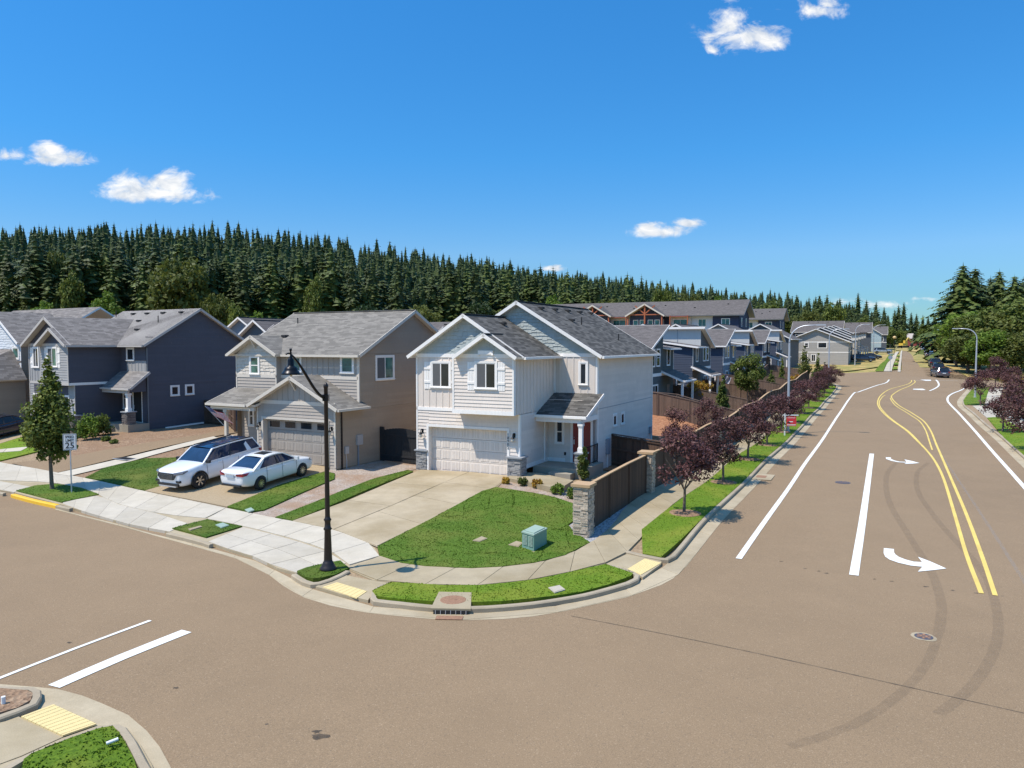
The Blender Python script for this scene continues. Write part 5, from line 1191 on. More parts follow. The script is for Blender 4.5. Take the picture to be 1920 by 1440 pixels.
    for x0, y0, x1, y1 in ((321, 725, 334, 740), (348.5, 723.3, 361.5, 738)):
        v0, z1 = H.fvz(x0, y0, Wd); v1, z0 = H.fvz(x1, y1, Wd); window(H, FR, v0, z0, v1, z1, 'single')
    w(Fm, m, 232.5, 729, 238.5, 765, kind='double', screen=False)
    u0, z1 = H.fuz(251, 727, m); u1 = u0+.95; z0 = .48; z1 = z0+2.2; mb = MB(); slabbox(mb, Fm, u0, z0, u1, z1, .0, .04); dr = mb.build('front_door', M['blackmat'], H.o); mb = MB(); slabbox(mb, Fm, u0+.06, z0+.9, u0+.1, z0+1.2, .04, .09); mb.build('handle', M['steel'], dr)
    trims(H, Fm, [(u0-.16, z0, u0, z1+.1), (u1, z0, u1+.08, z1+.1), (u0, z1, u1, z1+.1), (u0-.1, z0-.05, u1+.1, z0, .06)], name='door_casing')
    trims(H, FR, [(m, 3.2, Ln, 3.25, .03), (m, ez+.55, Ln, ez+.6, .03)], 'navy'); wall_lamp(H, F0, 5.75, 2.0)
    dspout(H, (Wd+.05, m+.05, ez-.2), (Wd+.05, m+.05, .3), 'navydoor')
    mb = MB(); mb.beam((Wd+.3, m+1.2, -.0), (Wd+.5, m+4.2, .12), .12, .1); mb.build('downspout_extension', M['trim'], H.o)
    return H
M['navydoor'] = painted('slate_garage_door', (.17, .18, .19)); M['stonedark'] = stone('dark_ledgestone', (.06, .05, .05), (.13, .11, .10), (.26, .22, .19))
M['roof2b'] = shingle('warm_grey_shingle', (.20, .185, .175), .62, 1.4)
H3 = build_h3()
# ------------------------------------------------------------------ other buildings
def at(px, D, dz=0):
    x = (px-960)/FPX*D; return Vector((x, D, h(x, D)+dz))
YB = radians(-26.4)
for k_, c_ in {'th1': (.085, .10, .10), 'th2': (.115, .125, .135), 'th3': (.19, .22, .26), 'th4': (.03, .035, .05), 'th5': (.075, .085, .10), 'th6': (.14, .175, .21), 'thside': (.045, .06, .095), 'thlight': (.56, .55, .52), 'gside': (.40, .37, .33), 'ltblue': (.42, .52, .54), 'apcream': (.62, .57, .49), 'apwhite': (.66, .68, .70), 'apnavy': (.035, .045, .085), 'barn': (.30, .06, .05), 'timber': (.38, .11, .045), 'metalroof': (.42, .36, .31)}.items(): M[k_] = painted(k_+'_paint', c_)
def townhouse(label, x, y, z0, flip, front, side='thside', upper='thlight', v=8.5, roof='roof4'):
    """right faces look on to the road; flip=False: high wall near the viewer"""
    H = House('terraced_house', label, x, y, z0, YB, 'house', 'houses with single pitch roofs along the fenced back gardens')
    D = 11.5; ms = 4.9; ss = v-ms
    m0, m1 = (ss, v) if not flip else (0, ms); s0, s1 = (0, ss) if not flip else (ms, v)
    hi, lo = 7.15, 5.35; FR = H.right(0)
    sl = (hi-lo)/ms
    zn, zf = (hi, lo) if not flip else (lo, hi)
    wall(H, 'wall', FR, [('bat', [(m0, 3.1), (m1, 3.1), (m1, zf-.12), (m0, zn-.12)], front), ('bat', [(s0, 3.1), (s1, 3.1), (s1, 5.25), (s0, 5.25)], front), ('lap', [(0, -.4), (v, -.4), (v, 2.85), (0, 2.85)], front)])
    trims(H, FR, [(0, 2.85, v, 3.12, .05), (0, 3.1, .09, 5.2), (v-.09, 3.1, v, 5.2)], 'trim')
    # near and far sides
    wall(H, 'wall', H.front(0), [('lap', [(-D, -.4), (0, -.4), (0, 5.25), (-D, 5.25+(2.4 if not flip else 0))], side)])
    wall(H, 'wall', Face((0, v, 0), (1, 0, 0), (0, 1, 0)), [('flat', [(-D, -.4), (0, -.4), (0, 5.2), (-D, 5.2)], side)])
    # high wall of the main block
    vh = m0 if not flip else m1; Fh = Face((0, vh, 0), (1, 0, 0), (0, -1 if not flip else 1, 0))
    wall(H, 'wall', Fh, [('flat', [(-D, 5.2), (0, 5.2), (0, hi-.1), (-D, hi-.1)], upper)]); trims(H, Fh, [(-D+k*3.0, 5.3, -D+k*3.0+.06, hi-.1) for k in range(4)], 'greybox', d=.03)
    mb = MB(); ov = .4; dz = sl*ov
    if not flip: roofp(mb, [(-D-.3, m1+ov, lo-dz), (.45, m1+ov, lo-dz), (.45, m0-ov, hi+dz), (-D-.3, m0-ov, hi+dz)])
    else: roofp(mb, [(-D-.3, m0-ov, lo-dz), (.45, m0-ov, lo-dz), (.45, m1+ov, hi+dz), (-D-.3, m1+ov, hi+dz)])
    r = mb.build('roof', [M[roof], M['trim']], H.o); mt = MB()
    a, b = ((m0-ov, hi+dz), (m1+ov, lo-dz)) if not flip else ((m0-ov, lo-dz), (m1+ov, hi+dz))
    fasc(mt, (.47, a[0], a[1]), (.47, b[0], b[1])); hv = m0-ov-.02 if not flip else m1+ov+.02; mt.box((-D-.3, hv-.02, hi+dz-.2), (.45, hv+.02, hi+dz+.02)); lv = m1+ov if not flip else m0-ov; mt.box((-D-.3, lv-.06, lo-dz-.15), (.45, lv+.06, lo-dz-.02)); mt.build('fascia', M['trim'], r)
    # side block roof falls towards the road
    mb = MB(); roofp(mb, [(.6, s0-.35*(not flip), 5.25), (.6, s1+.35*flip, 5.25), (-D, s1+.35*flip, 7.0), (-D, s0-.35*(not flip), 7.0)]); r = mb.build('side_roof', [M[roof], M['trim']], H.o)
    mt = MB(); e = s0-.37 if not flip else s1+.37; fasc(mt, (.6, e, 5.25), (-D, e, 7.0)); gutter(mt, (.65, s0-.35*(not flip), 5.25), (.65, s1+.35*flip, 5.25)); mt.build('fascia', M['trim'], r)
    # porch roof
    mb = MB(); roofp(mb, [(2.0, s0-.5, 2.45), (2.0, s1+.3, 2.45), (0, s1+.3, 3.3), (0, s0-.5, 3.3)], .1); r = mb.build('porch_roof', [M[roof], M['trim']], H.o); mt = MB(); fasc(mt, (2.0, s0-.52, 2.45), (0, s0-.52, 3.3)); gutter(mt, (2.05, s0-.5, 2.45), (2.05, s1+.3, 2.45)); mt.build('fascia', M['trim'], r)
    for vv in (s0-.2, s1): post(H, 1.8, vv, -.4, 2.3, .18)
    # windows
    ms_ = (m0+m1)/2
    for vv, kk in ((ms_-1.25, 'single'), (ms_+.35, 'double')): window(H, FR, vv, 3.75, vv+.95, 5.15, kk, tw=.08, sill=False, screen=False)
    window(H, FR, (s0+s1)/2-.5, 3.75, (s0+s1)/2+.45, 5.15, 'single', tw=.08, sill=False)
    window(H, FR, ms_-.9, .9, ms_+.7, 2.1, 'slider', tw=.09, sill=False)
    window(H, H.front(0), -2.6, 4.4, -2.1, 5.1, 'single', tw=.07, sill=False); window(H, H.front(0), -1.6, .9, -.9, 2.0, 'double', tw=.07, sill=False, screen=False)
    mb = MB(); slabbox(mb, FR, (s0+s1)/2-.5, -.3, (s0+s1)/2+.45, 2.0, 0, .05); mb.build('front_door', M['brownsiding'], H.o)
    return H
TL = [('green grey house right behind the pale corner house, nearest of its row', True, 'th1'), ('grey house with a tall pale upper wall, second in the row', False, 'th2'), ('light blue grey house behind the big round tree, third in the row', True, 'th3'),
      ('navy house between light blue grey neighbours, fourth in the row', False, 'th5'), ('darkest small house, fifth in the row of single pitch roofs', True, 'th4'), ('pale blue house at the far end of the single pitch row', False, 'th6')]
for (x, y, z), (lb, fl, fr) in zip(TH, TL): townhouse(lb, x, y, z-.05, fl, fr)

def gable_house(label, px, D, Wd, Ln, ez, rz, wallm, roofm='roof4', yaw=YB, ridge='v', z0=None, group=None, belts=(), name='house', wins=(), cat='house', tm='trim', lites=True, dz=0):
    p = at(px, D); H = House(name, label, p.x, p.y, (p.z if z0 is None else z0)+dz, yaw, cat, group)
    F = H.front(0); FR = H.right(Wd); um = Wd/2; vm = Ln/2
    if ridge == 'v':
        wall(H, 'wall', F, [('lap', [(0, -.4), (Wd, -.4), (Wd, ez-.1), (um, rz-.2), (0, ez-.1)], wallm)]); wall(H, 'wall', FR, [('lap', [(0, -.4), (Ln, -.4), (Ln, ez), (0, ez)], wallm)]); wall(H, 'wall', H.left(0), [('flat', [(0, -.4), (Ln, -.4), (Ln, ez), (0, ez)], wallm)])
        gable2(H.o, -.5, Wd+.5, ez-.15, rz, -.5, Ln+.5, roofm, tm, .4)
    else:
        wall(H, 'wall', FR, [('lap', [(0, -.4), (Ln, -.4), (Ln, ez-.1), (vm, rz-.2), (0, ez-.1)], wallm)]); wall(H, 'wall', F, [('lap', [(0, -.4), (Wd, -.4), (Wd, ez), (0, ez)], wallm)]); wall(H, 'wall', H.left(0), [('flat', [(0, -.4), (Ln, -.4), (Ln, ez), (vm, rz-.2), (0, ez)], wallm)])
        mb = MB(); z = ez-.15; roofp(mb, [(-.4, -.5, z), (Wd+.4, -.5, z), (Wd+.4, vm, rz), (-.4, vm, rz)]); roofp(mb, [(-.4, Ln+.5, z), (Wd+.4, Ln+.5, z), (Wd+.4, vm, rz), (-.4, vm, rz)]); r = mb.build('roof', [M[roofm], M[tm]], H.o)
        mt = MB(); fasc(mt, (Wd+.42, -.5, z), (Wd+.42, vm, rz)); fasc(mt, (Wd+.42, vm, rz), (Wd+.42, Ln+.5, z)); gutter(mt, (-.4, -.55, z), (Wd+.4, -.55, z)); fasc(mt, (-.42, -.5, z), (-.42, vm, rz)); mt.build('fascia', M[tm], r)
        for k in range(3): vent(H, r, (Wd*(.3+.2*k), vm-.7, rz-.7*(rz-ez)/vm), 0)
    for b in belts: trims(H, F, [(0, b-.09, Wd, b+.09, .04)], tm); trims(H, FR, [(0, b-.09, Ln, b+.09, .04)], tm)
    for (s, u0, z0_, u1, z1, k) in wins: window(H, F if s == 'f' else FR, u0, z0_, u1, z1, k, tw=.12, sill=False, screen=False)
    return H
# the gable end beyond the gardens, and the row behind it
GW = [('f', 4.2, 3.6, 4.9, 4.5, 'double'), ('f', 6.9, 3.5, 8.6, 4.6, 'single'), ('f', 1.0, .6, 2.2, 2.0, 'slider'), ('f', 3.6, .6, 4.8, 2.0, 'slider'), ('f', 5.6, .6, 6.4, 2.0, 'slider'), ('r', 1.0, 3.6, 2.0, 5.0, 'single')]
gable_house('wide taupe house showing a broad gable end beyond the brown garden fences', 1470, 166, 12.9, 9.5, 4.9, 7.6, 'gside', 'roof4', belts=(4.75, 2.55), wins=GW, name='gable_house')
q0 = at(1470, 166)
for k, (wm, lb) in enumerate((('th2', 'house directly behind the broad taupe gable, only roof edge and front showing'), ('cream', 'cream fronted house, third back behind the broad taupe gable'), ('gside', 'taupe house, fourth back behind the broad gable'), ('th3', 'blue grey house, fifth back behind the broad gable'))):
    dv = 11.5*(k+1); x = q0.x+dv*sin(-YB)+.3*k; y = q0.y+dv*cos(YB); px = x/y*FPX+960
    HH = gable_house(lb, px, y, 12.9, 9.3, 5.1+.1*k, 7.9+.15*k, wm, 'roof4', belts=(2.6,), wins=[('r', 1.2, 3.5, 2.2, 4.8, 'single'), ('r', 5, 3.5, 6.4, 4.8, 'slider')], name='gable_house', z0=q0.z+.25*(k+1))
    mb = MB(); roofp(mb, [(14.9, 4.6, 2.4), (14.9, 9, 2.4), (12.9, 9, 3.2), (12.9, 4.6, 3.2)], .1); r = mb.build('porch_roof', [M['roof4'], M['trim']], HH.o)
    mt = MB(); fasc(mt, (14.9, 4.58, 2.4), (12.9, 4.58, 3.2)); mt.build('fascia', M['trim'], r); post(HH, 14.7, 4.8, -.4, 2.3, .2); post(HH, 14.7, 8.8, -.4, 2.3, .2)
    mb = MB(); mb.box((12.9, .5, 4.9), (14.3, 3.4, 6.2)); mb.build('bay', M['cream'], HH.o); mb = MB(); mb.box((12.8, .2, 6.2), (14.6, 3.7, 6.4)); mb.build('bay_roof', M['roof4'], HH.o)
gable_house('pale blue green house near the far end of the left row', 1603, 262, 8, 10, 6.0, 8.8, 'ltblue', 'roof4', belts=(3.0,), wins=[('r', 1, 3.6, 2.4, 5, 'slider'), ('r', 5, 3.6, 6.4, 5, 'slider')], name='gable_house')
gable_house('long grey roofed house at the far end of the left row', 1619, 300, 8, 12, 6.2, 9.4, 'th5', 'roof4', ridge='u', belts=(3.0,), wins=[('f', 1.2, 3.5, 3.4, 5.0, 'slider'), ('f', 4.6, 3.5, 6.8, 5.0, 'slider'), ('f', 1.2, .6, 3.4, 2.2, 'slider')], name='long_roof_house')
gable_house('long grey roofed house behind the taupe gable, left one of two', 1484, 232, 14, 12, 6.5, 9.8, 'apnavy', 'roof4', ridge='u', wins=[('f', 1.0, 4.6, 2.6, 5.6, 'slider')], name='long_roof_house')
gable_house('long grey roofed house behind the taupe gable, right one of two', 1556, 250, 12, 12, 6.4, 9.7, 'th5', 'roof4', ridge='u', name='long_roof_house')
gable_house('red barn with a pale metal roof among the far trees', 1701, 480, 17, 14, 4.6, 7.6, 'barn', 'metalroof', ridge='u', yaw=radians(-20), name='barn', cat='barn', z0=6.2)
# leftmost house of the near street
def build_h4():
    X, Y = (-46.0, 63.0); H = House('white_shingle_house', 'pale house with white wavy shingles at the left edge, black car before it', X, Y, 1.25, radians(-31.9))
    ez = 6.0; W_ = 12.0
    F = H.front(0)
    # find the right corner under image column 40
    q = H.L(41, 700, 'v', 0); ur = q.x
    wall(H, 'wall', F, [('lap', [(ur-W_, 2.6), (ur, 2.6), (ur, 4.5), (ur-W_, 4.5)], 'apwhite'), ('shake', [(ur-W_, 4.6), (ur, 4.6), (ur, ez), (ur-3.4, ez+2.3), (ur-6.8, ez)], 'apwhite')])
    trims(H, F, [(ur-W_, 4.48, ur, 4.66)], 'brownsiding'); trims(H, F, [(ur-.1, 2.6, ur, ez)], 'trim')
    wall(H, 'wall', H.right(ur), [('lap', [(0, -.3), (10, -.3), (10, ez), (0, ez)], 'tan')])
    a, b = H.fuz(25, 652.5, 0); c, d = H.fuz(35.5, 671.5, 0); window(H, F, a, d, c, b, 'single', 'glassgreen', tw=.12, sill=False)
    mb = MB(); u1 = ur+.35; um = ur-3.4; za = ez+3.75*.66
    roofp(mb, [(u1, -.4, ez), (u1, 4, ez), (um, 4, za), (um, -.4, za)]); roofp(mb, [(um-3.75, -.4, ez), (um-3.75, 4, ez), (um, 4, za), (um, -.4, za)]); r = mb.build('front_roof', [M['roof3'], M['trim']], H.o)
    mt = MB(); fasc(mt, (um, -.42, za), (u1, -.42, ez)); fasc(mt, (um-3.75, -.42, ez), (um, -.42, za)); mt.build('fascia', M['trim'], r)
    mb = MB(); roofp(mb, [(ur-14, 1.0, ez), (ur+.4, 1.0, ez), (ur+.4, 6.0, ez+3.0), (ur-14, 6.0, ez+3.0)]); roofp(mb, [(ur-14, 11, ez), (ur+.4, 11, ez), (ur+.4, 6, ez+3.0), (ur-14, 6, ez+3.0)]); r = mb.build('roof', [M['roof3'], M['trim']], H.o)
    for px, py in ((10, 591), (58, 593)): q = H.L(px, py, 'v', 5.4); vent(H, r, (q.x, 5.4, ez+2.62), 0)
    # low garage in front
    gv = -5.2; q = H.L(49, 760, 'v', 0); gr = q.x; zt = H.fvz(30, 712, gr)[1]
    wall(H, 'wall', H.front(gv), [('lap', [(gr-9, -.5), (gr, -.5), (gr, zt-.1), (gr-9, zt-.1)], 'tan')]); wall(H, 'wall', H.right(gr), [('lap', [(gv, -.5), (0, -.5), (0, zt), (gv, zt)], 'tan')])
    mb = MB(); zr = zt+2.3; roofp(mb, [(gr-9, gv-.4, zt), (gr+.3, gv-.4, zt), (gr-1.8, 0, zr), (gr-9, 0, zr)]); roofp(mb, [(gr+.3, gv-.4, zt), (gr+.3, 0, zt), (gr-1.8, 0, zr)]); r = mb.build('garage_roof', [M['roof3'], M['tantrim']], H.o); mt = MB(); gutter(mt, (gr-9, gv-.45, zt), (gr+.3, gv-.45, zt)); mt.build('gutter', M['tantrim'], r)
    dspout(H, (gr-1.7, gv-.05, zt-.1), (gr-1.7, gv-.05, -.2), 'darkbrown')
build_h4()
# roofs that show between and behind the near houses
BG = [(-40, 112, 12, 11, 'gside'), (40, 118, 11, 11, 'th2'), (105, 108, 12, 11, 'th5'), (165, 116, 12, 12, 'gside'), (405, 92, 9, 10, 'th3'), (432, 80, 8, 9, 'th2'), (455, 74, 9, 9, 'th5'), (790, 84, 9, 10, 'th2'), (838, 96, 9, 10, 'gside'), (1040, 88, 11, 12, 'gside'), (1135, 104, 11, 11, 'th2'), (1205, 122, 11, 12, 'th5'), (1290, 138, 11, 12, 'gside'), (1372, 152, 11, 12, 'th2'), (925, 100, 9, 10, 'th2'), (600, 100, 12, 10, 'gside'), (700, 98, 12, 10, 'th2')]
BL = {-40: 'house behind the white shingled one at the far left, roof top only', 40: 'grey roof showing above the front roof of the slate house, left part', 105: 'grey roof showing above the front gable peak of the slate house', 165: 'grey roof showing above the slate house, right beside its tall roof', 838: 'dark roof corner behind the left eave of the corner house', 1135: 'low roof with a white edge right of the corner house ridge', 1205: 'white edged gable roof in front of the first red timber truss', 1290: 'small white edged gable roof in front of the apartment balconies', 1372: 'white edged gable roof below the navy end of the long apartments', 925: 'house hidden behind the corner house front gable', 600: 'house hidden behind the taupe house roof, left one', 700: 'house hidden behind the taupe house roof, right one', 405: 'blue grey house peeping between the slate and taupe houses, highest roof', 432: 'grey house peeping between the slate and taupe houses, middle roof', 455: 'grey roof just left of the taupe house ridge', 790: 'small grey roof behind the gap between taupe and corner house', 1040: 'house behind the corner house, hidden but for its ridge'}
for k, (px, D, w, l, wm) in enumerate(BG):
    tops = {405: 596, 432: 601, 455: 607, 790: 611, 838: 611}; z0 = None
    rz = 8.6
    p = at(px, D)
    if px < 200: rz = (644.5-584-2*(k % 2))/FPX*D+7.2-p.z-.4
    elif px in tops: rz = (644.5-tops[px])/FPX*D+7.2-p.z
    elif px > 1000: rz = (644.5-606)/FPX*D+7.2-p.z-.2
    else: rz = 7.6
    gable_house(BL[px], px, D, w, l, rz-2.9, rz, wm, 'roof4', ridge='v' if px > 1000 or px in (405, 432) else 'u', name='background_house', group='grey roofs behind the nearer houses', yaw=YB-.04)

# ------------------------------------------------------------------ apartment blocks
def apartments(label, px, D, L, ez, rz, wings, ztop=None, dp=13):
    p = at(px, D); H = House('apartment_block', label, p.x, p.y, p.z, YB, 'apartment block'); F = H.front(0); FR = H.right(0)
    secs = []; u = 0; cols = ['apnavy', 'apwhite', 'apcream', 'apnavy', 'apcream', 'apwhite', 'apnavy', 'apcream']; k = 0
    while u > -L:
        w = 4.6 if k else 5.4; a = max(u-w, -L); dd = .5 if k % 2 else 0
        Fk = H.front(dd); secs.append(('flat', [(a, -.5), (u, -.5), (u, ez), (a, ez)], cols[k % 8]))
        wall(H, 'wall', Fk, [secs[-1]]); mb = MB(); mb.box((a, dd+.02, -.5), (u, 1.0, ez)); mb.build('wall', M[cols[k % 8]], H.o)
        for fl in range(3):
            zb = ez-2.6-fl*3.1+.3
            if k % 3 == 2:
                window(H, Fk, a+.8, zb-.7, u-.8, zb+1.5, 'slider', tw=.08, sill=False, screen=False, glass='glassteal')
                mb = MB(); mb.box((a+.3, dd-1.5, zb-1.1), (u-.3, dd, zb-.9)); mb.box((a+.3, dd-1.5, zb+2.0), (u-.3, dd, zb+2.1)) if fl == 0 else None
                for s in range(14): x = a+.35+s*(u-a-.7)/13; mb.box((x, dd-1.5, zb-.9), (x+.04, dd-1.46, zb+.1))
                mb.box((a+.3, dd-1.52, zb+.05), (u-.3, dd-1.44, zb+.15)); mb.build('balcony', M['timber'], H.o)
                mb = MB(); mb.box((a+.3, dd-1.5, -.5), (a+.5, dd-1.3, ez)); mb.box((u-.5, dd-1.5, -.5), (u-.3, dd-1.3, ez)); mb.build('balcony_post', M['timber'], H.o) if fl == 0 else None
            else: window(H, Fk, (a+u)/2-.8, zb, (a+u)/2+.8, zb+1.5, 'slider', tw=.1, sill=False, screen=False, glass='glassteal')
        mb = MB()
        slabbox(mb, Fk, a+.02, -.5, u-.02, ez-5.0, .0, .04); mb.build('lower_cladding', M['apcream'], H.o)
        u = a; k += 1
    wall(H, 'wall', FR, [('flat', [(0, -.5), (dp, -.5), (dp, ez), (dp/2, rz-.3), (0, ez)], 'apnavy')])
    for fl in range(3):
        for vv in (3, 8.5): window(H, FR, vv, ez-2.3-fl*3.1, vv+.8, ez-.6-fl*3.1, 'single', tw=.1, sill=False)
    mb = MB(); ov = .9; sl = (rz-ez)/(dp/2+ov)
    roofp(mb, [(-L, -ov, ez), (1.2, -ov, ez), (1.2, dp/2, rz), (-L, dp/2, rz)], .25); roofp(mb, [(-L, dp+ov, ez), (1.2, dp+ov, ez), (1.2, dp/2, rz), (-L, dp/2, rz)], .25); r = mb.build('roof', [M['roof4'], M['greybox']], H.o)
    for k in range(6): vent(H, r, (-3-k*L/7, dp/2-2.2-(k % 2)*1.4, rz-sl*(2.1+(k % 2)*1.4)), 0)
    for (uc, hw, pr) in wings:
        zt = ez+hw*sl*1.25; v0 = -pr; vb = min(dp/2, (zt-ez)/sl-ov)
        mb = MB(); roofp(mb, [(uc-hw, v0, ez-.0), (uc-hw, -ov, ez-.0), (uc, vb, zt), (uc, v0, zt)], .2); roofp(mb, [(uc+hw, v0, ez), (uc+hw, -ov, ez), (uc, vb, zt), (uc, v0, zt)], .2); g = mb.build('gable_roof', [M['roof4'], M['tantrim']], H.o)
        mt = MB(); fasc(mt, (uc-hw, v0-.03, ez), (uc, v0-.03, zt), .3, .1, .1); fasc(mt, (uc, v0-.03, zt), (uc+hw, v0-.03, ez), .3, .1, .1); mt.build('fascia', M['tantrim'], g)
        mt = MB(); t_ = .22
        mt.beam((uc, v0+.3, -.5), (uc, v0+.3, zt-.3), t_*1.3, t_*1.3, up=(1, 0, 0)); mt.beam((uc-hw*.85, v0+.3, ez+.25), (uc+hw*.85, v0+.3, ez+.25), t_, t_)
        for s in (-1, 1): mt.beam((uc, v0+.3, ez+.4), (uc+s*hw*.5, v0+.3, ez+hw*.5), t_, t_); mt.beam((uc+s*hw*.86, v0+.3, -.5), (uc+s*hw*.86, v0+.3, ez+.3), t_*1.2, t_*1.2, up=(1, 0, 0))
        mt.build('timber_truss', M['timber'], g)
        wall(H, 'wall', H.front(v0+1.6), [('flat', [(uc-hw*.85, -.5), (uc+hw*.85, -.5), (uc+hw*.85, ez-.1), (uc, zt-.4), (uc-hw*.85, ez-.1)], 'apnavy')])
        for s in (-2.4, -.9, .9, 2.4): window(H, H.front(v0+1.6), uc+s-.5, ez-2.4, uc+s+.5, ez-.9, 'single', tw=.08, sill=False, glass='glassteal')
    return H
apartments('long navy and cream apartment block with red timber gable trusses', 1384, 158, 48, 10.4, 13.9, [(-19.4, 4.4, 3.0), (-31.4, 4.4, 3.0)])
apartments('short navy and cream apartment block right of the long one', 1459, 205, 13, 10.0, 13.2, [])

# ------------------------------------------------------------------ fences
def fence(label, pts, hgt=1.83, mat='fencegrey', cap=True, base=.05, group='brown board fences between the back gardens', name='board_fence', step=2.4, capmat=None, seed=1, flatz=None, side=1, hs=None):
    P = []
    for a, b in zip(pts[:-1], pts[1:]):
        n = max(1, round(hypot(b[0]-a[0], b[1]-a[1])/step))
        for k in range(n): P.append((a[0]+(b[0]-a[0])*k/n, a[1]+(b[1]-a[1])*k/n))
    P.append(tuple(pts[-1][:2])); Z = hts(P)+base if flatz is None else np.full(len(P), flatz)
    rr = random.Random(seed); o = thing(name, label, 'fence', (P[0][0], P[0][1], Z[0]), 0, group); O = Vector((P[0][0], P[0][1], Z[0]))
    mb = MB(); mr = MB(); mc = MB()
    for (x0, y0), z0, (x1, y1), z1 in zip(P[:-1], Z[:-1], P[1:], Z[1:]):
        a = Vector((x0, y0, z0))-O; b = Vector((x1, y1, z1))-O; d = Vector((b.x-a.x, b.y-a.y, 0)); L = d.length; d.normalize(); nn = Vector((-d.y, d.x, 0))*side; k = max(2, int(L/.145))
        for i in range(k):
            s = (i+.5)/k; c = a+(b-a)*s+Z3*(hgt/2-.04+rr.uniform(-.012, .012)); mb.obox(c, d*(L/k/2-.004), nn*.011, Z3*(hgt/2-.02))
        for zz in (.25, hgt*.55, hgt-.12): mr.beam(a+Z3*zz+nn*.04, b+Z3*zz+nn*.04, .045, .09)
        if cap: mc.beam(a+Z3*(hgt+.0)+nn*.02, b+Z3*(hgt+.0)+nn*.02, .15, .045)
    for (x, y), z in zip(P, Z):
        q = Vector((x, y, z))-O; mp = MB(); mp.box((q.x-.055, q.y-.055, q.z-.3), (q.x+.055, q.y+.055, q.z+hgt-.01)); mp.build('post', M[mat], o)
    mb.build('boards', M[mat], o); mr.build('rail', M[mat], o)
    if cap: mc.build('cap_rail', M[capmat or mat], o)
    return o
def pillar(label, x, y, hh=2.03, w=.56):
    z = h(x, y); o = thing('stone_pillar', label, 'pillar', (x, y, z), YB, 'stone fence pillars beside the pavement')
    mb = MB()
    for k, (O_, U, N) in enumerate((((-w/2, -w/2, 0), (1, 0, 0), (0, -1, 0)), ((w/2, -w/2, 0), (0, 1, 0), (1, 0, 0)), ((-w/2, w/2, 0), (1, 0, 0), (0, 1, 0)), ((-w/2, -w/2, 0), (0, 1, 0), (-1, 0, 0)))): ledge(mb, Face(O_, U, N), 0, -.1, w, hh-.1, int(x*7)+k, .07)
    mb.build('stonework', M['stonetan'], o); mb = MB(); mb.box((-w/2-.09, -w/2-.09, hh-.1), (w/2+.09, w/2+.09, hh)); mb.build('cap', M['capwood'], o); return o
P1 = G(1094, 1008); P2 = Vector((P1.x+.442*8.3, P1.y+.897*8.3, 0))
pillar('stone pillar at the near end of the dark fence, beside the front lawn', P1.x, P1.y); pillar('stone pillar behind the nearest plum tree, middle of the dark fence', P2.x, P2.y)
P3 = Vector((P1.x+.442*24.5, P1.y+.897*24.5, 0)); pillar('stone pillar half hidden by plum trees, where the garden fences meet', P3.x, P3.y)
dk = dict(mat='fence', capmat='capwood', hgt=1.82, group='dark fence sections along the pavement', side=1)
dv = Vector((.442, .897, 0))
a = P1+dv*.3; b = P2-dv*.3; fence('dark board fence between the two nearest stone pillars', [(a.x, a.y), (b.x, b.y)], seed=3, **dk)
a = P2+dv*.3; b = P3-dv*.3; fence('dark fence with orange brown cap behind the nearest plum trees', [(a.x, a.y), (b.x, b.y)], seed=4, **dk)
a = P3+dv*.3; b = Vector((*rb(-4.7, 103), 0)); fence('far stretch of fence behind the plum trees up to the side road', [(a.x, a.y), (b.x, b.y)], seed=5, **dk)
w0 = loc2w(H1W, 8.62, 6.6); e0 = P1+dv*13.5; fence('dark fence from the corner house side wall to the pavement fence', [w0, (e0.x-.1, e0.y)], mat='fence', seed=6, side=-1)
def rfl(t, s=-4.65): return rb(s, t)
# cross fences of the back gardens
e1 = (17.2, 57.0)
fence('nearest back garden fence behind the corner house, above the red bark', [(10.2, 60.4), (13.0, 59.3), e1], seed=10)
ends = [rb(-4.7, t) for t in (40, 47.5, 55, 62)]
GL = ['second back garden fence, with the small green tree in front', 'third back garden fence, behind the small green tree', 'fence of the fourth garden, right of the round tree', 'fence crossing the fifth back garden beside the tall street light', 'fence crossing the sixth back garden beyond the street light', 'fence crossing the seventh back garden near the cross street', 'last back garden fence in front of the broad taupe gable']
for k, lb in enumerate(GL):
    E = rb(-4.75, 33+k*11.3); Q = [(E[0]-.896*d, E[1]+.445*d) for d in (15.5 if k < 2 else 14, 9.5, 5, 0)]
    Q[1] = (Q[1][0]+.2, Q[1][1]+.5); fence(lb, Q, seed=20+k, step=2.6)
for k, (a, b, lb) in enumerate((((1240, 70), (1290, 84), 'fence in front of the green grey house porch'), ((1376, 92), (1402, 106), 'short garden fence by the navy house'), ((1425, 106), (1440, 120), 'short garden fence by the darkest small house'))): p, q = at(*a), at(*b); fence(lb, [(p.x, p.y), (q.x, q.y)], seed=40+k)
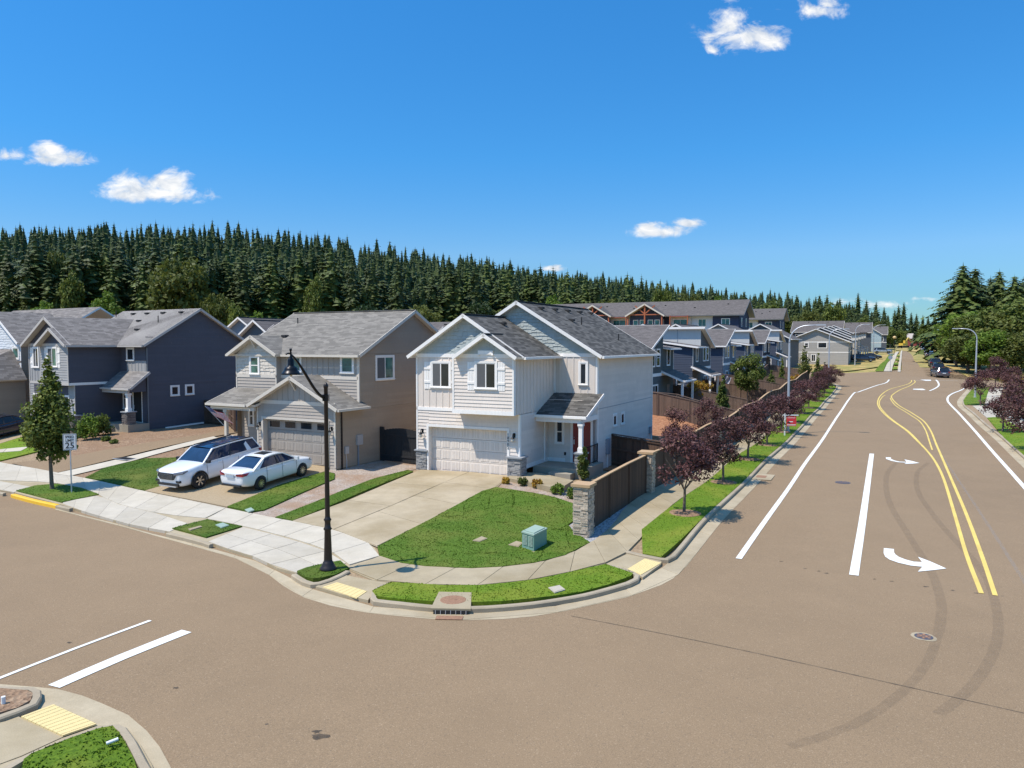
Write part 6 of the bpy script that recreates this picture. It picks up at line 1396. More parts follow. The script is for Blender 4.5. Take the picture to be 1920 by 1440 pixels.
# gate and side fences
def gate():
    a = H1.o.matrix_world if 0 else None
    p = Vector((*loc2w(H1W, -.05, .9), 0)); q = Vector((*loc2w(H2W, 8.95, 1.7), 0)); z = h((p.x+q.x)/2, (p.y+q.y)/2)+.1
    o = thing('garden_gate', 'nearly black arched gate between the taupe house and the corner house', 'gate', (p.x, p.y, z), 0); q = q-p; p = Vector(); L = q.length; d = q.normalized(); n = Vector((-d.y, d.x, 0))
    mb = MB(); k = 12; g0, g1 = .38, L-.3
    for i in range(k):
        s = (i+.5)/k; u = g0+(g1-g0)*s; hh = 1.72+.14*sin(pi*s); mb.obox(d*u+Z3*(hh/2+.06), d*((g1-g0)/k/2-.004), n*.012, Z3*hh/2)
    for zz in (.35, 1.5): mb.beam(d*g0+Z3*zz+n*.03, d*g1+Z3*zz+n*.03, .04, .1)
    mb.build('gate_leaf', M['blackmat'], o); mb = MB(); mb.obox(d*.15+Z3*.93, d*.15, n*.012, Z3*.95); mb.obox(d*.3+Z3*.95-n*.02, d*.06, n*.06, Z3*.98); mb.build('post', M['cedar'], o); mb = MB(); mb.obox(d*(L-.2)+Z3*.95, d*.13, n*.05, Z3*1.0); mb.build('post', M['blackmat'], o)
gate()
fence('dark fence joining the slate house to the taupe house garden', [loc2w(H3W, 9.4, 8.0), loc2w(H3W, 12.2, 8.0), (-19.4, 52.6)], mat='fence', seed=50, side=-1, group='short dark side fences')
# ------------------------------------------------------------------ vegetation
def leafmesh(name, mat, N, fn, size, seed=1, flatk=.5, elong=1.6):
    """many small leaves; fn(rng) -> (position, outward normal)"""
    rg = np.random.RandomState(seed); P, D = fn(rg, N)
    n = len(P); a = rg.normal(size=(n, 3)); a /= np.linalg.norm(a, axis=1)[:, None]
    nn = D*flatk+rg.normal(size=(n, 3))*.55+np.array([0, 0, .35]); nn /= np.linalg.norm(nn, axis=1)[:, None]
    u = np.cross(nn, a); u /= np.linalg.norm(u, axis=1)[:, None]; v = np.cross(nn, u)
    s = size*rg.uniform(.6, 1.35, n)[:, None]; u = u*s*elong*.5; v = v*s*.5
    V = np.stack([P-u, P-v*.9, P+u, P+v*.9], 1).reshape(-1, 3)
    me = bpy.data.meshes.new(name); me.vertices.add(4*n); me.vertices.foreach_set('co', V.ravel()); me.loops.add(4*n); me.loops.foreach_set('vertex_index', np.arange(4*n))
    me.polygons.add(n); me.polygons.foreach_set('loop_start', np.arange(n)*4); me.polygons.foreach_set('loop_total', np.full(n, 4)); me.update(calc_edges=True); me.validate(); me.materials.append(M[mat]); return me
def clumpfn(clumps, thick=.55):
    """clumps: (cx,cy,cz,rx,ry,rz)"""
    C = np.array(clumps, float); wgt = (C[:, 3]*C[:, 4]*C[:, 5])**(2/3); wgt /= wgt.sum()
    def f(rg, N):
        k = rg.choice(len(C), N, p=wgt); d = rg.normal(size=(N, 3)); d /= np.linalg.norm(d, axis=1)[:, None]
        r = rg.uniform(thick, 1, N)[:, None]**.7; r *= rg.uniform(.85, 1.12, N)[:, None]
        return C[k, :3]+d*C[k, 3:]*r, d
    return f
def limbs(mb, H_, R, nb, z0, top, rad, seed, spread=.9):
    rr = random.Random(seed); mb.tube([(0, 0, -.1), (rr.uniform(-.03, .03), rr.uniform(-.03, .03), z0*.6), (rr.uniform(-.05, .05), rr.uniform(-.05, .05), z0)], [rad*1.25, rad, rad*.9], 7)
    for k in range(nb):
        a = 2*pi*k/nb+rr.uniform(-.3, .3); r = R*rr.uniform(.45, .8)*spread; zt = z0+(top-z0)*rr.uniform(.35, .85)
        p = [(0, 0, z0*.92), (cos(a)*r*.35, sin(a)*r*.35, z0+(zt-z0)*.4), (cos(a)*r*.8, sin(a)*r*.8, z0+(zt-z0)*.8), (cos(a)*r, sin(a)*r, zt)]
        mb.tube(p, [rad*.55, rad*.38, rad*.2, rad*.08], 5)
        for j in range(2):
            b = a+rr.uniform(-.8, .8); q = p[1+j]; mb.tube([q, (q[0]+cos(b)*r*.3, q[1]+sin(b)*r*.3, q[2]+(top-z0)*.22)], [rad*.2, rad*.06], 4)
def make_tree(name, label, cat, crown, trunk, loc, rz=0, sc=1, group=None, mat='bark_tree'):
    o = thing(name, label, cat, loc, rz, group); o.scale = (sc,)*3 if not hasattr(sc, '__len__') else sc
    t = bpy.data.objects.new('trunk', trunk); COL.objects.link(t); t.parent = o; c = bpy.data.objects.new('crown', crown); COL.objects.link(c); c.parent = o
    return o
def trunkmesh(fn):
    mb = MB(); fn(mb); o = mb.build('trunk', M['bark_tree'], smooth=True, auto=60); me = o.data; bpy.data.objects.remove(o); return me
def crown_round(seed, R, zc, hz, n, low=.25):
    rr = random.Random(seed); out = []
    for _ in range(n):
        d = Vector((rr.gauss(0, 1), rr.gauss(0, 1), rr.gauss(0, 1))).normalized(); q = rr.uniform(.35, .78); r = rr.uniform(.22, .42)
        out.append((d.x*R*q, d.y*R*q, zc+d.z*hz*q, R*r, R*r, hz*r*.9))
    return out
def crown_cone(seed, R, z0, z1, n, pw=.8, lw=5):
    rr = random.Random(seed); out = []
    for k in range(n):
        t = (k+.5)/n; z = z0+(z1-z0)*t; rad = R*(1-t)**pw*(min(1, t*lw+.35)); a = rr.uniform(0, 6.28); q = rr.uniform(.2, .62)
        s = max(.12, rad*rr.uniform(.38, .6)); out.append((cos(a)*rad*q, sin(a)*rad*q, z, s, s, s*1.15))
    return out
# purple leaved plum trees
PL = []
for k in range(4):
    cl = []
    rr = random.Random(60+k)
    for _ in range(26):
        a = rr.uniform(0, 6.28); t = rr.uniform(0, 1); z = 1.25+2.2*t; R = 1.45*sin(pi*(.18+.72*t))**.7; q = rr.uniform(.3, .85); s = rr.uniform(.28, .5)
        cl.append((cos(a)*R*q, sin(a)*R*q, z, s*1.15, s*1.15, s))
    cr = leafmesh('plum_crown', 'leaf_plum', 3600, clumpfn(cl, .3), .075, 10+k, elong=1.9); tr = trunkmesh(lambda mb: limbs(mb, 3, 1.4, 7, 1.05, 3.1, .055, 80+k, 1.0)); PL.append((cr, tr))
plum_t = [5.6, 13.9, 21.6, 29.6, 37.8, 45.5, 53.2, 61, 68.8, 76.2, 83.6, 90.5, 97.5]
pn = ['plum tree nearest the street corner, first of the verge row', 'second plum tree of the verge row', 'third plum tree of the verge row', 'fourth plum tree, just before the red sign', 'fifth plum tree, right behind the red sign and light pole']
rr = random.Random(5)
for k, t in enumerate(plum_t):
    x, y = rb(-1.05, t); s = (1.0, 1.03, 1.08, 1.05, 1.1, 1.0, 1.1, 1.05, 1.0, 1.12, 1.1, 1.05, 1.15)[k]
    lb = pn[k] if k < 5 else 'purple leaved plum tree number %d from the corner' % (k+1)
    if k >= 5: lb = ['sixth', 'seventh', 'eighth', 'ninth', 'tenth', 'eleventh', 'twelfth', 'last'][k-5]+' purple plum tree counted along the left verge from the corner'
    cr, tr = PL[k % 4]; make_tree('plum_tree', lb, 'tree', cr, tr, (x, y, h(x, y)+.13), rr.uniform(0, 6), (s*1.06, s*1.06, s*(1 if k == 0 else .86 if k < 4 else .76)), 'purple plum trees in the left verge')
    mb = MB(); mb.lathe([(0, .02), (.55, .015), (.7, -.02)], (0, 0, 0), 14); o = mb.build('bark_ring', M['bark'], None); o.location = (x, y, h(x, y)+.165); tag(o, kind='structure')
# a second plum row on the fence side
for k, t in enumerate((17.5, 25)):
    x, y = rb(-4.1, t); s = .9; cr, tr = PL[(k+2) % 4]
    make_tree('plum_tree', ['plum tree leaning on the dark fence behind the nearest verge tree', 'plum tree against the fence, second from the corner'][k], 'tree', cr, tr, (x, y, h(x, y)+.1), rr.uniform(0, 6), (s, s, s*.95), 'purple plum trees against the fence')
# plums on the right hand side
rp_ = [(1838, 762, 1.1, 'plum tree by the pole of the right hand street light'), (1866, 728, 1.15, 'plum tree behind the right hand street light, farthest of its row'), (1880, 812, 1.05, 'plum tree on the right verge beyond the pale driveway'), (1925, 850, 1.15, 'plum tree cut by the right edge of the photo'), (1898, 742, 1.0, 'plum tree behind the pale driveway on the right'), (1905, 790, 1.1, 'plum tree at the far side of the right hand pavement')]
for k, (px, py, s, lb) in enumerate(rp_):
    p = G(px, py); cr, tr = PL[k % 4]; make_tree('plum_tree', lb, 'tree', cr, tr, (p.x, p.y, p.z+.12), k*1.7, (s*1.2, s*1.2, s), 'purple plum trees on the right hand verge')
# street tree at the left
st = leafmesh('crown', 'leaf_green', 6800, clumpfn(crown_cone(3, 1.45, 1.25, 5.35, 36, .8, 2.2), .3), .10, 4); stt = trunkmesh(lambda mb: (mb.tube([(0, 0, -.1), (-.03, 0, 1.2), (-.05, 0, 3), (-.05, 0, 5)], [.08, .06, .04, .015], 7), limbs(mb, 5, .8, 8, 1.5, 4.4, .03, 3)))
p = G(98, 922); make_tree('street_tree', 'narrow green street tree left of the speed limit sign', 'tree', st, stt, p+Vector((0, 0, .14)), 0, (1.3, 1.3, 1.2))
# garden trees behind the fences
def rtree(name, label, px, D, ht, R, mat, seed, N=4200, ls=.13, z0=None, cone=False, cat='tree', group=None):
    cl = crown_cone(seed, R, ht*.18, ht, 26, .75) if cone else crown_round(seed, R, ht*.6, ht*.42, 26)
    cr = leafmesh('crown', mat, N, clumpfn(cl, .3), ls, seed); tr = trunkmesh(lambda mb: limbs(mb, ht, R, 7, ht*.25, ht*.85, .035*ht/3, seed))
    p = at(px, D); 
    if z0 is not None: p.z = z0
    return make_tree(name, label, cat, cr, tr, p, seed, 1, group)
rtree('garden_tree', 'small upright green tree in front of the second back garden fence', 1357, 61, 3.7, .85, 'leaf_green', 21, 2600, .11, z0=.9, cone=True)
rtree('garden_tree', 'big round green tree before the navy house, largest of the back gardens', 1403, 76, 4.9, 1.9, 'leaf_green', 22, 6500, .14, z0=1.5)
rtree('garden_tree', 'yellow and orange shrub tree before the second single pitch house', 1312, 70, 2.6, 1.5, 'leaf_orange', 23, 1500, .16, z0=1.5)
rtree('garden_tree', 'small green tree right of the big round tree', 1447, 92, 2.9, 1.0, 'leaf_green', 24, 1300, .14, cone=True)
rtree('garden_tree', 'slim green tree left of the nearest tall light pole', 1467, 100, 4.4, .8, 'leaf_green', 25, 1400, .14, cone=True)
rtree('garden_tree', 'pointed green tree before the broad taupe gable, left of three', 1508, 118, 5.6, 1.6, 'leaf_olive', 26, 1700, .17, cone=True)
rtree('garden_tree', 'pointed green tree before the broad taupe gable, middle of three', 1534, 112, 5.0, 1.1, 'leaf_green', 27, 1300, .16, cone=True)
rtree('garden_tree', 'small green tree before the broad taupe gable, right of three', 1546, 116, 3.4, 1.2, 'leaf_dark', 28, 900, .16, cone=True)
rtree('garden_tree', 'small orange shrub at the foot of the left pointed tree', 1492, 108, 2.0, 1.0, 'leaf_orange', 29, 500, .15)
rtree('garden_tree', 'orange red bush by the far driveway cars', 1618, 190, 3.4, 1.3, 'orange_red', 30, 500, .25) if 0 else None

# shrubs
def shrub(label, P, R, ht, mat, seed, N=700, ls=.07, cat='shrub', group='small shrubs in the front bed'):
    cl = [(random.Random(seed+i).uniform(-.5, .5)*R, random.Random(seed*3+i).uniform(-.5, .5)*R, ht*(.35+.5*(i % 4)/4), R*.55, R*.55, ht*.38) for i in range(8)]
    me = leafmesh('shrub', mat, N, clumpfn(cl, .2), ls, seed); o = bpy.data.objects.new('shrub', me); COL.objects.link(o); o.location = P; return tag(o, label, cat, group)
for k, (px, py, R, ht, m_, lb) in enumerate([(948, 911, .2, .3, 'leaf_orange', 'tiny orange green shrub, leftmost of the four in front of the entry walk'), (979, 914, .26, .36, 'leaf_olive', 'second small shrub in front of the entry walk'), (1007, 919, .28, .42, 'leaf_orange', 'third small rusty green shrub in front of the entry walk'), (1043, 930, .36, .46, 'leaf_lime', 'yellow green shrub at the right end of the entry walk'), (1073, 938, .3, .5, 'leaf_lime', 'lime shrub tucked behind the first stone pillar')]):
    P = G(px, py); shrub(lb, P+Vector((0, 0, .1)), R, ht, m_, 100+k)
P = H1.L(1095, 905, 'v', VE-.35); cy = leafmesh('shrub', 'leaf_green', 2600, clumpfn(crown_cone(8, .42, .1, 1.62, 16, .35), .3), .06, 12); o = bpy.data.objects.new('shrub', cy); COL.objects.link(o)
q = H1.o.location+Vector((P.x*cos(H1.yaw)-(VE-.42)*sin(H1.yaw), P.x*sin(H1.yaw)+(VE-.42)*cos(H1.yaw), 0)); o.location = (q.x, q.y, h(q.x, q.y)+.05); tag(o, 'upright bright green conifer shrub in front of the porch stone post', 'shrub')
for k, (px, py, R, ht, m_, lb) in enumerate([(135, 812, .75, 1.5, 'leaf_lime', 'yellow green bush beside the slate house garage'), (172, 826, .85, 1.6, 'leaf_lime', 'tall lime bush left of the slate house porch'), (193, 819, .8, 1.4, 'leaf_green', 'broad leaved green bush right beside the lime bush'), (155, 822, .6, .8, 'leaf_olive', 'low olive bush at the foot of the lime bush'), (201, 829, .35, .3, 'leaf_green', 'flat green plant in front of the slate house porch'), (216, 834, .3, .25, 'leaf_green', 'smaller flat green plant nearest the side lane')]):
    P = G(px, py); shrub(lb, P+Vector((0, 0, .08)), R, ht, m_, 200+k, 1500 if R > .5 else 350, .11, group='bushes in the slate house garden')
# ornamental grass and bushes on the right
for k, (px, py, R, ht, m_) in enumerate([(1893, 722, 1.6, 1.5, 'tuft'), (1912, 722, 1.8, 1.6, 'tuft'), (1928, 726, 1.8, 1.6, 'tuft'), (1875, 716, 1.2, 1.2, 'leaf_green'), (1905, 712, 1.6, 1.3, 'leaf_olive'), (1925, 745, 1.3, 1.2, 'leaf_green'), (1889, 712, .9, 1.0, 'leaf_lime')]):
    P = G(px, py); shrub(['golden ornamental grass clump at the right edge, left of three', 'golden ornamental grass clump at the right edge, middle of three', 'golden ornamental grass clump cut by the right edge', 'green bush behind the right plum trees', 'olive bush behind the golden grass', 'green bush below the golden grass at the right edge', 'lime coloured bush at the pavement end on the right'][k], P+Vector((0, 0, .1)), R, ht, m_, 300+k, 900, .16 if m_ != 'tuft' else .12, group='plants in the right hand bed')

# ------------------------------------------------------------------ conifers
def conifer_mesh(seed, ht, R, tiers, per, name='conifer_crown', mat='conifer', sub=4, bare=.08, wf=.36, core=.52):
    rg = np.random.RandomState(seed); V = []; 
    for t in range(tiers):
        f = (t+rg.uniform(0, .6))/tiers; z = ht*(bare+(1-bare)*f); r = R*(1-f)**.66*rg.uniform(.75, 1.12)+.05*R
        k = max(4, int(per*(1-f*.55)))
        for j in range(k):
            a = 2*pi*(j+rg.uniform(0, .9))/k; L = r*rg.uniform(.5, 1.25); drop = -L*rg.uniform(.2, .5); d = np.array([cos(a), sin(a)])
            for s in range(sub):
                q0 = .08+.92*s/sub; q1 = .08+.92*(s+1.15)/sub; w = (L*wf*(1-.5*q0)+.02*R)*rg.uniform(.8, 1.3); n = np.array([-d[1], d[0]]); tw = rg.uniform(-.35, .35)*w
                c0 = np.array([*(d*L*q0), z+drop*q0**1.3+.06*L]); c1 = np.array([*(d*L*q1), z+drop*q1**1.3])
                m0 = (c0+c1)/2
                V += [c0, m0+np.array([*(n*w), -w*.35+tw]), c1, m0-np.array([*(n*w), w*.35+tw])]
    V += [np.array([-.02*R, 0, ht*.93]), np.array([0, .03*R, ht*.95]), np.array([0, 0, ht*1.03]), np.array([.03*R, 0, ht*.95])]
    m_ = 9; nz_ = 14; cg = np.zeros((nz_+1, m_, 3))
    for i in range(nz_+1):
        f = i/nz_
        for j in range(m_): a = 2*pi*j/m_; rr_ = R*core*(1-f)**.72*rg.uniform(.7, 1.25); cg[i, j] = (cos(a)*rr_, sin(a)*rr_, ht*(bare+(.98-bare)*f)+rg.uniform(-.01, .01)*ht)
    for i in range(nz_):
        for j in range(m_): V += [cg[i, j], cg[i, (j+1) % m_], cg[i+1, (j+1) % m_], cg[i+1, j]]
    V = np.array(V); n = len(V)//4; me = bpy.data.meshes.new(name); me.from_pydata(V.tolist(), [], np.arange(4*n).reshape(-1, 4).tolist()); me.materials.append(M[mat]); return me, V
CN = [conifer_mesh(1, 26, 5.3, 28, 16, wf=.27), conifer_mesh(2, 24, 5.8, 25, 16, wf=.27), conifer_mesh(3, 28, 5.0, 31, 15, wf=.27), conifer_mesh(4, 22, 5.4, 24, 16, mat='conifer2', wf=.27), conifer_mesh(5, 25, 5.2, 27, 15, mat='conifer2', wf=.27)]
CT = trunkmesh(lambda mb: mb.tube([(0, 0, -1), (0, 0, 12), (0, 0, 19)], [.42, .26, .08], 6))
BR = []
for k, (mt_, R_) in enumerate((('leaf_olive', 4.6), ('leaf_green', 4.4), ('leaf_lime', 4.2), ('leaf_dark', 4.6))):
    BR.append(leafmesh('broadleaf_crown', mt_, 6000, clumpfn(crown_round(40+k, R_, 7.5, 5.2, 40), .45), .40, 50+k))
BT = trunkmesh(lambda mb: limbs(mb, 12, 4, 7, 3, 10, .3, 9))
def sky_row(px): return float(np.interp(px, [0, 60, 130, 200, 280, 350, 440, 500, 560, 640, 700, 740, 800, 850, 900, 950, 1000, 1080, 1180, 1215, 1250, 1350, 1450, 1540, 1580, 1640], [426, 422, 417, 419, 414, 418, 417, 428, 430, 440, 450, 455, 461, 470, 474, 488, 496, 508, 517, 522, 524, 541, 548, 556, 572, 580]))
rg = random.Random(99)
def hillspan(px):
    d0 = float(np.interp(px, [0, 600, 1000, 1400, 1600], [215, 235, 265, 330, 420])); d1 = float(np.interp(px, [0, 600, 1000, 1400, 1600], [430, 470, 600, 800, 950])); return d0, d1
GRPC = 'conifers of the wooded hill behind the houses'; GRPB = 'broad leaved trees at the edge of the wooded hill'
ind = []; mass = []
# the trees in rows up the slope, nearest rows first
px = -40
rows = [(0.0, 11, .9), (.045, 12, 1.0), (.09, 12, 1.0), (.15, 12, 1.0), (.22, 11, 1), (.30, 11, 1), (.39, 10, 1), (.49, 10, 1), (.59, 10, 1), (.70, 9, 1), (.80, 9, 1), (.90, 8, 1), (1.0, 8, 1)]
for ri, (f, stp, q) in enumerate(rows):
    px = -60+rg.uniform(0, 10)
    while px < 1665:
        d0, d1 = hillspan(px); D = d0+(d1-d0)*f+rg.uniform(-.03, .03)*(d1-d0); x = (px-960)/FPX*D; hz = float(hts([(x, D)])[0])
        top = sky_row(px)+rg.choice((rg.uniform(-7, 8), rg.uniform(0, 16), rg.uniform(6, 24))); zmax = CH+(644.5-top)/FPX*D; hh = min(rg.uniform(19, 36), zmax-hz)
        if hh > 8: (ind if (ri < 5) else mass).append((x, D, hz, hh, px, ri))
        px += stp*rg.uniform(.7, 2.0)*1.12*(1 if px < 1000 else 1.1)
rg.shuffle(ind); ind.sort(key=lambda a: a[5])
keep = ind[:300]; mass += ind[300:]
for k, (x, y, z, hh, px, ri) in enumerate(keep):
    i = rg.choice((0, 1, 2, 0, 1, 2, 3, 4)); base = (26, 24, 28, 22, 25)[i]; s = hh/base
    make_tree('conifer_tree', 'dark pointed conifer in the wooded hill behind the houses', 'tree', CN[i][0], CT, (x, y, z-.5), rg.uniform(0, 6), (s*rg.uniform(.8, 1.35), s*rg.uniform(.8, 1.35), s), GRPC)
# the far upper part of the wood reads as one mass
LC = [conifer_mesh(11, 1, .21, 15, 9, sub=2, wf=.3)[1], conifer_mesh(12, 1, .19, 16, 9, sub=2, wf=.3)[1], conifer_mesh(13, 1, .24, 14, 9, sub=2, wf=.3)[1]]
acc = []
for k, (x, y, z, hh, px, ri) in enumerate(mass):
    V = LC[k % 3]*np.array([hh*(.8+.07*(k % 7)), hh*(.8+.07*(k % 7)), hh]); a = rg.uniform(0, 6); c, s = cos(a), sin(a); acc.append(np.c_[V[:, 0]*c-V[:, 1]*s+x, V[:, 0]*s+V[:, 1]*c+y, V[:, 2]+z-.5])
V = np.concatenate(acc); n = len(V)//4; me = bpy.data.meshes.new('far_forest'); me.vertices.add(4*n); me.vertices.foreach_set('co', V.ravel()); me.loops.add(4*n); me.loops.foreach_set('vertex_index', np.arange(4*n)); me.polygons.add(n); me.polygons.foreach_set('loop_start', np.arange(n)*4); me.polygons.foreach_set('loop_total', np.full(n, 4)); me.update(calc_edges=True); me.materials.append(M['conifer'])
o = bpy.data.objects.new('far_forest', me); COL.objects.link(o); tag(o, 'upper part of the wooded hill, dark conifers crowded up to the skyline', 'forest', None, 'stuff')
# floor of the wood
xs = []; 
def floorsheet():
    A = np.linspace(-200, 1640, 90); T = np.linspace(-.03, 1.1, 26); V = []
    for a in A:
        d0, d1 = hillspan(a)
        for t in T: D = d0+(d1-d0)*t; V.append(((a-960)/FPX*D, D))
    z = hts(V)+.25; n1, n2 = len(A), len(T); me = bpy.data.meshes.new('forest_floor'); F = [(i*n2+j, (i+1)*n2+j, (i+1)*n2+j+1, i*n2+j+1) for i in range(n1-1) for j in range(n2-1)]
    me.from_pydata([(v[0], v[1], zz) for v, zz in zip(V, z)], [], F); me.materials.append(M['hill']); o = bpy.data.objects.new('forest_floor', me); COL.objects.link(o); tag(o, kind='structure')
floorsheet()
# individual broad leaved trees: (column, distance, top row, width px, kind, label)
BL_ = [(340, 205, 462, 120, 0, 'huge olive green maple at the forest edge above the slate house'), (205, 190, 536, 62, 2, 'bright lime tree above the slate house roof, right one'), (90, 190, 556, 62, 2, 'bright lime tree above the white shingled house'), (105, 225, 452, 70, 0, 'tall olive tree left of the huge maple'), (135, 215, 505, 50, 1, 'green tree at the forest edge left of the bright lime one'), (410, 200, 535, 60, 0, 'olive tree just right of the huge maple'), (485, 190, 576, 50, 2, 'yellow green bush tree behind the gap by the taupe house'), (447, 195, 565, 45, 1, 'small green tree left of the yellow green bush tree'), (525, 196, 590, 25, 0, 'low yellowish bush at the taupe house ridge end'), (590, 230, 512, 46, 1, 'light green conical tree above the taupe roof'), (690, 215, 560, 60, 3, 'dark round tree above the taupe roof'), (800, 205, 560, 60, 0, 'olive tree behind the gap between taupe and corner house'), (760, 200, 592, 40, 2, 'bright bush in the gap left of the corner house'), (1035, 235, 545, 60, 2, 'yellow green tree above the corner house ridge'), (1135, 240, 548, 60, 0, 'olive green tree above the left truss gable'), (1060, 300, 512, 60, 1, 'lighter green tree group top above the ridge'), (1300, 260, 538, 70, 0, 'olive tree behind the long apartment roof'), (1240, 270, 530, 50, 1, 'green tree behind the red timber truss'), (1345, 270, 545, 40, 2, 'yellow green tree behind the apartment roof end'), (1440, 285, 560, 60, 1, 'green tree behind the short apartment block, left'), (1478, 250, 576, 60, 0, 'light green tree right of the short apartment block'), (1520, 330, 572, 50, 0, 'olive tree above the long grey roofs'), (1560, 340, 566, 50, 1, 'green tree above the long grey roofs, right one'), (900, 240, 555, 60, 3, 'dark round tree above the corner house front gable'), (20, 230, 560, 60, 3, 'dark tree at the far left edge of the wood')]
for k, (px, D, top, wp, kd, lb) in enumerate(BL_):
    p = at(px, D); hh = CH+(644.5-top)/FPX*D-p.z; w = wp/FPX*D/2/4.4
    make_tree('broadleaf_tree', lb, 'tree', BR[kd], BT, (p.x, p.y, p.z-.3), k*1.3, (w, w, hh/12.6), GRPB)
rz_ = random.Random(77)
for k in range(46):
    px = rz_.uniform(-30, 1600); d0, d1 = hillspan(px); D = d0+(d1-d0)*rz_.choice((0, .03, .06, .1, .16)); p = at(px, D); hh = rz_.uniform(9, 19); w = hh/12.6*rz_.uniform(.7, 1.1)
    make_tree('broadleaf_tree', 'rounded broad leaved tree standing among the lower conifers of the hill', 'tree', BR[rz_.choice((0, 0, 1, 1, 2, 3))], BT, (p.x, p.y, p.z-.3), k, (w, w, hh/12.6), 'broad leaved trees mixed into the lower wood')
# far trees on the right half, each on its own
FR_ = [(1572, 470, 558, 3), (1590, 480, 566, 3), (1606, 470, 548, 3), (1622, 480, 562, 3), (1640, 500, 566, 3), (1655, 500, 575, 3), (1662, 470, 590, 3), (1682, 520, 572, 3), (1692, 500, 566, 3), (1675, 520, 580, 3), (1548, 430, 552, 3), (1535, 430, 560, 3), (1706, 560, 585, 3), (1716, 560, 588, 3), (1728, 560, 590, 3), (1738, 560, 592, 3), (1750, 520, 588, 3)]
for k, (px, D, top, kd) in enumerate(FR_):
    p = at(px, D); hh = CH+(644.5-top)/FPX*D-p.z; i = k % 3; s = hh/(26, 24, 28)[i]; make_tree('conifer_tree', 'distant conifer beyond the end of the road', 'tree', CN[i][0], CT, p, k, (s, s, s), 'distant conifers beyond the end of the road')
for k, (px, D, top, w_, kd, lb) in enumerate([(1668, 400, 612, 22, 1, 'round green tree left of the red barn'), (1690, 400, 616, 26, 1, 'round green tree in front of the red barn, left side'), (1735, 380, 608, 40, 1, 'round green tree in front of the red barn, right side'), (1720, 390, 618, 20, 3, 'small dark tree before the red barn'), (1640, 380, 596, 30, 0, 'olive tree behind the far grey roofs'), (1615, 400, 590, 34, 1, 'green tree behind the far grey roofs, left one')]):
    p = at(px, D); hh = CH+(644.5-top)/FPX*D-p.z; w = w_/FPX*D/2/4.4; make_tree('broadleaf_tree', lb, 'tree', BR[kd], BT, p, k, (w, w, hh/12.6), 'round trees near the red barn')
# big group at the right
NC = [conifer_mesh(31, 20, 6.2, 38, 22, sub=8, mat='conifer2', bare=.2, wf=.17, core=.42), conifer_mesh(32, 20, 5.6, 36, 22, sub=8, mat='conifer', bare=.2, wf=.17, core=.42)]
NT = trunkmesh(lambda mb: mb.tube([(0, 0, -1), (0, 0, 9), (0, 0, 17)], [.42, .26, .06], 6))
for k, (px, D, top, w_, i) in enumerate([(1800, 175, 497, 1.25, 0), (1823, 178, 502, 1.1, 1), (1868, 180, 508, 1.0, 0), (1852, 190, 520, .9, 1), (1897, 170, 517, 1.1, 0), (1925, 175, 510, 1.1, 1), (1796, 195, 560, .6, 1), (1785, 178, 543, .7, 0), (1945, 170, 530, 1.1, 0), (1912, 190, 528, 1.0, 1)]):
    p = at(px, D); hh = CH+(644.5-top)/FPX*D-p.z; s = hh/20; lb = ['tallest fir of the right hand group', 'fir close behind the tallest one of the right hand group', 'fir with a thin tip near the right edge, first gap right of the tallest', 'slender fir between the tallest and the thin tipped one', 'olive fir close to the right edge', 'fir cut by the right edge of the photo', 'low fir at the left foot of the right hand group', 'medium fir left of the tallest fir', 'fir mostly outside the right edge', 'dark fir behind the olive fir at the right'][k]
    make_tree('fir_tree', lb, 'tree', NC[i][0], NT, p, k*2.1, (s*w_, s*w_, s), 'big firs right of the road')
RB = [leafmesh('broadleaf_crown', 'leaf_green', 9000, clumpfn(crown_round(70, 4.6, 7.0, 5.6, 44), .4), .34, 71), leafmesh('broadleaf_crown', 'leaf_olive', 9000, clumpfn(crown_round(72, 4.8, 7.0, 5.4, 44), .4), .34, 73), leafmesh('broadleaf_crown', 'leaf_lime', 8000, clumpfn(crown_round(74, 4.6, 7.2, 5.2, 40), .4), .34, 75)]
for k, (px, D, top, w_, i, lb) in enumerate([(1806, 150, 578, 1.2, 2, 'bright green broad tree under the tallest fir'), (1790, 165, 590, .85, 1, 'olive green tree at the left end of the right hand group'), (1835, 145, 575, 1.3, 0, 'green broad tree in the middle of the right hand group'), (1880, 140, 570, 1.4, 1, 'olive broad tree behind the right plum trees'), (1925, 138, 560, 1.4, 0, 'green broad tree at the right edge'), (1815, 138, 615, 1.0, 1, 'lower olive tree by the right hand street light'), (1793, 150, 622, .8, 0, 'low green tree above the parked cars'), (1855, 132, 612, 1.0, 2, 'low bright tree right of the right hand street light'), (1905, 130, 610, 1.0, 1, 'low olive tree near the right edge'), (1772, 215, 612, .6, 1, 'small olive tree at the far left foot of the group')]):
    p = at(px, D); hh = CH+(644.5-top)/FPX*D-p.z; make_tree('broadleaf_tree', lb, 'tree', RB[i], BT, p, k*1.9, (w_, w_, hh/12.6), 'broad leaved trees right of the road')
# dry grass land beyond the road
patch('dry_grass', [rb(20, 122), rb(60, 120), (150, 160), (170, 330), (.513*298, 330), (.513*298-2, 299), (.513*250+9, 250), (.513*200+9, 200), (.513*160+8, 160)], .05, M['straw'] if 'straw' in M else M['field'], 6)
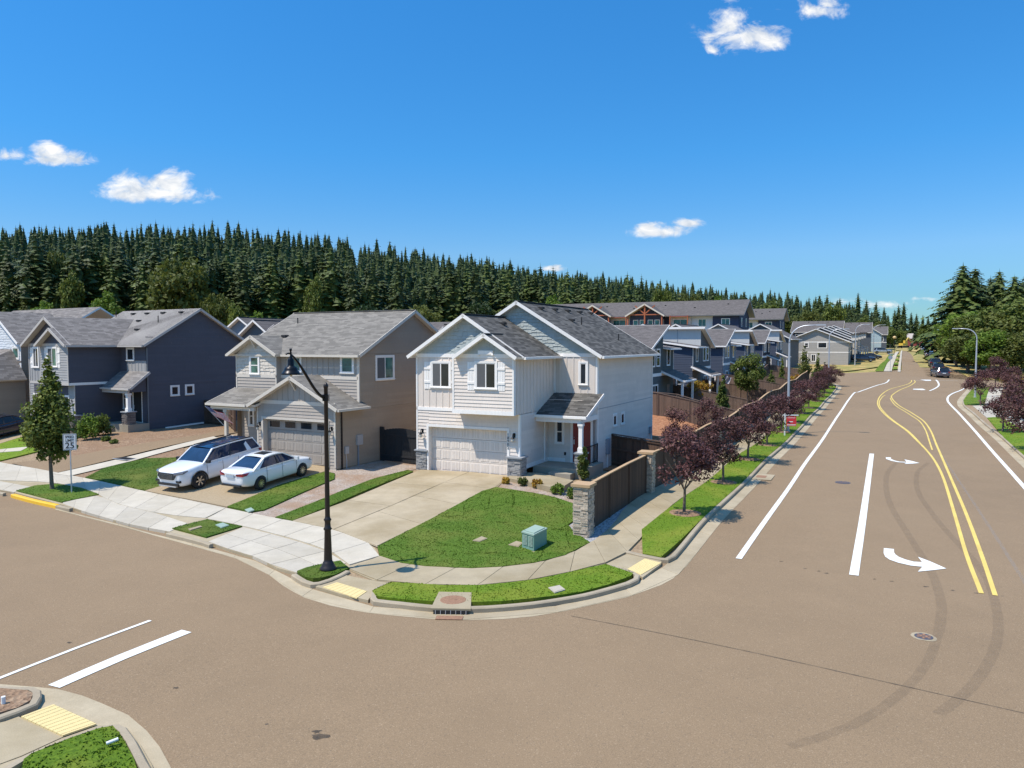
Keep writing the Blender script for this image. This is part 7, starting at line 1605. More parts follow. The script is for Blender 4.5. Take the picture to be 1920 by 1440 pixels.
# ------------------------------------------------------------------ street furniture
def lamp_post():
    b = G(615.5, 1076); b.z += .13; S_ = G(760, 1076); S_.z += .13; best = None
    for i in range(400):
        zh = 4.5+i*.005; p = S_-SUNV*(zh/abs(SUNV.z)); d = p-Vector((0, 0, CH)); y_ = d.y*cos(PIT)-d.z*sin(PIT); u = d.z*cos(PIT)+d.y*sin(PIT); px = 960+FPX*d.x/y_; py = 720-FPX*u/y_
        e = abs(px-534)*.5+abs(py-702); best = (e, p) if best is None or e < best[0] else best
    hd = best[1]-b; o = thing('street_lamp', 'tall black ornamental lamp post with a bell shaped hanging head', 'street lamp', b)
    ht = 5.85; mb = MB(); mb.lathe([(0, 0), (.26, 0), (.27, .06), (.22, .12), (.20, .17), (.17, .22), (.16, .26), (.135, .28), (.13, .34), (.10, 1.25), (.115, 1.28), (.135, 1.31), (.10, 1.36), (.088, 1.5), (.10, 1.56), (.125, 1.6), (.09, 1.65), (.078, 1.7)], n=20); mb.build('base', M['darkbrown'], o, smooth=True)
    mb = MB(); mb.lathe([(.078, 1.7), (.062, ht-.12), (.075, ht-.1), (.078, ht-.04), (.06, ht), (.03, ht+.05), (0, ht+.06)], n=16); mb.build('pole', M['darkbrown'], o, smooth=True)
    mb = MB(); d = Vector((hd.x, hd.y, 0)); L = d.length; d.normalize(); zt = hd.z+.64; pts = []
    for k in range(17):
        t = k/16; z = ht-.42+(zt-(ht-.42))*(3*t*t-2*t*t*t)*1.0; pts.append(d*(L*1.13*t)+Z3*(z if t < .9 else zt-(t-.9)*.5))
    mb.tube(pts, [.045]*10+[.038, .036, .032, .03, .028, .025, .02], 8); mb.box((-.09, -.09, ht-.52), (.09, .09, ht-.32)); mb.build('arm', M['black'], o, smooth=False)
    mb = MB(); c = Vector((hd.x, hd.y, hd.z)); mb.lathe([(r_*.74, z_*.63) for r_, z_ in [(0, 1.22), (.05, 1.2), (.05, 1.12), (.03, 1.08), (.045, 1.0), (.03, .9), (.05, .82), (.09, .74), (.125, .66), (.125, .42), (.14, .38), (.22, .34), (.26, .26), (.27, .18), (.30, .15), (.34, .08), (.40, 0), (.385, -.005), (.3, .06), (.2, .12), (0, .14)]], c, 24); hdo = mb.build('lamp_head', M['black'], o, smooth=True)
    mb = MB(); mb.lathe([(0, -.07), (.04, -.05), (.045, .02), (.03, .06)], c, 12); mb.build('bulb', M['lampglass'], hdo, smooth=True)
lamp_post()
def tall_light(label, P, ax, hh=8.7):
    o = thing('light_pole', label, 'street light', P, 0, 'tall grey street lights with curved arms')
    mb = MB(); mb.lathe([(0, 0), (.2, 0), (.2, .05), (.12, .06), (.115, .5), (.075, hh-1.6)], n=12); mb.build('pole', M['steel'], o, smooth=False)
    mb = MB(); a = Vector(ax).normalized(); pts = [Vector((0, 0, hh-1.62))]
    for k in range(9): t = k/8*pi/2; pts.append(a*(1.35*(1-cos(t)))+Z3*(hh-1.5+1.25*sin(t)))
    pts.append(a*2.1+Z3*(hh-.22)); mb.tube(pts, [.075]+[.06]*6+[.05]*4, 8); mb.build('arm', M['steel'], o, smooth=True)
    mb = MB(); mb.obox(a*2.3+Z3*(hh-.21), a*.36, Vector((-a.y, a.x, 0))*.13, Z3*.05); mb.build('lamp_head', M['steel'], o)
R3 = Vector((-RN.x, -RN.y, 0))
def gz(px, py, dz=.13): p = G(px, py); p.z += dz; return p
tall_light('nearest tall grey street light, behind the red sign', gz(1477, 812), R3)
for px, D, lb in ((1554, 112, 'second tall street light of the left side, in front of the taupe gable'), (1603, 158, 'third tall street light of the left side, right of the taupe gable'), (1637, 192, 'farthest tall street light, left of the far white pavement')): tall_light(lb, at(px, D, .1), R3)
tall_light('tall grey street light on the right hand verge among plum trees', gz(1828, 747), -R3)
def textobj(body, size, mat, parent, loc, rot, ext=.004, align='CENTER', sx=1):
    cu = bpy.data.curves.new('t', 'FONT'); cu.body = body; cu.size = size; cu.align_x = align; cu.align_y = 'CENTER'; cu.extrude = ext; cu.offset = size*.012
    to = bpy.data.objects.new('t', cu); COL.objects.link(to); dg = bpy.context.evaluated_depsgraph_get(); me = bpy.data.meshes.new_from_object(to.evaluated_get(dg)); bpy.data.objects.remove(to); me.materials.clear(); me.materials.append(M[mat])
    o = bpy.data.objects.new('lettering', me); COL.objects.link(o); o.parent = parent; o.location = loc; o.rotation_euler = rot; o.scale = (sx, 1, 1); return o
def speed_sign():
    P = gz(134.5, 929); d = P.y; o = thing('speed_limit_sign', 'white speed limit 25 sign on a thin post beside the street tree', 'traffic sign', P, radians(8))
    top = CH+(644.5-813.8)/FPX*d*1.0-P.z; w, hh = .60, .78
    mb = MB(); mb.box((-.025, -.02, -.1), (.025, .02, top-.05)); mb.build('post', M['steel'], o)
    mb = MB(); mb.box((-w/2, -.04, top-hh), (w/2, -.028, top)); pl = mb.build('sign_plate', M['whiteplastic'], o)
    mb = MB(); 
    for b in ((-w/2+.02, top-.035, w/2-.02, top-.02), (-w/2+.02, top-hh+.02, w/2-.02, top-hh+.035), (-w/2+.02, top-hh+.02, -w/2+.035, top-.02), (w/2-.035, top-hh+.02, w/2-.02, top-.02)): mb.box((b[0], -.043, b[1]), (b[2], -.039, b[3]))
    mb.build('border', M['blackmat'], pl)
    for t, z, s, sx in (('SPEED', top-.15, .17, .88), ('LIMIT', top-.32, .17, .95), ('25', top-.57, .40, 1.05)): textobj(t, s, 'blackmat', pl, (0, -.043, z), (pi/2, 0, 0), sx=sx)
speed_sign()
def sale_sign():
    P = gz(1471, 820); o = thing('sale_sign', 'small red hanging board on a white post in the plum verge', 'sign', P, radians(-8)); mb = MB()
    mb.box((-.045, -.045, -.1), (.045, .045, 1.75)); mb.box((-.2, -.03, 1.55), (1.0, .03, 1.63)); mb.build('post', M['whiteplastic'], o)
    mb = MB(); mb.box((.12, -.012, .75), (.84, .012, 1.48)); b = mb.build('board', M['red'], o); mb = MB()
    for i in range(9): mb.box((.2+i*.063, -.016, 1.36), (.2+i*.063+.04, -.012, 1.41))
    for i in range(11): mb.box((.17+i*.058, -.016, .80), (.17+i*.058+.04, -.012, .89))
    mb.box((.3, -.016, 1.05), (.6, -.012, 1.12)); mb.build('lettering', M['whiteplastic'], b)
    mb = MB(); mb.box((.17, -.016, .98), (.4, -.012, 1.06)); mb.lathe([(.06, 0), (0, .09)], (.3, -.014, 1.05), 5); mb.build('emblem', M['blackmat'], b)
sale_sign()
def transformer():
    A, B, C = G(979, 1034), G(1001, 1041.5), G(1025, 1027); z = B.z+.15; o = thing('utility_cabinet', 'pale green utility cabinet with louvres standing on the corner lawn', 'utility box', (B.x, B.y, z)); a = A-B; c = C-B; a.z = c.z = 0; hh = .52
    mb = MB(); mb.prism([Vector(), c, c+a, a], (0, 0, hh)); mb.build('cabinet', M['utility'], o)
    k = 1.06; cen = (a+c)/2; q = [(p-cen)*k+cen+Z3*hh for p in (Vector(), c, c+a, a)]; mb = MB(); mb.prism(q, (0, 0, .05)); q2 = [(p-cen)*.85+cen+Z3*(hh+.05) for p in (Vector(), c, c+a, a)]; mb.prism(q2, (0, 0, .03)); mb.build('lid', M['utility2'], o)
    n = -c.normalized()*.0; ad = a.normalized(); out = -Vector((c.x, c.y, 0)).normalized(); mb = MB()
    for s in range(2):
        for r in range(8): mb.obox(a*(.27+.46*s)+Z3*(.14+r*.045)+out*.012, ad*a.length*.18, out*.012, Z3*.012)
    mb.build('louvres', M['utility2'], o); mb = MB(); mb.prism([v*1.0-(cen-v)*.18-Z3*.03 for v in (Vector(), c, c+a, a)], (0, 0, .03)); mb.build('pad', M['conc'], o)
M['utility2'] = painted('utility_green_light', (.30, .39, .32), .5)
transformer()
def lid(name, label, pts, mat, dz=.17, th=.03, group=None, cat='utility cover'):
    P = [v+Vector((0, 0, dz)) for v in Gs(pts)]; mb = MB(); q = [p-P[0] for p in P]; mb.prism(q[::-1], (0, 0, -th)); cen = sum(q, Vector())/len(q); mb.prism([(p-cen)*.8+cen+Z3*.004 for p in q], (0, 0, .004)); o = mb.build(name, M[mat], None, weld=False); o.location = P[0]; tag(o, label, cat, group)
lid('ground_cover', 'tan concrete cover in the middle of the corner lawn', [(886, 1022), (903, 1014), (914, 1018), (900, 1024)], 'conc', .17); lid('ground_cover', 'tan concrete cover left of the green cabinet', [(953, 1030), (968, 1023), (981, 1026), (972, 1034)], 'conc', .17)
lid('ground_cover', 'grey meter cover in the curved corner verge', [(1028, 1113), (1049, 1108.5), (1060, 1117), (1040, 1123)], 'conc_new', .185); lid('ground_cover', 'small pale green cover at the end of the grass strip', [(459, 963), (471, 959), (477, 964), (466, 968)], 'utility2', .18); lid('ground_cover', 'pale green cover in the square of grass between driveways', [(404, 992), (418, 988), (430, 993), (415, 998)], 'utility2', .18); lid('ground_cover', 'narrow pale cover in the square of grass between driveways', [(353, 1000), (376, 994), (379, 996), (357, 1003)], 'conc', .18)
M['rust'] = plain('rusty_iron', (.26, .14, .08), .8, 0, .25, 20)
def inlet():
    P = Gs([(808, 1151), (883, 1152), (884, 1121), (823, 1120)]); zt = P[0].z+.165; A, B, C, D_ = [Vector((p.x, p.y, 0)) for p in P]; o = thing('storm_inlet', 'concrete kerb inlet with a rusty round manhole lid and barred opening', 'storm drain', (A.x, A.y, zt)); q = [v-A for v in (A, B, C, D_)]
    out = Vector(((B-A).y, -(B-A).x, 0)).normalized(); q[0] = q[0]+out*.03; q[1] = q[1]+out*.03
    mb = MB(); mb.prism(q[::-1], (0, 0, -.05)); mb.build('slab', M['conc'], o); mb = MB(); mb.obox((q[0]+q[1])/2-Z3*.105+out*.012, (q[1]-q[0])*.43, out*.012, Z3*.055); mb.build('opening', M['blackmat'], o)
    mb = MB(); 
    for k in range(7): mb.obox(q[0]+(q[1]-q[0])*(.12+.127*k)-Z3*.105+out*.03, (q[1]-q[0]).normalized()*.008, out*.008, Z3*.055)
    mb.build('bars', M['steel'], o); c = sum(q, Vector())/4-out*.02; mb = MB(); mb.lathe([(0, .008), (.33, .008), (.35, .004), (.36, 0)], c, 28)
    for k in range(2): mb.box((c.x-.12+k*.16, c.y-.05, .008), (c.x-.06+k*.16, c.y+.05, .014))
    mb.build('manhole_lid', M['rust'], o)
    mb = MB(); mb.obox((q[0]+q[1])/2-Z3*.145+out*.28, (q[1]-q[0])*.33, out*.13, Z3*.008); mb.build('gutter_grate', M['rust'], o)
inlet()
def manhole(label, px, py, r=.36, ring=None):
    P = G(px, py); o = thing('manhole', label, 'manhole cover', P+Vector((0, 0, .006))); 
    if ring: mb = MB(); rr = random.Random(3); mb.face([(cos(a)*r*rr.uniform(1.25, 1.6), sin(a)*r*rr.uniform(1.25, 1.6), .0) for a in [2*pi*k/18 for k in range(18)]]); mb.build('patch_ring', M['gutter'], o)
    mb = MB(); mb.lathe([(0, .01), (r, .01), (r*1.05, .002)], n=24); L_ = mb.build('manhole_lid', M['iron'], o); mb = MB()
    for a in range(6):
        for b in (.35, .7): mb.box((cos(a*pi/3)*r*b-.03, sin(a*pi/3)*r*b-.03, .01), (cos(a*pi/3)*r*b+.03, sin(a*pi/3)*r*b+.03, .016))
    mb.build('lid_pattern', M['rust'], L_)
M['iron'] = plain('cast_iron', (.09, .085, .10), .6, .3, .2, 20)
manhole('round manhole cover with a pale patched ring near the lower right', 1732, 1194, .2, 1); manhole('dark round manhole cover left of the broken white line', 1580, 905, .36)
def inlet2():
    P = G(1433, 895); o = thing('drain_grate', 'small rusty drain grate in the gutter by the second plum tree', 'drain cover', P+Vector((0, 0, .03)), -radians(26)); mb = MB(); mb.box((-.75, -.9, -.02), (.45, .9, 0)); mb.build('apron', M['gutter'], o); mb = MB(); mb.box((-.4, -.35, 0), (.1, .35, .01)); mb.build('grate', M['rust'], o)
inlet2()
def pipe_thing(label, P, v, r=.035):
    mb = MB(); mb.tube([(0, 0, 0), v], r, 10); o = mb.build('pipe', M['whiteplastic'], None); o.location = P; tag(o, label, 'pipe')
p = gz(7, 1333, .15); pipe_thing('grey pipe stub standing in the gravel at the bottom left', p, (0, 0, .14), .04); p = gz(200, 1418, .23); pipe_thing('pale pipe lying on the grass at the bottom left', p, (.16, .1, .03), .03)
# small litter and mulch ring near the lower left tree, far street things
def far_lamp():
    P = at(1676, 205, .2); o = thing('post_lamp', 'brown post lamp with a round globe beside the far white pavement', 'street lamp', P); mb = MB(); mb.tube([(0, 0, 0), (0, 0, 4.4)], .07, 6); mb.build('pole', M['darkbrown'], o); mb = MB(); mb.lathe([(0, 4.3), (.4, 4.5), (.5, 4.8), (.35, 5.05), (0, 5.2)], n=12); mb.build('globe', M['amber'], o, smooth=True)
    P = gz(1669, 697); o = thing('stop_sign', 'grey back of an eight sided sign at the cross street corner', 'traffic sign', P); mb = MB(); mb.tube([(0, 0, 0), (0, 0, 2.6)], .04, 6); mb.build('post', M['steel'], o); mb = MB(); mb.prism([(cos(pi/8+k*pi/4)*.42, 0, 2.55+sin(pi/8+k*pi/4)*.42) for k in range(8)], (0, .02, 0)); mb.build('sign_plate', M['steel'], o); mb = MB(); mb.box((-.5, 0, 3.1), (.5, .02, 3.3)); mb.tube([(0, 0, 2.6), (0, 0, 3.3)], .03, 5); mb.build('name_plate', M['steel'], o)
M['amber'] = plain('amber_globe', (.62, .42, .18), .3, 0, .1)
far_lamp()
def excavator():
    P = at(1693, 330, .3); o = thing('excavator', 'small yellow digger standing on the straw slope beyond the road end', 'excavator', P, .4); Y_ = 'digger'
    mb = MB(); mb.box((-1.6, -1.1, 1.0), (1.4, 1.1, 2.0)); mb.box((-.2, -1.0, 2.0), (1.2, 0, 3.2)); mb.build('body', M[Y_], o)
    for s in (-1, 1): mb = MB(); mb.box((-1.9, s*1.2-.3, 0), (1.9, s*1.2+.3, .85)); mb.build('track', M['rubber'], o)
    mb = MB(); mb.beam((1.2, .5, 1.8), (3.6, .5, 4.4), .35, .5); mb.beam((3.6, .5, 4.4), (5.6, .5, 2.2), .3, .4); mb.build('boom', M[Y_], o); mb = MB(); mb.obox((5.7, .5, 1.4), (.4, 0, .3), (0, .5, 0), (0, 0, .5)); mb.build('bucket', M['rubber'], o)
M['digger'] = painted('digger_yellow', (.62, .42, .06), .5)
excavator()
# far pavement and verges on the left side of the road beyond the cross street
patch('far_land', [rb(-3, 124), rb(-24, 118), (10, 150), (-20, 190), (-20, 330), (.513*330-1.4, 330), (.513*298-1.6, 298), (.513*250-.5, 250), (.513*200-.2, 200), (.513*160-.5, 160)], .03, M['straw'], 6)
strip('pavement', g2([(1657, 697), (1672, 672), (1682, 660)]), g2([(1672, 697), (1680, 672), (1686, 660)]), M['conc_new'], .16, 2.2, seed=77)
strip('kerb_strip', g2([(1683, 698), (1687, 672), (1689.5, 658)]), g2([(1688.5, 698), (1690.5, 672), (1692, 658)]), M['conc_new'], .15, 3, seed=78)
for a, b in (((1673, 694), (1682, 690)), ((1675.5, 685), (1683.5, 681.5)), ((1678, 677), (1685, 674)), ((1680.5, 669), (1687, 667))): patch('grass_plot', g2([(a[0], a[1]), (b[0], a[1]), (b[0]+.4, b[1]), (a[0]+1, b[1])]), .17, M['grass2'], 4)
patch('grass_plot', g2([(1640, 697), (1656, 697), (1670, 672), (1676, 664), (1668, 664), (1655, 680)]), .1, M['grass2'], 4)

# ------------------------------------------------------------------ flags
def flag(label, P, d, w, hh, mat=None, name='flag', droop=.35):
    o = thing(name, label, 'flag', P); d = Vector(d); L = 1.5; pole = MB(); a = Vector(); b = d*L; pole.tube([a, b], .015, 6); pole.build('pole', M['steel'], o)
    n1, n2 = 26, 26; V = {}
    side = Vector((-d.y, d.x, 0)).normalized() if hypot(d.x, d.y) > .01 else Vector((1, 0, 0)); fly = Vector((.93, -.1, -.32)).normalized()
    for i in range(n1+1):
        for j in range(n2+1):
            s, t = i/n1, j/n2; p = b*(1-t*.52)+fly*(w*s)+Vector((.03*s, .10*sin(s*9+t*2)*s, -.10*s*s+.04*sin(s*8)*s)); V[i, j] = p
    mats = (MB(), MB(), MB())
    for i in range(n1):
        for j in range(n2):
            c = 2 if (i < 10 and j < 14) else (j//2) % 2
            mats[c].face([V[i, j], V[i+1, j], V[i+1, j+1], V[i, j+1]])
    st = MB()
    for r in range(9):
        for c in range(6 if r % 2 == 0 else 5):
            s = (c*2+1+(r % 2))/12*10/n1; t = (r+1)/10*14/n2; p = b*(1-t*.52)+fly*(w*s)+Vector((.03*s, .10*sin(s*9+t*2)*s, -.10*s*s+.04*sin(s*8)*s))
            for off in (.012, -.012): st.face([p+Vector((cos(a)*.018, off, sin(a)*.018)) for a in [pi/2+2*pi*k/5*2 for k in range(5)]])
    cl = mats[0].build('red_stripes', M['flagred' if mat is None else 'flagnavy'], o, weld=True); mats[1].build('white_stripes', M['flagwhite'], o, weld=True); q = mats[2].build('canton', M['flagblue' if mat is None else 'flagnavy'], o, weld=True); st.build('stars', M['flagwhite'], q)
M['flagred'] = plain('flag_red', (.50, .03, .05), .8); M['flagwhite'] = plain('flag_white', (.75, .72, .72), .8); M['flagblue'] = plain('flag_blue', (.05, .08, .28), .8); M['flagnavy'] = plain('flag_navy', (.03, .035, .12), .8)
q = H2.L(425, 792, 'v', -3.1); X, Y, yw = H2W; P = Vector((X+q.x*cos(yw)+3.1*sin(yw), Y+q.x*sin(yw)-3.1*cos(yw), .745+q.z))
flag('american flag with red and white stripes on the taupe house porch post', P+Vector((-.1, -.05, -.2)), Vector((-.62, -.2, .76)).normalized(), 1.15, .75)
flag('navy and white striped flag on the grey single pitch house porch', at(1348, 78)+Vector((0, 0, 1.3)), Vector((.35, -.2, .9)).normalized(), .7, .8, 'n')

# ------------------------------------------------------------------ cars
def boolcut(o, cutter):
    m = o.modifiers.new('b', 'BOOLEAN'); m.operation = 'DIFFERENCE'; m.solver = 'EXACT'; m.object = cutter; dg = bpy.context.evaluated_depsgraph_get(); me = bpy.data.meshes.new_from_object(o.evaluated_get(dg)); o.modifiers.clear(); o.data = me; bpy.data.objects.remove(cutter)
def make_car(kind, label, cat, paint, roofmat=None, detail=True, group=None, arch=None, glass='carglass'):
    o = thing({'suv': 'parked_car', 'sedan': 'parked_car', 'van': 'parked_van'}[kind], label, cat, (0, 0, 0), 0, group)
    if kind == 'suv':
        st = [(2.52, .62, .42, .90), (2.46, .82, .30, 1.00), (2.25, .94, .25, 1.07), (1.75, .985, .25, 1.13), (1.25, 1.0, .25, 1.18), (.9, 1.0, .25, 1.17), (0, 1.0, .25, 1.16), (-1.2, 1.0, .25, 1.18), (-2.05, .985, .27, 1.18), (-2.38, .94, .32, 1.16), (-2.5, .86, .40, 1.05)]
        gh = (1.2, .42, -2.12, -2.44, 1.14, 1.72, .93, .74); wb, wr, ww = 1.51, .39, .25
    elif kind == 'sedan':
        st = [(2.33, .55, .35, .66), (2.27, .72, .26, .74), (2.05, .84, .20, .83), (1.6, .88, .20, .91), (1.1, .89, .20, .98), (.8, .89, .20, .98), (-.8, .89, .20, 1.0), (-1.5, .885, .21, 1.04), (-2.05, .85, .26, 1.06), (-2.25, .77, .34, 1.03), (-2.33, .68, .42, .92)]
        gh = (1.15, .35, -.85, -1.78, .97, 1.43, .82, .60); wb, wr, ww = 1.35, .32, .21
    else:
        st = [(2.6, .75, .35, .95), (2.5, .9, .28, 1.1), (2.1, .98, .25, 1.3), (1.8, 1.0, .25, 1.4), (0, 1.0, .25, 1.4), (-2.4, 1.0, .28, 1.4), (-2.6, .96, .35, 1.35)]
        gh = (2.0, 1.3, -2.45, -2.58, 1.36, 2.15, .96, .85); wb, wr, ww = 1.6, .36, .23
    mb = MB(); rings = []
    for x, w, zb, zt in st:
        h_ = [(0, zb), (w*.8, zb), (w*.95, zb+.07), (w*1.0, zb+.25), (w*1.0, zb+(zt-zb)*.55), (w*.985, zb+(zt-zb)*.78), (w*.93, zt-.05), (w*.84, zt), (w*.4, zt+.025), (0, zt+.03)]
        rings.append([(x, y, z) for y, z in h_]+[(x, -y, z) for y, z in h_[-2:0:-1]])
    n = len(rings[0])
    for a, b in zip(rings[:-1], rings[1:]):
        for k in range(n): mb.face([a[k], a[(k+1) % n], b[(k+1) % n], b[k]])
    mb.face(rings[0][::-1]); mb.face(rings[-1]); body = mb.build('body', M[paint], o, weld=True)
    sub = body.modifiers.new('s', 'SUBSURF'); sub.levels = 2; sub.render_levels = 2; dg = bpy.context.evaluated_depsgraph_get(); me = bpy.data.meshes.new_from_object(body.evaluated_get(dg)); body.modifiers.clear(); body.data = me
    for sx in (1, -1):
        cm = MB(); m_ = 24
        for s in (-1, 1):
            r_ = wr*1.16; a = [(sx*wb+cos(2*pi*k/m_)*r_, s*(st[4][1]-.32), wr+sin(2*pi*k/m_)*r_) for k in range(m_)]; cm.prism(a if s < 0 else a[::-1], (0, s*.6, 0))
        c = cm.build('cut', M[paint], None, weld=True); boolcut(body, c)
    body.data.shade_smooth(); body.data.set_sharp_from_angle(angle=radians(32))
    W0 = st[4][1]
    mb = MB(); mb.box((-wb-.7, -W0+.34, .3), (wb+.7, W0-.34, .9 if kind != 'sedan' else .75)); mb.build('underbody', M['carblack'], o)
    x0, x1, x2, x3, z0, z1, w0, w1 = gh; zm = (z0+z1)/2
    def pt(x, y, z): return Vector((x, y, z))
    N_ = 8; mb = MB()
    # glass house: curved roof line sampled along the length
    top = [x1+(x2-x1)*k/N_ for k in range(N_+1)]; zr = lambda x: z1-.05*((x-(x1+x2)/2)/((x1-x2)/2))**2+.0
    def sidept(t):  # base line x for roof sample t
        return x0+(x3-x0)*t
    for s in (-1, 1):
        for k in range(N_):
            t0, t1 = k/N_, (k+1)/N_; mb.face([pt(sidept(t0), s*w0, z0-.03), pt(sidept(t1), s*w0, z0-.03), pt(top[k+1], s*w1, zr(top[k+1])), pt(top[k], s*w1, zr(top[k]))][::s])
    for (xb, xt) in ((x0, x1), (x3, x2)):
        f = 1 if xb > 0 else -1; m = 6
        for k in range(m):
            a, b = -1+2*k/m, -1+2*(k+1)/m; bu = lambda q: .10*(1-q*q)*f
            mb.face([pt(xb+bu(a), a*w0, z0-.03), pt(xb+bu(b), b*w0, z0-.03), pt(xt+bu(b)*.5, b*w1, zr(xt)), pt(xt+bu(a)*.5, a*w1, zr(xt))])
    mb.build('windows', M[glass], o, weld=True, smooth=False)
    mb = MB()
    for k in range(N_):
        for j in range(6):
            a, b = -1+2*j/6, -1+2*(j+1)/6; cr = lambda q: .035*(1-q*q)
            mb.face([pt(top[k], a*(w1+.012), zr(top[k])+.012+cr(a)), pt(top[k+1], a*(w1+.012), zr(top[k+1])+.012+cr(a)), pt(top[k+1], b*(w1+.012), zr(top[k+1])+.012+cr(b)), pt(top[k], b*(w1+.012), zr(top[k])+.012+cr(b))])
    mb.build('roof', M[roofmat or paint], o, weld=True, smooth=True)
    mb = MB(); pw = .075
    for s in (-1, 1):
        mb.beam(pt(x0, s*(w0+.0), z0-.03), pt(x1, s*(w1+.0), zr(x1)+.01), pw, .05); mb.beam(pt(x3, s*w0, z0-.03), pt(x2, s*w1, zr(x2)+.01), pw*1.6, .05)
        for k in range(N_): mb.beam(pt(top[k], s*(w1+.005), zr(top[k])+.005), pt(top[k+1], s*(w1+.005), zr(top[k+1])+.005), .06, .045)
        mb.beam(pt(x3, s*(w0+.012), z0), pt(x0, s*(w0+.012), z0), .03, .05)
        if kind != 'sedan':
            t = .80; mb.face([pt(sidept(t)+.16, s*(w0+.006), z0-.02), pt(sidept(t)-.14, s*(w0+.006), z0-.02), pt(x1+(x2-x1)*(t-.03)-.08, s*(w1+.008), zr(x2)), pt(x1+(x2-x1)*(t-.03)+.08, s*(w1+.008), zr(x2))][::s])
        if kind == 'sedan': mb.face([pt(x3+.42, s*(w0+.006), z0-.02), pt(x3, s*(w0+.006), z0-.02), pt(x2, s*(w1+.008), zr(x2)), pt(x2+.1, s*(w1+.008), zr(x2))][::s])
    mb.build('pillars', M[paint], o)
    mb = MB()
    for s in (-1, 1):
        for t in ((.44,) if kind != 'van' else (.3,)): mb.beam(pt(sidept(t), s*(w0+.003), z0), pt(x1+(x2-x1)*t, s*(w1+.006), zr(x1)), .09, .03)
    mb.build('door_pillars', M['carblack'], o)
    # wheels
    wm = MB(); wm.lathe([(wr*.62, -ww*.5), (wr*.9, -ww*.5), (wr, -ww*.36), (wr, ww*.36), (wr*.9, ww*.5), (wr*.62, ww*.5)], n=28); rm = MB(); rm.lathe([(wr*.66, ww*.30), (wr*.62, ww*.46), (wr*.56, ww*.42), (wr*.5, ww*.15), (0, ww*.15)], n=28)
    sp = MB(); ns = 10 if kind == 'sedan' else 6
    for k in range(ns):
        a = 2*pi*k/ns
        for da in ((-.1, .1) if ns == 6 else (0,)): sp.beam((cos(a)*wr*.1, sin(a)*wr*.1, ww*.40), (cos(a+da)*wr*.6, sin(a+da)*wr*.6, ww*.44), wr*.085, .03)
    sp.lathe([(0, ww*.46), (wr*.12, ww*.46), (wr*.14, ww*.3)], n=12)
    tme = None
    for sx in (1, -1):
        for s in (-1, 1):
            w = bpy.data.objects.new('wheel', None); COL.objects.link(w); w.parent = o; w.location = (sx*wb, s*(W0-ww*.45), wr); w.rotation_euler = (-s*pi/2, 0, 0)
            if tme is None: t_ = wm.build('tyre', M['rubber'], w, smooth=True, weld=True); r_ = rm.build('rim', M['carblack'], w, smooth=True); s_ = sp.build('spokes', M['alloy'], w); tme = (t_.data, r_.data, s_.data)
            else:
                for nm, me in zip(('tyre', 'rim', 'spokes'), tme): c = bpy.data.objects.new(nm, me); COL.objects.link(c); c.parent = w
    if arch:
        for sx in (1, -1):
            for s in (-1, 1):
                mb = MB(); a = [(sx*wb+cos(t)*wr*1.17, s*(W0+.005), wr+sin(t)*wr*1.17) for t in np.linspace(-.15, pi+.15, 16)]; mb.tube(a, .035, 6); mb.build('arch_trim', M[arch], o)
    # faces
    xf = st[0][0]; xb = st[-1][0]
    def plate(name, x, y0, y1, za, zb_, m, th=.03, tilt=0): mb = MB(); f = 1 if x > 0 else -1; mb.obox((x, (y0+y1)/2, (za+zb_)/2), (th, 0, 0), (0, abs(y1-y0)/2, 0), (tilt*f, 0, (zb_-za)/2)); return mb.build(name, M[m], o)
    if kind == 'suv':
        mb = MB(); mb.prism([(2.50, -.62, .94), (2.575, -.60, .80), (2.575, -.45, .64), (2.575, .45, .64), (2.575, .60, .80), (2.50, .62, .94)], (-.16, 0, .0)); g = mb.build('grille', M['carblack'], o); mb = MB()
        for r in range(4):
            for c in range(10): mb.obox((2.583-.004*r, -.42+c*.093, .70+r*.06), (.012, 0, 0), (0, .012, 0), (0, 0, .01))
        mb.build('grille_studs', M['alloy'], g)
        for s in (-1, 1):
            mb = MB(); mb.prism([(2.54, s*.52, .93), (2.57, s*.55, .85), (2.36, s*.95, .90), (2.10, s*.995, .99), (2.30, s*.90, .985)], (0, 0, .05)); mb.build('headlight', M['headlight'], o)
            plate('fog_lamp', 2.47, s*.60, s*.84, .50, .60, 'carblack', .06); plate('tail_light', -2.44, s*.62, s*.95, .95, 1.12, 'taillight', .06)
        plate('front_bumper_trim', 2.46, -.72, .72, .34, .46, 'carblack', .08); plate('skid_plate', 2.50, -.6, .6, .29, .34, 'steel', .06); plate('licence_plate', -2.53, -.26, .26, .75, .9, 'whiteplastic', .012)
        mb = MB()
        for s in (-1, 1): mb.beam((.3, s*.70, 1.765), (-2.0, s*.70, 1.76), .04, .05)
        mb.build('roof_rails', M['carblack'], o)
    elif kind == 'sedan':
        for s in (-1, 1):
            mb = MB(); mb.prism([(2.26, s*.48, .70), (2.30, s*.45, .62), (2.08, s*.80, .66), (1.86, s*.865, .78), (2.05, s*.78, .80)], (0, 0, .03)); mb.build('headlight', M['headlight'], o)
            mb = MB(); mb.prism([(-2.335, s*.36, .84), (-2.345, s*.38, .93), (-2.26, s*.74, .97), (-1.96, s*.862, .98), (-2.1, s*.84, .86), (-2.29, s*.72, .82)], (0, 0, .06) if 0 else (-.02, s*.02, 0)); mb.build('tail_light', M['taillight'], o)
        plate('front_grille', 2.30, -.5, .5, .34, .52, 'carblack', .05); plate('rear_valance', -2.31, -.6, .6, .34, .42, 'carblack', .05); plate('licence_plate', -2.355, -.25, .25, .74, .88, 'plateblue', .012); plate('trunk_trim', -2.35, -.32, .32, .89, .92, 'alloy', .012)
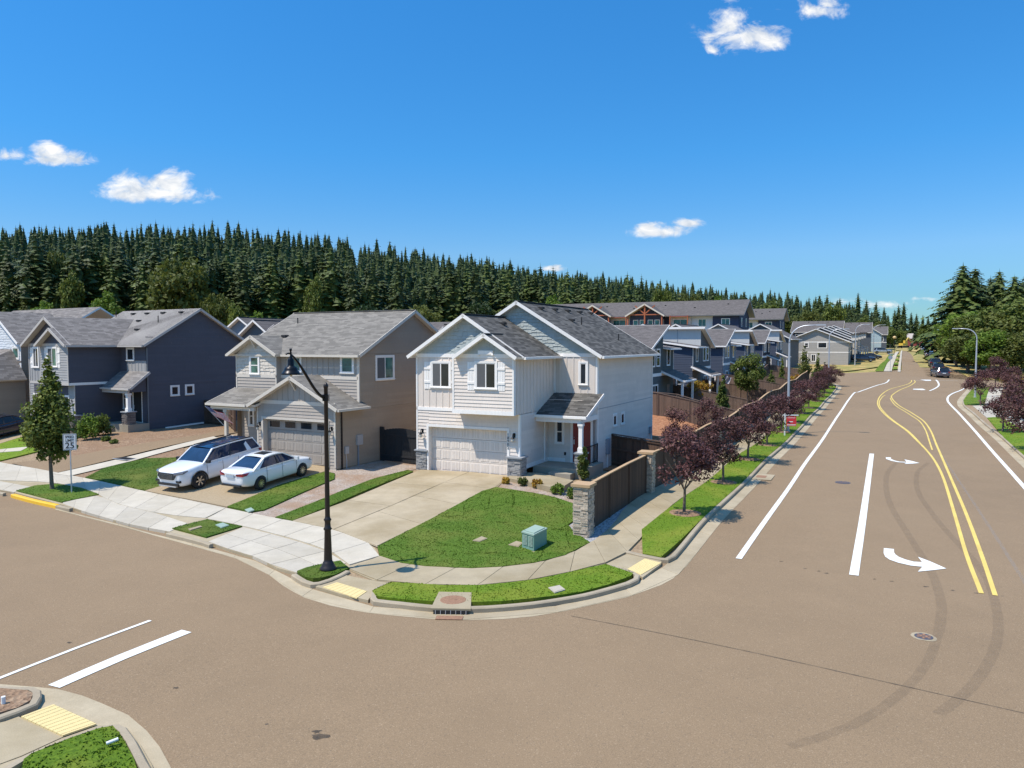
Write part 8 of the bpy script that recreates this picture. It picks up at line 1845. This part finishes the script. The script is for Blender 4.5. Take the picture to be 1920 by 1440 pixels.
        mb = MB(); mb.box((.0, -.32, 1.462), (-.55, .32, 1.478)); mb.build('sunroof', M['carglass'], o)
    else: plate('licence_plate', -2.63, -.26, .26, .6, .75, 'whiteplastic', .012); plate('tail_light', -2.61, -.95, -.82, .9, 1.4, 'taillight', .03); plate('tail_light', -2.61, .82, .95, .9, 1.4, 'taillight', .03)
    # mirrors, handles and door seams
    for s in (-1, 1):
        mb = MB(); mb.obox((x0-.22, s*(W0+.08), z0+.07), (.06, 0, 0), (0, .11, 0), (0, 0, .075)); mb.build('mirror', M[paint if kind == 'sedan' else 'carblack'], o)
        mb = MB()
        for xx in (x0-.95, x0-1.95): mb.obox((xx, s*(W0*.992+.01), z0-.12), (.1, 0, 0), (0, .018, 0), (0, 0, .018))
        mb.build('door_handle', M[paint], o)
        mb = MB()
        for xx in (x0-.18, x0-1.12, x0-2.1): mb.obox((xx, s*(W0+.0005), .68), (.006, 0, 0), (0, .004, 0), (0, 0, .36))
        mb.build('door_seam', M['carblack'], o)
    return o
M['plateblue'] = plain('plate', (.35, .42, .5), .4); M['carsilver'] = plain('silver_car_paint', (.42, .44, .46), .3, .5, .01, 2, 1.0); M['cardark'] = plain('dark_car_paint', (.035, .037, .045), .25, .3, .01, 2, 1.0); M['carnavy'] = plain('navy_car_paint', (.02, .025, .05), .2, .3, .01, 2, 1.0); M['cargrey'] = plain('grey_car_paint', (.13, .13, .16), .25, .4, .01, 2, 1.0); M['carpearl'] = plain('pearl_car_paint', (.72, .76, .82), .25, 0, .01, 2, 1.0)
def place_car(o, P, ang, dz=.15, half=1.4):
    """P: centre on the ground, ang: heading of the nose in the ground plane (radians from +x)"""
    d = Vector((cos(ang), sin(ang), 0)); n = Vector((-d.y, d.x, 0)); a = h(P.x+d.x*half, P.y+d.y*half); b = h(P.x-d.x*half, P.y-d.y*half); l = h(P.x+n.x*.8, P.y+n.y*.8); r = h(P.x-n.x*.8, P.y-n.y*.8)
    X_ = Vector((d.x*2*half, d.y*2*half, a-b)).normalized(); Yv = Vector((n.x*1.6, n.y*1.6, l-r)).normalized(); Z_ = X_.cross(Yv).normalized(); Yv = Z_.cross(X_)
    o.matrix_world = Matrix(((X_.x, Yv.x, Z_.x, P.x), (X_.y, Yv.y, Z_.y, P.y), (X_.z, Yv.z, Z_.z, (a+b)/2+dz), (0, 0, 0, 1)))
hv = radians(90-28.4)           # towards the houses
suv = make_car('suv', 'white sport utility car with a dark roof, nose to the street', 'car', 'carwhite', 'carglassblue', arch='carblack', glass='carglassblue')
d = Vector((cos(hv), sin(hv), 0)); n = Vector((d.y, -d.x, 0))
fw = G(374, 921); place_car(suv, fw+d*1.51-n*.9, hv+pi)
sed = make_car('sedan', 'white saloon car with red tail lamps, boot to the street', 'car', 'carwhite', None, glass='carglassblue')
rw = G(488, 924); place_car(sed, rw+d*1.35-n*.79, hv)
dk_ = make_car('sedan', 'black car in the driveway at the far left, behind the street tree', 'car', 'carnavy'); place_car(dk_, G(14, 822)+Vector((-.6, 0, 0)), radians(90-31.9)+pi, dz=.17)
CB = [(1761.5, 709.3, 'suv', 'cargrey', 'dark grey hatchback, nearest of the cars parked on the right'), (1757, 698.5, 'suv', 'cardark', 'black car, second in the parked row on the right'), (1752, 690, 'suv', 'cardark', 'dark car right in front of the white van'), (1749.5, 681.5, 'van', 'carpearl', 'white van, fourth in the parked row on the right'), (1742.5, 673, 'suv', 'carsilver', 'silver car just beyond the white van'), (1738.5, 668, 'sedan', 'carsilver', 'pale car, sixth in the parked row'), (1734, 663.5, 'sedan', 'carnavy', 'small blue car near the far end of the parked row'), (1731.5, 660, 'van', 'carpearl', 'white van at the far end of the parked row')]
protos = {}
for k, (px, py, kd, pt_, lb) in enumerate(CB):
    key = (kd, pt_)
    if key in protos: c = copy_tree(protos[key]); tag(c, lb)
    else: c = protos[key] = make_car(kd, lb, 'van' if kd == 'van' else 'car', pt_, group='cars parked along the right side of the road')
    place_car(c, G(px, py-2), radians(90-28+(3 if k else 14)), dz=.02)
for k, (px, py, kd, pt_, lb) in enumerate([(1654, 664, 'suv', 'carsilver', 'silver car in a driveway by the pale blue green house'), (1634, 676, 'sedan', 'cardark', 'black car in a driveway behind the third tall street light'), (1618, 690, 'suv', 'carnavy', 'navy car in the driveway just beyond the last garden fence')]):
    c = copy_tree(protos[(kd, pt_)]) if (kd, pt_) in protos else make_car(kd, lb, 'car', pt_); tag(c, lb, 'car', 'cars in the driveways on the left beyond the cross street'); P = at(px, (218, 190, 172)[k]); place_car(c, P, radians(-20), dz=.1)
# boulders and a low edging stone in the back yard
mb = MB(); mb.beam((0, 0, .1), (4.6, -1.2, .1), .16, .12); o = mb.build('edging_beam', M['conc'], None); p = at(1224, 51.5); o.location = p+Vector((0, 0, .14)); tag(o, 'pale straight edging strip across the red bark behind the corner house', 'garden edging')
